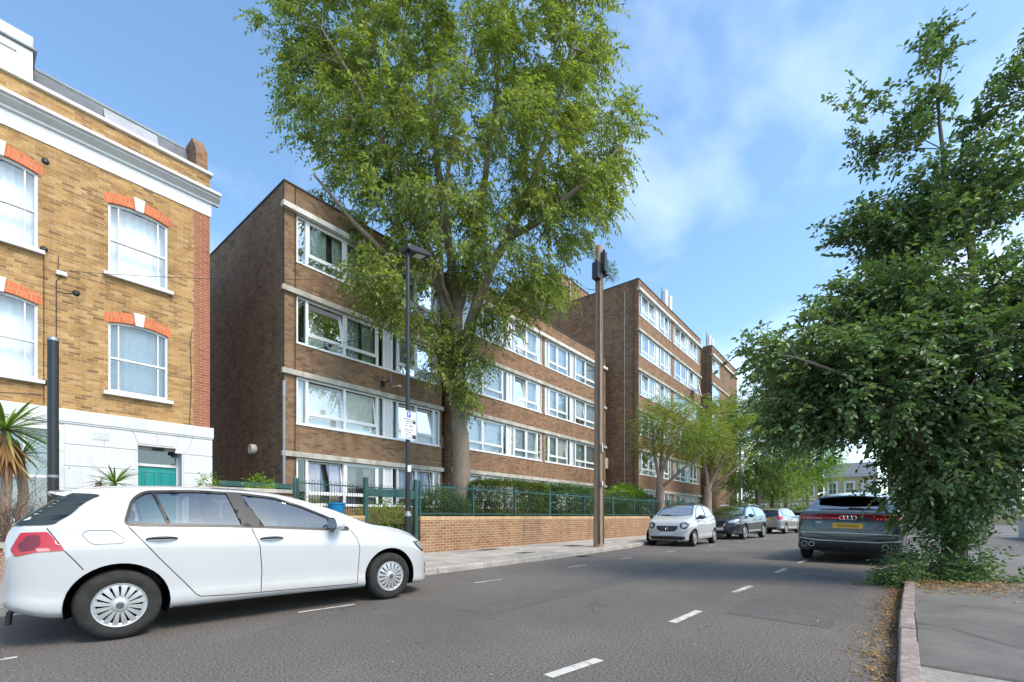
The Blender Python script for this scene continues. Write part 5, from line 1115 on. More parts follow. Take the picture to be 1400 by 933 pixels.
# plain black post by the hatchback
qx, qy = .68, 7.32; qx = onY(72.5, 7.32)
zt_ = hgt(72, 463, qy)
t = thing('sign_post', 'plain black steel post on the pavement beside the spiky palm', 'post', (qx, qy, .108))
b = MB(); b.tube([(qx,qy,.1),(qx,qy,zt_)], .049, 18); b.build('post', M['black'], t, smooth=True, auto=True)
b = MB(); b.lathe([(0,zt_+.012),(.045,zt_+.01),(.052,zt_+.0),(.052,zt_-.03)], 18, (qx,qy,0)); b.build('post_cap', M['grey_metal'], t, smooth=True)
b = MB(); b.lathe([(.050,1.50),(.052,1.50),(.052,1.53),(.050,1.53)], 18, (qx,qy,0)); b.build('post_band', M['grey_metal'], t)
# further lamp column with a sign, down the left pavement
fx, fy = onY(1012, 6.9), 6.9
t = thing('street_lamp', 'far black lamp column with narrow white sign among the trees behind the parked cars', 'street lamp', (fx, fy, .108))
b = MB(); b.tube([(fx,fy,.1),(fx,fy,1.2)], .09, 10); b.tube([(fx,fy,1.2),(fx,fy,5.9)], .055, 10); b.build('shaft', M['black'], t, smooth=True, auto=True)
b = MB(); b.box(fx-.05,fx+.5,fy-.14,fy+.14,5.85,5.93); b.build('lamp_head', M['black'], t, bevel=.02)
b = MB(); b.box(fx-.16,fx+.16,fy-.09,fy-.075,2.1,2.85); b.build('parking_sign', M['sign_white'], t)
# ------------------------------------------------------------------ retaining wall, railings, gate
wx0 = onY(575, 9.15); wx1 = 34.0
def wy(x): return 9.15
t = thing('retaining_wall', 'low buff brick wall along the pavement under the green railings', 'wall', (wx0, 9.15, .1))
b = MB(); b.box(wx0, wx1, 9.15, 9.38, .0, .955); b.build('brickwork', M['wallb'], t)
M['soldier'] = brick('buff_soldier_course', [(.34,.19,.10),(.46,.29,.15),(.52,.36,.19),(.44,.25,.14)], (.50,.42,.32), bw=.5, bh=.075, soldier=True, big=.4)
b = MB(); b.box(wx0-.003, wx1, 9.146, 9.384, .957, 1.058); b.build('coping_course', M['soldier'], t)
def railing(label, x0, x1, y, zlo, ztop, pitch=.115, post_every=2.0, post_h=.03, y1=None, grp='green bow top railings'):
    """bow top railing: hooped bars, two rails, square posts"""
    if y1 is None: y1 = y
    def Y(x): return y+(y1-y)*(x-x0)/(x1-x0)
    t = thing('bow_top_railing', label, 'railing', (x0, y, zlo), group=grp)
    b = MB(); r = .0075
    for z in (zlo+.07, ztop-.10): b.obox(((x0+x1)/2, (y+y1)/2, z), ((x1-x0)/2, (y1-y)/2, 0), (0,.005,0), (0,0,.018))
    b.build('rail', M['green'], t)
    n = int((x1-x0)/(2*pitch)); bars = MB()
    for i in range(n):
        a = x0+(i+.5)*2*pitch-pitch*.5+.02; c = a+pitch*.95; pts = [(a, Y(a), zlo+.05), (a, Y(a), ztop-.05)]
        for k in range(1, 6): th = math.pi*k/6; pts.append(((a+c)/2-(c-a)/2*math.cos(th), Y(a), ztop-.05+(c-a)/2*math.sin(th)))
        pts += [(c, Y(c), ztop-.05), (c, Y(c), zlo+.05)]; bars.tube(pts, r, 5)
    o = bars.build('hooped_bars', M['green'], t, smooth=True)
    k = max(1, round((x1-x0)/post_every))
    for i in range(k+1):
        xx = x0+(x1-x0)*i/k; b = MB(); b.box(xx-.025, xx+.025, Y(xx)-.025, Y(xx)+.025, zlo, ztop+.02); b.build('post', M['green'], t, bevel=.004)
    return t
xs = [wx0+.05, 13.6, 18.6, 25.5, 33.9]
labs = ['green bow top railing on the brick wall between the gate and the wooden pole', 'green bow top railing on the brick wall just right of the wooden pole', 'green bow top railing on the brick wall behind the small white car', 'green bow top railing on the brick wall farthest down the street']
for (a, c), l_ in zip(zip(xs, xs[1:]), labs): railing(l_, a, c-.06, 9.24, 1.06, 1.96)
# inner railing behind the gate
railing('dark green bow top railing in the garden behind the gate', onY(407, 11.7), onY(566, 12.1), 11.7, .30, 2.03, .085, 3.2, y1=12.1)
gx0, gx1 = onY(500, 9.2), onY(568, 9.2)
t = thing('gate_frame', 'dark green timber gate frame with a wide top board beside the street lamp', 'gate', (gx0, 9.2, .1))
b = MB(); b.box(gx0-.045, gx0+.045, 9.15, 9.24, .05, hgt(500, 653, 9.2)); b.build('gate_post', M['green'], t, bevel=.006)
b = MB(); b.box(gx1-.045, gx1+.045, 9.15, 9.24, .05, hgt(568, 656, 9.2)); b.build('gate_post', M['green'], t, bevel=.006)
b = MB(); b.box(gx0+.045, gx1-.045, 9.17, 9.22, hgt(530, 680, 9.2), hgt(530, 669.5, 9.2)); b.build('top_board', M['green'], t, bevel=.004)
b = MB(); b.box(gx1-.22, gx1-.17, 9.25, 9.30, .05, 1.62); b.lathe([(0,1.66),(.025,1.64),(.03,1.60)], 10, (gx1-.195,9.275,0)); b.build('slam_post', M['green'], t)
# low brick planter and green board fence between the house and the flats
bx0, bx1 = onY(372, 12.2), onY(404, 12.2)
t = thing('brick_planter', 'low brown brick planter with flat stone top beside the corner of the flats', 'planter', (bx0, 12.2, .15))
b = MB(); b.box(bx0-1.6, bx1, 12.2, 13.0, .1, 1.66); b.build('brickwork', M['wallb'], t); b = MB(); b.box(bx0-1.65, bx1+.05, 12.14, 13.06, 1.662, 1.76); b.build('stone_top', M['concrete'], t, bevel=.01)
t = thing('board_fence', 'dark green board fence closing the gap between house and flats', 'fence', (4.6, 14.0, .1))
b = MB()
for i in range(9): b.box(4.60+i*.215, 4.60+i*.215+.205, 14.0, 14.03, .15, 1.98)
b.build('boards', M['green'], t)
b = MB(); b.box(4.55, 6.5, 13.96, 14.0, 1.90, 2.04); b.build('top_rail', M['green'], t)
b = MB(); b.box(5.9, 6.0, 13.9, 13.99, .15, 2.12); b.build('post', M['green'], t)
t = thing('bollard_post', 'short dark green post with rounded top at the end of the planter', 'post', (onY(403,11.6), 11.6, .15))
x = onY(403, 11.6); b = MB(); b.tube([(x,11.6,.15),(x,11.6,1.95)], .05, 14); b.lathe([(.05,1.95),(.045,2.02),(.025,2.07),(0,2.09)], 14, (x,11.6,0)); b.build('post', M['green'], t, smooth=True, auto=True)
# low wall left of the gate, seen under the railing
t = thing('garden_wall', 'short stretch of brown brick garden wall left of the green gate', 'wall', (5.5, 9.15, .1))
b = MB(); b.box(4.9, gx0-.05, 9.16, 9.38, .05, 1.02); b.build('brickwork', M['wallb'], t); b = MB(); b.box(4.85, gx0-.05, 9.15, 9.39, 1.022, 1.07); b.build('coping', M['soldier'], t)
M['tub'] = simple('blue_tub', (.01,.22,.48), .45)
x, y = onY(460, 11.0), 11.0
t = thing('plant_tub', 'bright blue plant tub behind the garden wall left of the gate', 'tub', (x, y, .16))
z0 = hgt(460, 703, y)
b = MB(); b.lathe([(0,z0),(.17,z0),(.22,z0+.26),(.235,z0+.26),(.235,z0+.29),(.2,z0+.29),(.16,z0+.02)], 20, (x,y,0)); b.build('tub', M['tub'], t, smooth=True, auto=True); b = MB(); b.lathe([(0,z0+.24),(.2,z0+.24)], 16, (x,y,0)); b.build('soil', M['soil'], t)
t = thing('plant_stand', 'small brick stand under the blue tub', 'stand', (x, y, .16)); b = MB(); b.box(x-.28,x+.28,y-.28,y+.28,.16,z0-.002); b.build('brickwork', M['wallb'], t)
# overhead phone wires from the wooden pole
t = thing('phone_wires', 'thin phone wires fanning out from the top of the wooden pole', 'wires', (px_, py_, 9.3))
def wire(a, c, sag, name='wire'):
    a, c = Vector(a), Vector(c); pts = [a.lerp(c, i/14)-Vector((0,0,sag*4*(i/14)*(1-i/14))) for i in range(15)]; b = MB(); b.tube(pts, .006, 4); b.build(name, M['black'], t)
top = (px_+.02, py_-.1, 9.3)
for e, s_ in (((onY(82,14.5),14.5,hgt(82,370,14.5)),.5), ((6.5,14.45,9.0),.3), ((7.0,14.4,6.3),.3), ((27.9,12.4,13.0),.3)): wire(top, e, s_)
# ------------------------------------------------------------------ right-hand side beyond the tree
M['bin'] = simple('blue_bin_plastic', (.025,.07,.16), .5)
wbx = 14.0
t = thing('rendered_wall', 'low white painted garden wall behind the right-hand tree', 'wall', (13, -7, .1))
b = MB(); b.box(15.5, 15.72, -16, -5.1, .05, 1.0); b.box(15.5, 30, -5.1, -4.88, .05, 1.0); b.build('wall', M['render'], t); b = MB(); b.box(15.45, 15.77, -16, -5.05, 1.002, 1.07); b.box(15.77, 30, -5.15, -4.83, 1.002, 1.07); b.build('coping', M['concrete_w'], t, bevel=.01)
t = thing('wheelie_bin', 'dark blue wheelie bin standing by the white wall behind the tree', 'bin', (14.7, -5.6, .1))
b = MB(); b.prism([(-.27,.14),(.25,.14),(.30,1.0),(-.30,1.0)], -5.85, -5.32); b.v = [(x+14.8, y, z) for x, y, z in b.v]; b.build('body', M['bin'], t, bevel=.03)
b = MB(); b.box(14.47,15.14,-5.9,-5.27,1.0,1.06); b.build('lid', M['bin'], t, bevel=.02)
for y in (-5.85,-5.35): b = MB(); b.lathe([(0,-.03),(.1,-.03),(.1,.03),(0,.03)], 14, (15.05,y,.2), 'y'); b.build('wheel', M['black'], t)
b = MB(); b.tube([(15.15,-5.85,.95),(15.22,-5.85,.98),(15.22,-5.35,.98),(15.15,-5.35,.95)], .015, 6); b.build('handle', M['bin'], t)
t = thing('brick_outbuilding', 'low terracotta brick outbuilding glimpsed through the right-hand tree', 'building', (18, -9, .1))
b = MB(); b.box(18, 26, -16, -6.4, .05, 2.3); b.build('wall', M['terr'], t); b = MB(); b.prism([(-16.2,2.3),(-6.2,2.3),(-8.5,3.1),(-13.7,3.1)], 17.8, 26.2, 'x'); b.build('roof', M['slate'], t)
# houses closing the end of the street
def far_house(x, y0, y1, label, n, h=7.2):
    t = thing('far_house', label, 'house', (x, y0, 0), group='yellow brick houses at the end of the street'); hs = []
    wd = (y1-y0)/n
    for i in range(n):
        for z in (1.2, 4.3): hs.append((y0+wd*i+wd*.3, y0+wd*i+wd*.7, z, z+1.7))
    b = MB(); yz = sorted({y0, y1, *[q for h_ in hs for q in h_[:2]]}); zz = sorted({0, h, *[q for h_ in hs for q in h_[2:]]})
    for a, c in zip(yz, yz[1:]):
        for d, e in zip(zz, zz[1:]):
            if any(h_[0] < (a+c)/2 < h_[1] and h_[2] < (d+e)/2 < h_[3] for h_ in hs): continue
            b.add([(x,a,d),(x,c,d),(x,c,e),(x,a,e)], [(0,1,2,3)])
    b.box(x+.3, x+9, y0, y1, 0, h); b.build('wall', M['farbrick'], t)
    b = MB(); b.prism([(x-.3,h),(x+9.2,h),(x+4.5,h+2.2)], y0-.1, y1+.1, 'y'); rf = b.build('roof', M['slate'], t)
    b = MB(); b.box(x+4, x+5, y1-1, y1, h+1.2, h+3.2); b.build('chimney', M['farbrick'], rf)
    b = MB(); b.box(x-.12, x-.002, y0, y1, 3.55, 3.75); b.build('string_course', M['whitepaint'], t); b = MB(); b.box(x-.2, x-.002, y0, y1, h-.25, h+.02); b.build('eaves_board', M['whitepaint'], t)
    for h_ in hs:
        b = MB(); b.box(x-.06,x+.1,h_[0]-.25,h_[0],h_[2]-.2,h_[3]+.3); b.box(x-.06,x+.1,h_[1],h_[1]+.25,h_[2]-.2,h_[3]+.3); b.box(x-.06,x+.1,h_[0],h_[1],h_[3],h_[3]+.3); b.box(x-.1,x+.1,h_[0]-.25,h_[1]+.25,h_[2]-.25,h_[2]-.05)
        b.box(x+.05,x+.1,h_[0],h_[1],(h_[2]+h_[3])/2-.04,(h_[2]+h_[3])/2+.04); b.box(x+.05,x+.1,(h_[0]+h_[1])/2-.03,(h_[0]+h_[1])/2+.03,h_[2],h_[3]); w_ = b.build('window', M['whitepaint'], t)
        b = MB(); b.add([(x+.12,h_[0],h_[2]),(x+.12,h_[1],h_[2]),(x+.12,h_[1],h_[3]),(x+.12,h_[0],h_[3])], [(0,1,2,3)]); b.build('pane', M['pane'], w_)
far_house(84, .2, 6.4, 'two-storey yellow brick house with white window surrounds seen over the SUV roof', 3)
far_house(84, 7.2, 16, 'longer yellow brick house at the street end behind the trees left of the SUV', 4, 6.6)
far_house(84, -14, -1.2, 'yellow brick house at the street end mostly hidden by the right-hand tree', 5, 7.0)
# ------------------------------------------------------------------ trees and plants
def leafmat(name, cols, trans=.35, rough=.5, spec=.35, big=.35, bscale=.8):
    """every leaf is its own island and gets its own tone"""
    m, nt, b = newmat(name); g = nt.nodes.new('ShaderNodeNewGeometry')
    f = mth(nt, 'ADD', mth(nt, 'MULTIPLY', g.outputs['Random Per Island'], 1-big), mth(nt, 'MULTIPLY', ramp(nt, noise(nt, bscale, 4, .6), [(.3, 0), (.7, 1)]), big))
    n = len(cols); c = ramp(nt, f, [(i/(n-1), cc) for i, cc in enumerate(cols)])
    nt.links.new(c, b.inputs['Base Color']); b.inputs['Roughness'].default_value = rough; b.inputs['Specular IOR Level'].default_value = spec
    tr = nt.nodes.new('ShaderNodeBsdfTranslucent'); c2 = mixc(nt, 1., c, (1.25, 1.35, .6), 'MULTIPLY'); nt.links.new(c2, tr.inputs[0])
    ms = nt.nodes.new('ShaderNodeMixShader'); ms.inputs[0].default_value = trans; nt.links.new(b.outputs[0], ms.inputs[1]); nt.links.new(tr.outputs[0], ms.inputs[2])
    nt.links.new(ms.outputs[0], nt.nodes['Material Output'].inputs[0]); return m
M['leaf_ash'] = leafmat('ash_leaves', [(0.086,0.128,0.038),(0.155,0.211,0.052),(0.224,0.295,0.067),(0.310,0.370,0.081),(0.430,0.458,0.114)], .45)
M['leaf_dark'] = leafmat('dark_glossy_leaves', [(0.049,0.099,0.040),(0.081,0.152,0.055),(0.119,0.205,0.072),(0.175,0.264,0.088),(0.308,0.370,0.121)], .28, .42, .5)
M['leaf_maple'] = leafmat('bright_green_leaves', [(.10,.17,.02),(.16,.25,.03),(.24,.33,.035),(.34,.36,.06)], .45)
M['leaf_maple2'] = leafmat('mixed_green_leaves', [(0.072,0.144,0.024),(0.132,0.216,0.036),(0.240,0.336,0.048),(0.408,0.312,0.120)], .4)
M['leaf_mid'] = leafmat('mid_green_leaves', [(0.054,0.108,0.026),(0.090,0.168,0.036),(0.144,0.228,0.048),(0.204,0.288,0.060)], .35)
M['leaf_lime'] = leafmat('light_green_leaves', [(0.108,0.204,0.024),(0.180,0.312,0.036),(0.264,0.408,0.048)], .45)
M['leaf_shrub'] = leafmat('shrub_leaves', [(0.030,0.072,0.026),(0.060,0.120,0.038),(0.108,0.180,0.060),(0.192,0.240,0.108)], .25)
M['leaf_box'] = leafmat('clipped_hedge_leaves', [(0.060,0.090,0.022),(0.102,0.138,0.026),(0.144,0.192,0.036),(0.204,0.228,0.060)], .25)
M['leaf_dead'] = leafmat('dry_leaves', [(.16,.075,.03),(.28,.15,.06),(.38,.25,.10),(.45,.33,.15)], .1, .8)
M['leaf_yucca'] = leafmat('spiky_leaves', [(.10,.18,.03),(.16,.26,.045),(.24,.34,.08)], .2, .4)
M['twig'] = mk('bare_twig', (.13,.09,.065), .85, .3, 6)
def mesh_np(name, v, quads=None, tris=None, mat=None, parent=None, smooth=False, local=False):
    me = bpy.data.meshes.new(name); v = np.asarray(v, float)
    if parent is not None and not local: v = v-np.array(parent_loc(parent))
    nq = 0 if quads is None else len(quads); ntr = 0 if tris is None else len(tris)
    me.vertices.add(len(v)); me.vertices.foreach_set('co', v.ravel())
    loops = np.concatenate(([quads.ravel()] if nq else [])+([tris.ravel()] if ntr else [])); me.loops.add(len(loops)); me.loops.foreach_set('vertex_index', loops)
    me.polygons.add(nq+ntr); st = np.concatenate([np.arange(nq)*4, nq*4+np.arange(ntr)*3]); me.polygons.foreach_set('loop_start', st)
    me.update(calc_edges=True); me.validate(); me.materials.append(mat)
    if smooth: me.polygons.foreach_set('use_smooth', [True]*len(me.polygons))
    o = bpy.data.objects.new(name, me); COL.objects.link(o)
    if parent is not None: o.parent = parent
    return o
def nrm(a): return a/np.maximum(np.linalg.norm(a, axis=-1, keepdims=True), 1e-9)
def leaves(pos, axis, size, aspect=.45, nrmdir=None, curl=.12, full=False):
    """leaf blades from base points, axis directions, sizes; returns verts, quads, tris"""
    n = len(pos); ax = nrm(axis); up = np.tile([0, 0, 1.], (n, 1))+rng.normal(0, .55, (n, 3)) if nrmdir is None else nrmdir
    side = nrm(np.cross(ax, up)); nn = nrm(np.cross(side, ax)); L_ = size[:, None]; W = L_*aspect
    if full:
        a = pos; b1 = pos+ax*L_*.28; b2 = pos+ax*L_*.68+nn*L_*-.03; c = pos+ax*L_+nn*L_*-curl
        f = nn*W*.22
        vs = np.stack([a, b1-side*W*.46+f, b1, b1+side*W*.46+f, b2-side*W*.40+f, b2, b2+side*W*.40+f, c], 1).reshape(-1, 3)
        o = (np.arange(n)*8)[:, None]
        q = np.concatenate([o+np.array([[1,2,5,4]]), o+np.array([[2,3,6,5]])]); t = np.concatenate([o+np.array([[0,2,1]]), o+np.array([[0,3,2]]), o+np.array([[4,5,7]]), o+np.array([[5,6,7]])])
        return vs, q, t
    m_ = pos+ax*L_*.45; e = pos+ax*L_-nn*L_*curl
    vs = np.stack([pos, m_-side*W*.5+nn*W*.12, e, m_+side*W*.5+nn*W*.12], 1).reshape(-1, 3)
    o = (np.arange(n)*4)[:, None]; return vs, o+np.array([[0,1,2,3]]), None
def sprays(org, dirs, length, nl, lsize, aspect=.4, droop=.3, pair=True, full=False, spread=.9, lup=0.):
    """leafy twigs: org (n,3), dirs (n,3); nl leaves on each"""
    n = len(org); d = nrm(dirs); L_ = length*(.6+.8*rng.random(n)); up = np.array([0, 0, 1.])
    s = nrm(np.cross(d, up+rng.normal(0, .3, (n, 3)))); P = []; A = []; S = []
    for k in range(nl):
        t = (k+.6+rng.random(n)*.3)/nl
        p = org+d*(L_*t)[:, None]-up*(droop*L_*t*t)[:, None]
        sg = 1 if k % 2 else -1; tip = (k == nl-1)
        a = d*(1. if tip else .55)+s*(0 if tip else sg*spread)-up*(droop*(.4+t))[:, None]+up*lup+rng.normal(0, .22, (n, 3))
        P.append(p); A.append(a); S.append(lsize*(.65+.6*rng.random(n))*(1-.25*abs(t-.45)))
    v, q, t = leaves(np.concatenate(P), np.concatenate(A), np.concatenate(S), aspect, full=full)
    tw = []
    for u in (0, .5, 1.): tw.append(org+d*(L_*u)[:, None]-up*(droop*L_*u*u)[:, None])
    return (v, q, t), np.stack(tw, 1)
def thin_tubes(paths, r0, r1, nside=3):
    """paths (n,m,3) -> verts, quads"""
    n, m, _ = paths.shape; t = nrm(paths[:, -1]-paths[:, 0]); u = nrm(np.cross(t, rng.normal(0, 1, (n, 3)))); w_ = np.cross(t, u); vs = []
    for j in range(m):
        r = r0+(r1-r0)*j/(m-1)
        for k in range(nside): a = 2*math.pi*k/nside; vs.append(paths[:, j]+(u*math.cos(a)+w_*math.sin(a))*(r[:, None] if hasattr(r, 'shape') else r))
    vs = np.stack(vs, 1).reshape(-1, 3); o = (np.arange(n)*m*nside)[:, None]; q = []
    for j in range(m-1):
        for k in range(nside): q.append(o+np.array([[j*nside+k, j*nside+(k+1) % nside, (j+1)*nside+(k+1) % nside, (j+1)*nside+k]]))
    return vs, np.concatenate(q)
def skeleton(limbs, targets, alpha=.35, rmin=.008, pexp=2.3, up=.12):
    """grow thin branches from given limb paths to every target; limbs: list of (points, radii). Returns chains (pts, radii) and end directions"""
    P = []; par = []; R0 = []
    for pts, rad in limbs:
        pts = [np.array(p, float) for p in pts]; prev = -1
        if P:
            d = [np.linalg.norm(pts[0]-q) for q in P]; prev = int(np.argmin(d))
            if d[prev] < .05: pts = pts[1:]; rad = rad[1:]
        for i, (p, r) in enumerate(zip(pts, rad)):
            if prev >= 0 and np.linalg.norm(p-P[prev]) > .7:
                k = int(np.linalg.norm(p-P[prev])/.5); q0 = P[prev]; r0 = R0[prev] if i else r
                for j in range(1, k+1): P.append(q0+(p-q0)*j/(k+1)+rng.normal(0, .015, 3)); par.append(prev); R0.append(r0+(r-r0)*j/(k+1)); prev = len(P)-1
            P.append(p); par.append(prev); R0.append(r); prev = len(P)-1
    nl = len(P); root = P[0]; plen = [0]*nl
    for i in range(1, nl): plen[i] = plen[par[i]]+np.linalg.norm(P[i]-P[par[i]])
    base_z = min(p[2] for p in P); T_ = sorted(targets, key=lambda q: min(np.linalg.norm(q-p) for p in P[:nl]))
    cap = len(T_)*8+nl+50; A = np.zeros((cap, 3)); A[:nl] = P; PL = np.zeros(cap); PL[:nl] = plen; cnt = nl; ok = np.ones(cap, bool)
    # trunk below the first fork carries no twigs
    for i in range(nl):
        if R0[i] > max(R0)*.72: ok[i] = False
    if not ok[:nl].any(): ok[:nl] = True
    ends = []
    for q in T_:
        dv = A[:cnt]-q; d = np.linalg.norm(dv, axis=1); below = np.maximum(0, dv[:, 2])  # prefer parents below the target
        cost = d+alpha*PL[:cnt]+below*.7; cost[~ok[:cnt]] = 1e9; j = int(np.argmin(cost)); a = A[j].copy(); D = d[j]; k = max(1, int(D/.45)); prev = j
        for s_ in range(1, k+1):
            t = s_/k; p = a+(q-a)*t; p[2] -= up*D*math.sin(math.pi*t)*.6; p += rng.normal(0, .02*D/k+.01, 3)*(0 if s_ == k else 1)
            A[cnt] = p; PL[cnt] = PL[prev]+np.linalg.norm(p-A[prev]); par.append(prev); R0.append(0); prev = cnt; cnt += 1
        ends.append(prev)
    ch = [[] for _ in range(cnt)]; w_ = np.zeros(cnt)
    for i in range(cnt-1, 0, -1):
        w_[i] = max(w_[i], 1e-9) if ch[i] else 1.0
        ch[par[i]].append(i); w_[par[i]] += w_[i]
    rad = rmin*np.maximum(w_, 1)**(1/pexp)
    for i in range(nl): rad[i] = R0[i]
    for i in range(nl, cnt):
        if par[i] < nl: rad[i] = min(rad[i], R0[par[i]]*.7)
    for i in range(nl, cnt): rad[i] = min(rad[i], rad[par[i]])
    chains = []; start = [(0, None)]
    while start:
        i, pr = start.pop(); c = [pr, i] if pr is not None else [i]
        while ch[i]:
            k_ = sorted(ch[i], key=lambda x: -rad[x])
            for o in k_[1:]: start.append((o, i))
            i = k_[0]; c.append(i)
        if len(c) > 1:
            r = [rad[j] for j in c]
            if pr is not None: r[0] = min(r[0], r[1]*1.25)
            chains.append(([A[j].copy() for j in c], r))
    E = np.array([A[e] for e in ends]); D = np.array([A[e]-A[par[e]] for e in ends]); return chains, E, D
def chain_mesh(chains):
    b = MB()
    for pts, rad in chains:
        mr = max(rad); n = 14 if mr > .2 else 8 if mr > .05 else 5 if mr > .02 else 3
        b.tube([Vector(p) for p in pts], rad, n, cap=False)
    return b
def blob(n, ell, shell=.55):
    """n points spread through ellipsoids (cx,cy,cz,rx,ry,rz,weight)"""
    wts = np.array([e[6] for e in ell], float); wts /= wts.sum(); idx = rng.choice(len(ell), n, p=wts); d = nrm(rng.normal(0, 1, (n, 3))); r = (shell+(1-shell)*rng.random(n))**.6
    r = np.where(rng.random(n) < .25, r*rng.random(n)**.4, r); E = np.array(ell)[idx]; return E[:, :3]+d*r[:, None]*E[:, 3:6]
def pixblob(lst):
    """crown masses read off the photo: (px, py, depth, half width px, half height px, half thickness m, weight) -> world ellipsoids"""
    o = []
    for px, py, dp, a, c, th, w_ in lst:
        p = at(px, py, dp); o.append((p.x, p.y, p.z, max(.15, a/FPX*dp), max(.15, a/FPX*dp)*0+th, c/FPX*dp, w_))
    return o
VR = np.array([SA, -CA, 0]); VF = np.array([CA, SA, 0]); VU = np.array([0, 0, 1.])
def pixpoints(lst, n, shell=.55):
    wts = np.array([l[6] for l in lst], float); wts /= wts.sum(); idx = rng.choice(len(lst), n, p=wts); out = []
    for i in idx:
        px, py, dp, a, c, th, _ = lst[i]; d = rng.normal(0, 1, 3); d /= np.linalg.norm(d); r = (shell+(1-shell)*rng.random())**.6
        if rng.random() < .25: r *= rng.random()**.4
        p = np.array(at(px, py, dp)); out.append(p+VR*d[0]*r*a/FPX*dp+VF*d[1]*r*th+VU*d[2]*r*c/FPX*dp)
    return np.array(out)
def tree(name, label, limbs, targets, lm, bark, per=6, slen=.4, nl=7, ls=.1, aspect=.4, droop=.35, full=False, scatter=.35, alpha=.35, group=None, rmin=.008, keep=None, cat='tree', spread=.9, outward=.6, lup=0.):
    base = limbs[0][0][0]; t = thing(name, label, cat, tuple(base), group=group)
    ch, E, D = skeleton(limbs, list(targets), alpha, rmin)
    chain_mesh(ch).build('trunk_and_branches', bark, t, smooth=True)
    ctr = targets.mean(0); org = np.repeat(E, per, 0)+rng.normal(0, scatter, (len(E)*per, 3))*np.array([1, 1, .8])
    d = nrm(np.repeat(D, per, 0))*.5+nrm(org-ctr)*outward+rng.normal(0, .55, org.shape)
    if keep is not None: k = keep(org); org, d = org[k], d[k]
    (v, q, tr), tw = sprays(org, d, slen, nl, ls, aspect, droop, full=full, spread=spread, lup=lup)
    mesh_np('foliage', v, q, tr, lm, t)
    tv, tq = thin_tubes(tw, .006 if ls > .05 else .004, .002); mesh_np('twigs', tv, tq, None, bark, t)
    return t
def V3(*a): return np.array(a, float)
def P(px, py, dp): return np.array(at(px, py, dp))
# ---- the big ash
tb = P(632, 0, 17.2); tb[2] = .82
tk = [tb-VU*.1, P(631,660,17.2), P(630,600,17.2), P(627,540,17.2), P(626,480,17.2), P(624,440,17.2)]
ash_limbs = [
 (tk, [.41,.35,.31,.27,.24,.20]),
 ([P(626,470,17.2), P(606,415,17.0), P(590,350,16.6), P(560,290,16), P(535,220,15.6), P(490,120,15.2), P(440,40,15)], [.18,.16,.14,.12,.09,.06,.03]),
 ([P(626,480,17.2), P(622,400,17.4), P(612,320,17.6), P(600,240,17.8), P(590,140,18), P(585,20,18.2), P(580,-80,18.2)], [.22,.19,.16,.14,.11,.08,.04]),
 ([P(628,500,17.2), P(648,430,17.0), P(668,370,17.0), P(690,330,17.1), P(720,270,17.2), P(750,180,17.2), P(780,80,17.2), P(790,-30,17.2)], [.24,.22,.19,.16,.13,.10,.07,.03]),
 ([P(690,330,17.1), P(740,300,16.6), P(800,250,16.2), P(850,200,16)], [.15,.12,.09,.05]),
 ([P(624,440,17.2), P(650,330,17.8), P(665,230,18.2), P(680,120,18.5), P(690,-20,18.7)], [.19,.15,.12,.09,.04]),
 ([P(590,350,16.6), P(530,350,15.6), P(480,300,15.2), P(430,240,15)], [.14,.10,.07,.04]),
 ([P(624,440,17.2), P(605,390,16.6), P(600,330,16.2), P(612,240,16.0), P(632,120,16.0), P(640,20,16.2)], [.11,.09,.08,.06,.04,.02]),
]
ash_blobs = [(620,60,17.3,209,120,3.6,10),(505,30,16.6,124,90,2.6,5),(754,60,17.2,95,110,2.6,5),(620,-90,17.3,218,100,3.6,7),(447,110,16,57,70,1.8,2.2),(524,170,16,95,80,2.4,4),(639,220,16.6,133,90,3.0,6.5),(764,200,17,86,80,2.4,4),(841,190,16.4,32,60,1.2,1.1),(793,290,16.8,48,70,1.8,2.0),(697,330,16.8,86,60,2.4,3.2),(601,330,16,66,60,2.2,2.2),(476,250,15.6,48,45,1.4,1.1),(534,300,15.6,57,60,1.6,1.5),(514,385,14.6,43,32,0.9,1.0),(548,415,14.9,33,22,0.9,0.5),(735,390,16.8,48,35,1.5,1.2),(658,450,16.6,28,60,0.9,0.66),(610,470,16.4,23,60,0.8,0.44),(639,540,16.7,25,30,0.6,0.28),(399,40,15.8,32,60,1.2,1.0),(428,180,15.6,24,30,0.9,0.5),(562,480,15.6,21,30,0.7,0.19),(687,420,16.5,28,40,1,0.7),(612,470,16.7,12,50,0.45,0.5),(645,500,16.7,12,60,0.45,0.6),(600,520,16.7,10,30,0.4,0.25)]
tree('tall_ash_tree', 'very tall leafy ash tree rising in front of the flats behind the railings', ash_limbs, pixpoints(ash_blobs, 1020), M['leaf_ash'], M['bark'], per=12, slen=.50, nl=10, ls=.19, aspect=.37, droop=.6, scatter=.20, rmin=.010, alpha=.25)
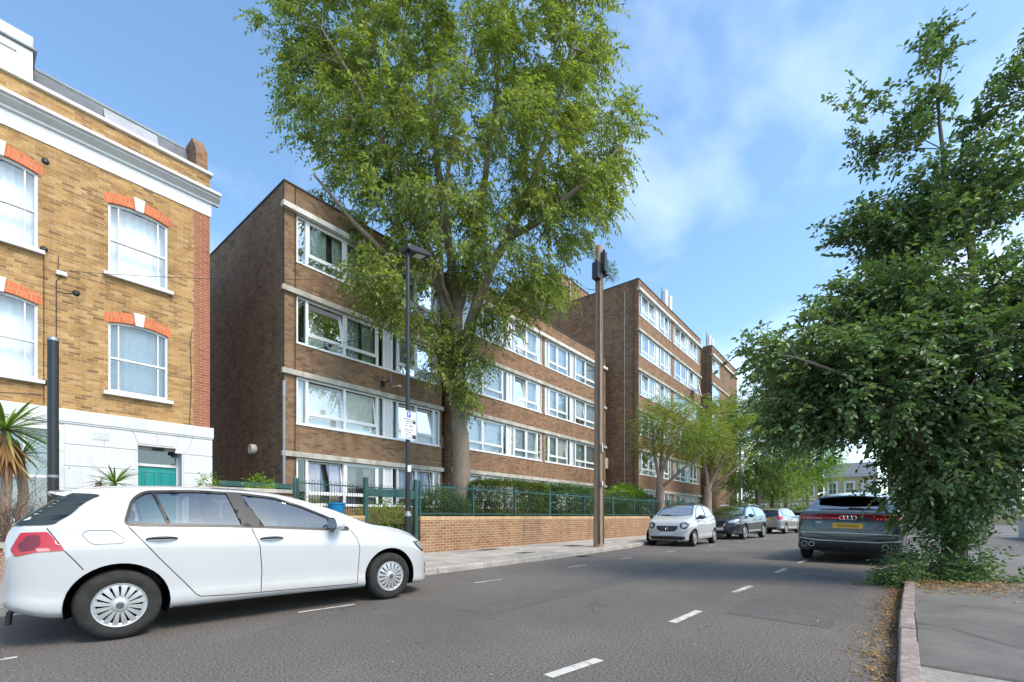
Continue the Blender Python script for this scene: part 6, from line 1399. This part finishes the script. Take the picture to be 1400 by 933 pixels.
# ---- the dark tree at the right kerb
rb = P(1306, 0, 7.2); rb[2] = .1
rl = [
 ([rb, P(1306,745,7.2), P(1304,690,7.2), P(1310,600,7.2), P(1322,520,7.3), P(1330,440,7.4), P(1330,360,7.5), P(1325,270,7.6), P(1340,180,7.7)], [.15,.125,.11,.10,.09,.075,.06,.04,.02]),
 ([P(1304,690,7.2), P(1270,620,7.0), P(1230,560,6.8), P(1170,520,6.6), P(1090,490,6.5), P(1010,473,6.5)], [.05,.042,.035,.027,.018,.008]),
 ([P(1310,600,7.2), P(1350,520,7.0), P(1390,430,6.9), P(1420,330,6.9), P(1450,200,6.9)], [.09,.08,.065,.05,.02]),
 ([P(1322,520,7.3), P(1290,430,7.6), P(1250,370,7.8), P(1200,300,8.0)], [.07,.06,.045,.015]),
 ([P(1330,360,7.5), P(1290,240,7.6), P(1282,130,7.6), P(1290,40,7.6)], [.05,.035,.022,.008]),
 ([P(1304,690,7.2), P(1340,640,6.9), P(1400,590,6.6), P(1460,560,6.5)], [.07,.06,.045,.02]),
]
dense = [(1290,520,7.3,160,95,1.2,14),(1200,505,7.2,110,55,.9,6.5),(1130,545,7.4,90,45,.8,4),(1370,480,7.0,110,110,1.2,10),(1120,490,6.9,70,26,.5,1.8),(1110,520,8.2,60,45,.6,1.6),(1050,480,6.6,55,12,.25,.55),(1180,545,7.0,80,44,.8,4.0),(1100,575,7.2,70,32,.6,2.2),(1280,625,7.2,66,66,.9,5.5),(1340,600,7.0,100,45,1.1,4.0),(1295,675,7.2,62,40,.7,2.6),(1248,705,7.2,16,30,.4,.5),(1400,560,6.8,70,80,1.1,5),(1260,415,7.5,100,42,1.0,4.2),(1350,410,7.4,90,46,1.1,3.8),(1190,415,7.6,70,36,.6,2.6),(1135,450,7.4,60,24,.5,1.5),(1240,350,7.8,50,34,.6,1.6),(1400,640,6.9,30,20,.5,.4)]
airy = [(1290,275,7.7,90,55,.6,1.3),(1360,265,7.5,60,65,.6,.9),(1284,75,7.6,15,42,.15,.28),(1250,330,7.8,60,35,.7,1.1),(1220,190,7.7,55,35,.35,.5),(1190,310,7.9,45,22,.4,.4),(1285,120,7.6,28,70,.35,.55),(1370,160,7.4,35,50,.6,.7),(1410,90,7.3,20,60,.4,.3),(1180,145,7.7,25,20,.2,.12),(1165,320,8,28,14,.2,.12)]
skirt = [(1296,725,7.0,42,34,.35,1.6),(1285,790,7.0,80,36,.5,5),(1228,798,6.9,30,20,.35,1.2),(1355,785,6.9,38,26,.5,.5),(1310,815,6.6,60,16,.4,1.6)]
tgt = np.concatenate([pixpoints(dense, 1050, .35), pixpoints(airy, 190, .3)])
tr_ = tree('dark_broadleaf_tree', 'dense dark green broadleaf tree leaning over the right pavement and road', rl, tgt, M['leaf_dark'], M['bark_r'], per=8, slen=.32, nl=8, ls=.094, aspect=.60, droop=.25, full=True, scatter=.13, rmin=.0045, alpha=.2, spread=.8)
s_ = pixpoints(skirt, 215, .3); (v, q, t3), tw = sprays(np.repeat(s_, 9, 0)+rng.normal(0, .08, (len(s_)*9, 3)), nrm(np.repeat(s_, 9, 0)-rb)+rng.normal(0, .5, (len(s_)*9, 3)), .22, 7, .062, .6, .15, full=True)
sh = thing('basal_shrub', 'low dark green suckering growth around the foot of the right-hand tree', 'shrub', tuple(rb))
mesh_np('foliage', v, q, t3, M['leaf_dark'], sh)
b = MB()
for p in s_[::3]: o = rb+rng.normal(0, .12, 3)*np.array([1,1,0]); m_ = (o+p)/2+np.array([0,0,.12]); b.tube([Vector(o), Vector(m_), Vector(p)], [.012,.008,.004], 4, cap=False)
b.build('stems', M['bark_r'], sh)
# ---- two spreading small trees in front of the tall block
def small_tree(label, px, depth, base_z, forks, blobs, n, lm, bark, per, ls, nl=8, slen=.4, name='spreading_tree', grp=None, rt=.16, aspect=.4, scatter=.3, droop=.3, alpha=.3):
    b0 = P(px, 0, depth); b0[2] = base_z; limbs = []
    first = True
    for f in forks:
        pts = [P(*q) for q in f[0]]; limbs.append(([b0]+pts if first else pts, ([rt]+f[1]) if first else f[1])); first = False
    return tree(name, label, limbs, pixpoints(blobs, n, .45), lm, bark, per=per, slen=slen, nl=nl, ls=ls, aspect=aspect, scatter=scatter, droop=droop, alpha=alpha, group=grp)
D1 = 25.0
small_tree('multi-stemmed spreading tree with yellow green foliage in front of the tall block', 903, D1, .84,
 [([(903,690,D1),(902,655,D1)],[.24,.20]), ([(902,655,D1),(893,610,D1),(893,575,D1-.5)],[.13,.09,.05]), ([(902,655,D1),(915,620,D1),(930,585,D1),(945,560,D1)],[.14,.10,.07,.04]), ([(903,668,D1),(935,640,D1-.8),(965,618,D1-1)],[.10,.07,.03]), ([(902,655,D1),(905,600,D1+.6),(910,565,D1+.8)],[.11,.08,.04])],
 [(905,575,D1,36,24,1.4,3),(935,600,D1-.4,45,30,1.5,4),(890,610,D1,18,16,.9,.8),(965,590,D1,26,24,1.2,2),(920,560,D1+.5,30,12,1,1.2)], 210, M['leaf_maple'], M['bark_p'], 10, .12, 9, .45, 'spreading_tree', 'small trees in front of the tall block', .30)
D2 = 28.5
small_tree('twin spreading tree with brighter crown to the right of its neighbour', 967, D2, .84,
 [([(967,692,D2),(968,668,D2)],[.26,.22]), ([(968,668,D2),(963,630,D2),(962,590,D2)],[.14,.10,.05]), ([(968,668,D2),(985,635,D2),(1000,600,D2)],[.14,.10,.05]), ([(968,668,D2),(975,620,D2+.8),(985,575,D2+1)],[.12,.09,.05]), ([(968,675,D2),(995,650,D2-.8),(1020,630,D2-1)],[.09,.06,.03])],
 [(985,575,D2,40,24,1.6,3.5),(965,605,D2,28,24,1.4,2.4),(1010,590,D2,24,22,1.4,2),(990,620,D2,38,22,1.4,2.4),(975,560,D2+.6,34,10,1,1)], 210, M['leaf_maple'], M['bark_p'], 10, .13, 9, .48, 'spreading_tree', 'small trees in front of the tall block', .32)
# ---- street trees beyond, left pavement
far = [('shadowy mid green street tree with thick trunk behind the dark crossover', 1037, 33.0, [(1037,690,33),(1036,662,33),(1034,620,33),(1040,570,33)], [(1035,655,33,46,16,1.6,2.2),(1045,600,33,42,45,2,4),(1025,560,33,25,40,1.6,1.8),(1055,545,33,30,45,1.8,2.6),(1062,512,33,28,30,1.8,2.2),(1098,540,34,24,40,1.8,2.2),(1035,645,33,36,20,1.6,1.6)], 'leaf_mid', 210),
       ('darker street tree with russet tips behind the people carrier', 1056, 38.0, [(1056,690,38),(1056,660,38),(1058,620,38)], [(1062,668,38,40,14,1.6,2),(1060,620,38,32,36,2,3),(1072,560,38,30,34,2,2.2),(1050,650,38,34,18,1.8,1.6),(1075,590,38,26,40,1.8,2)], 'leaf_maple2', 170),
       ('mid green street tree above the far end of the people carrier', 1075, 44.0, [(1075,690,44),(1075,662,44),(1078,630,44)], [(1080,625,44,28,34,2.2,3),(1100,570,44,28,34,2.2,2.4),(1078,655,44,26,18,1.8,1.6),(1090,590,44,22,26,2,1.4)], 'leaf_mid', 150),
       ('pale lime green young tree at the end of the street left of the SUV', 1104, 52.0, [(1104,690,52),(1103,665,52),(1106,630,52)], [(1108,625,52,28,34,2.2,3),(1118,590,52,30,30,2.2,2),(1096,650,52,20,16,2,1.2),(1125,640,52,22,22,2,1.6)], 'leaf_lime', 170)]
for lab, px, dp, tr0, bl, lm, n in far:
    b0 = P(px, 0, dp); b0[2] = .0
    tree('street_tree', lab, [([b0]+[P(*q) for q in tr0], [.20,.17,.15,.11,.06][:len(tr0)+1])], pixpoints(bl, int(n*1.3), .45), M[lm], M['bark_r'], per=11, slen=.6, nl=8, ls=.20, aspect=.5, scatter=.42, droop=.3, group='street trees down the left pavement', alpha=.3)
# ------------------------------------------------------------------ hedges, shrubs, palms, litter
def bush(name, label, c, r, n, lm, ls=.07, nl=6, slen=.2, box=False, group=None, cat='shrub', aspect=.5, stems=10, squash=4.):
    c = np.array(c, float); r = np.array(r, float); d = rng.normal(0, 1, (n, 3))
    if box:
        p = rng.uniform(-1, 1, (n, 3)); k = rng.integers(0, 3, n); s = rng.choice([-1, 1], n); p[np.arange(n), k] = s*(.86+.14*rng.random(n)); p = np.sign(p)*np.abs(p); ln = (np.abs(p)**squash).sum(1)**(1/squash); p = p/np.maximum(ln, 1)[:, None]
    else:
        p = nrm(d)*(.55+.45*rng.random(n))[:, None]**.6; p *= (1+.18*np.sin(p[:, :1]*7+p[:, 1:2]*5+p[:, 2:3]*6))
    o = c+p*r; t = thing(name, label, cat, (c[0], c[1], c[2]-r[2]), group=group)
    (v, q, tr), tw = sprays(o, nrm(p)*.8+rng.normal(0, .5, o.shape), slen, nl, ls, aspect, .15); mesh_np('foliage', v, q, tr, lm, t)
    b = MB(); b0 = np.array([c[0], c[1], c[2]-r[2]])
    for i in range(stems): e = c+(p[i % n])*r*.7; b.tube([Vector(b0+rng.normal(0, .08, 3)*[1,1,0]), Vector((b0+e)/2+rng.normal(0,.05,3)), Vector(e)], [.018,.012,.005], 5, cap=False)
    b.build('stems', M['bark_r'], t); return t
def bz(px0, px1, py0, py1, Y, th=.6):
    x0, x1 = onY(px0, Y), onY(px1, Y); xm = (px0+px1)/2; z1 = hgt(xm, py0, Y); z0 = max(.84, hgt(xm, py1, Y)); return ((x0+x1)/2, Y+.1, (z0+z1)/2), ((x1-x0)/2, th, (z1-z0)/2)
c, r = bz(658, 738, 660, 706, 10.3, .65); bush('clipped_hedge', 'large square clipped hedge with olive top behind the railing left of the wooden pole', c, r, 9500, M['leaf_box'], .055, 6, .13, True, 'hedges behind the railings', 'hedge', squash=6.)
c, r = bz(742, 803, 668, 706, 10.3, .65); bush('laurel_hedge', 'glossy leafy hedge right behind the wooden pole', c, r, 4200, M['leaf_shrub'], .09, 6, .22, True, 'hedges behind the railings', 'hedge')
c, r = bz(818, 868, 676, 706, 10.5, .6); bush('dusty_shrub', 'dusty purple green shrub behind the railing right of the wooden pole', c, r, 2200, M['leaf_shrub'], .08, 6, .22, False, 'shrubs behind the railings')
c, r = bz(838, 880, 666, 690, 10.9, .6); bush('fatsia_shrub', 'bright green large-leaved shrub above the dusty shrub', c, r, 700, M['leaf_lime'], .16, 5, .2, False, 'shrubs behind the railings')
c, r = bz(866, 890, 678, 706, 10.4, .5); bush('clipped_hedge', 'narrow olive clipped hedge left of the small white car', c, r, 3000, M['leaf_box'], .055, 6, .14, True, 'hedges behind the railings', 'hedge')
c, r = bz(574, 632, 672, 706, 9.95, .4); bush('flowering_shrub', 'dark green flowering shrub behind the railing at the foot of the big tree', c, r, 1500, M['leaf_shrub'], .055, 6, .22, False, 'shrubs behind the railings')
c, r = bz(606, 650, 684, 706, 9.95, .35); bush('flowering_shrub', 'lower part of the dark shrubbery right of the big trunk', c, r, 700, M['leaf_shrub'], .055, 6, .2, False, 'shrubs behind the railings')
c, r = bz(900, 985, 690, 706, 10.4, .5); bush('low_shrub', 'low green shrubs behind the white city car', c, r, 1100, M['leaf_mid'], .08, 6, .24, False, 'shrubs behind the railings')
# weedy growth behind the gate
x, y = onY(528, 10.6), 10.6
bush('garden_weeds', 'tall light green weeds growing behind the green gate', (x, y, .75), (.85, .45, .62), 620, M['leaf_maple2'], .075, 7, .4, stems=26)
x, y = onY(548, 10.9), 10.9; bush('garden_weeds', 'patch of weeds at the right end of the gateway beside the lamp base', (x, y, .62), (.5, .35, .5), 260, M['leaf_maple2'], .075, 7, .35, stems=14)
x, y = onY(432, 11.3), 11.3; bush('pale_flowers', 'pale wispy flowering plant behind the white hatchback roof', (x, y, 1.15), (.8, .3, .35), 240, M['leaf_maple2'], .05, 5, .3, stems=20)
x, y = onY(345, 12.9), 12.9; bush('small_seedling', 'small light green seedling on top of the brick planter', (x+.1, 12.6, 1.88), (.28, .2, .16), 70, M['leaf_lime'], .09, 5, .2, stems=6)
x, y = onY(290, 13.4), 13.4; bush('small_seedling', 'small seedling poking up by the board fence behind the hatchback', (x, 13.6, 1.95), (.16, .15, .14), 36, M['leaf_lime'], .09, 5, .18, stems=4)
c, r = bz(990, 1012, 676, 706, 9.0, .5); bush('evergreen_shrub', 'dark evergreen mass at the foot of the street trees', (c[0]+4, c[1]-.2, 1.4), (5.5, .7, 1.3), 1500, M['leaf_mid'], .14, 6, .35)
# dark hedge across the end of the street
bush('long_hedge', 'long dark green hedge across the end of the street', (72, 9, 1.0), (1.0, 9, 1.0), 2600, M['leaf_mid'], .28, 6, .6, True, cat='hedge', squash=8.)
# spiky palms
def spiky(name, label, base, crown, n, L_, wd, dead=0, trunk=.07):
    t = thing(name, label, 'palm', tuple(base)); base, crown = Vector(base), Vector(crown)
    b = MB(); pts = [base.lerp(crown, i/6)+Vector((.02*math.sin(i*2), .015*math.cos(i*3), 0)) for i in range(7)]; b.tube(pts, [trunk*1.2]+[trunk]*5+[trunk*.7], 12); b.build('trunk', M['bark_p'], t, smooth=True)
    for nm, cnt, m, lo, hi, drp in (('leaf_rosette', n, M['leaf_yucca'], -.35, 1.0, .22), ('dead_leaves', dead, M['leaf_dead'], -1.2, -.7, .1)):
        if not cnt: continue
        V_, Q_ = [], []
        for i in range(cnt):
            a = i*2.399+random.uniform(-.2, .2); e = lo+(hi-lo)*random.random()**.8; ln = L_*random.uniform(.75, 1.05)*(.7 if nm == 'dead_leaves' else 1); d = Vector((math.cos(a)*math.cos(e), math.sin(a)*math.cos(e), math.sin(e))); s = d.cross(Vector((0,0,1))).normalized(); o = len(V_); nn = s.cross(d)
            st = crown if nm == 'leaf_rosette' else crown-Vector((0,0,random.uniform(.05,.4)))
            for k in range(7):
                u = k/6; w_ = wd*(.55+.9*u)*(1-u**3)+.001; p = st+d*ln*u-Vector((0,0,1))*drp*ln*u*u*(1.2-e*.5); V_ += [p-s*w_+nn*w_*.35, p, p+s*w_+nn*w_*.35]
            for k in range(6): r0 = o+3*k; Q_ += [(r0, r0+1, r0+4, r0+3), (r0+1, r0+2, r0+5, r0+4)]
        mesh_np(nm, np.array(V_), np.array(Q_), None, m, t)
    return t
gx = onY(8, 11.6); spiky('cabbage_palm', 'tall spiky palm with shaggy dead leaves at the left edge of the photo', (gx, 11.6, .15), (gx, 11.6, hgt(8, 588, 11.6)), 95, .85, .020, 90)
gx = onY(30, 12.0); spiky('cabbage_palm', 'smaller spiky palm head below and right of the tall palm', (gx, 12.0, .15), (gx, 12.0, hgt(30, 622, 12.0)), 50, .55, .016, 0)
gx = onY(157, 12.3); spiky('yucca', 'small spiky yucca in front of the white wall beside the teal door', (gx, 12.3, .15), (gx, 12.3, hgt(157, 661, 12.3)), 46, .62, .018, 0)
gx = onY(136, 12.4); spiky('yucca', 'smallest spiky shoot left of the yucca above the hatchback roof', (gx, 12.4, .15), (gx, 12.4, hgt(136, 660, 12.4)), 12, .26, .010, 0)
# bare twiggy bush
def twiggy(label, c, n, h, seed):
    t = thing('bare_bush', label, 'shrub', tuple(c)); r = random.Random(seed); b = MB(); tips = []
    def grow_(p, d, L_, rad, lev):
        pts = [p]; q = p.copy(); dd = d.copy()
        for i in range(4): dd = (dd+Vector([r.gauss(0, .22) for _ in range(3)])).normalized(); q = q+dd*L_/4; pts.append(q.copy())
        b.tube(pts, [rad*(1-.15*i) for i in range(5)], 4 if rad > .006 else 3, cap=False)
        if lev:
            for k in range(r.randint(2, 4)): a = pts[r.randint(1, 4)]; grow_(a, (dd+Vector([r.gauss(0, .6) for _ in range(3)])).normalized(), L_*.62, rad*.6, lev-1)
        else: tips.append(q)
    for i in range(n):
        a = r.uniform(0, 6.28); grow_(Vector(c)+Vector((r.gauss(0,.25), r.gauss(0,.12), 0)), Vector((math.cos(a)*.55, math.sin(a)*.3, 1)).normalized(), h*r.uniform(.4,.62), .011, 3)
    b.build('twigs', M['twig'], t, smooth=True)
    tp = np.array([tuple(x) for x in tips]); k = rng.choice(len(tp), len(tp)//4); v, q, tr = leaves(tp[k], rng.normal(0, 1, (len(k), 3)), np.full(len(k), .035)); mesh_np('withered_leaves', v, q, tr, M['leaf_dead'], t)
gx = onY(40, 10.4); twiggy('tangled bare brown bush behind the tail of the white hatchback', (gx-.3, 10.4, .16), 20, 1.75, 3)
gx = onY(8, 10.2); twiggy('bare brown bush at the left edge below the tall palm', (gx-.3, 10.2, .16), 16, 1.6, 5)
gx = onY(112, 11.4); twiggy('sparse bare twigs between the black post and the yucca', (gx, 11.4, .16), 7, 1.9, 8)
# low front wall of the house garden
t = thing('garden_wall', 'low brick front garden wall of the yellow brick house behind the white hatchback', 'wall', (-6, 9.3, .1)); b = MB(); b.box(-9, 2.2, 9.32, 9.54, .05, .62); b.build('brickwork', M['wallb'], t); b = MB(); b.box(-9, 2.25, 9.28, 9.58, .622, .69); b.build('coping', M['concrete'], t)
# small plants on the parapet of the tall block
p = at(833, 391, 29.0); bush('roof_weed', 'leafy weed sprouting from the parapet of the tall block', (p.x, p.y, 16.7), (.4, .3, .35), 60, M['leaf_mid'], .14, 6, .35, stems=4)
# weeds in front of the basal shrub and fallen leaves

def litter(name, n, f, size, z, kind='stuff'):
    p = np.array([f() for _ in range(n)]); k = len(p); a = rng.uniform(0, 6.28, k); ax = np.stack([np.cos(a), np.sin(a), rng.normal(0, .25, k)], 1); up = np.tile([0,0,1.], (k,1))+rng.normal(0, .35, (k,3)); v, q, tr = leaves(p, ax, size*(.5+rng.random(k)), .6, up, curl=-.15, full=True); o = mesh_np(name, v, q, tr, M['leaf_dead']); o['kind'] = kind; return o
def krx(x):
    for (a, b_), (c, d) in zip(KR, KR[1:]):
        if a <= x <= c: return b_+(d-b_)*(x-a)/(c-a)
    return 0
def f1():
    x = random.uniform(1.6, 9.2); return (x, krx(x)+abs(random.gauss(0, .11+.03*math.sin(x*3)))+.008, random.uniform(.004, .02))
litter('gutter_leaves', 3000, f1, .021, 0)
def f2():
    x = random.gauss(rb[0]-1.2, .55); y = random.gauss(rb[1]+.1, .45); return (x, y, .115+random.random()*.012) if y < krx(x)-.02 else (x, krx(x)-.25, .115)
litter('pavement_leaves', 1500, f2, .034, 0)
def f3():
    x = random.uniform(2.5, 20); return (x, 6.22-abs(random.gauss(0, .05))+.02*math.sin(x), random.uniform(.004,.012))
litter('kerb_leaves', 500, f3, .024, 0)
def f4(): return (random.uniform(1.5, 16), random.uniform(-.1, 6.2), .004)
litter('scattered_leaves', 240, f4, .026, 0)

for o in bpy.data.objects:
    if '_l' in o: del o['_l']
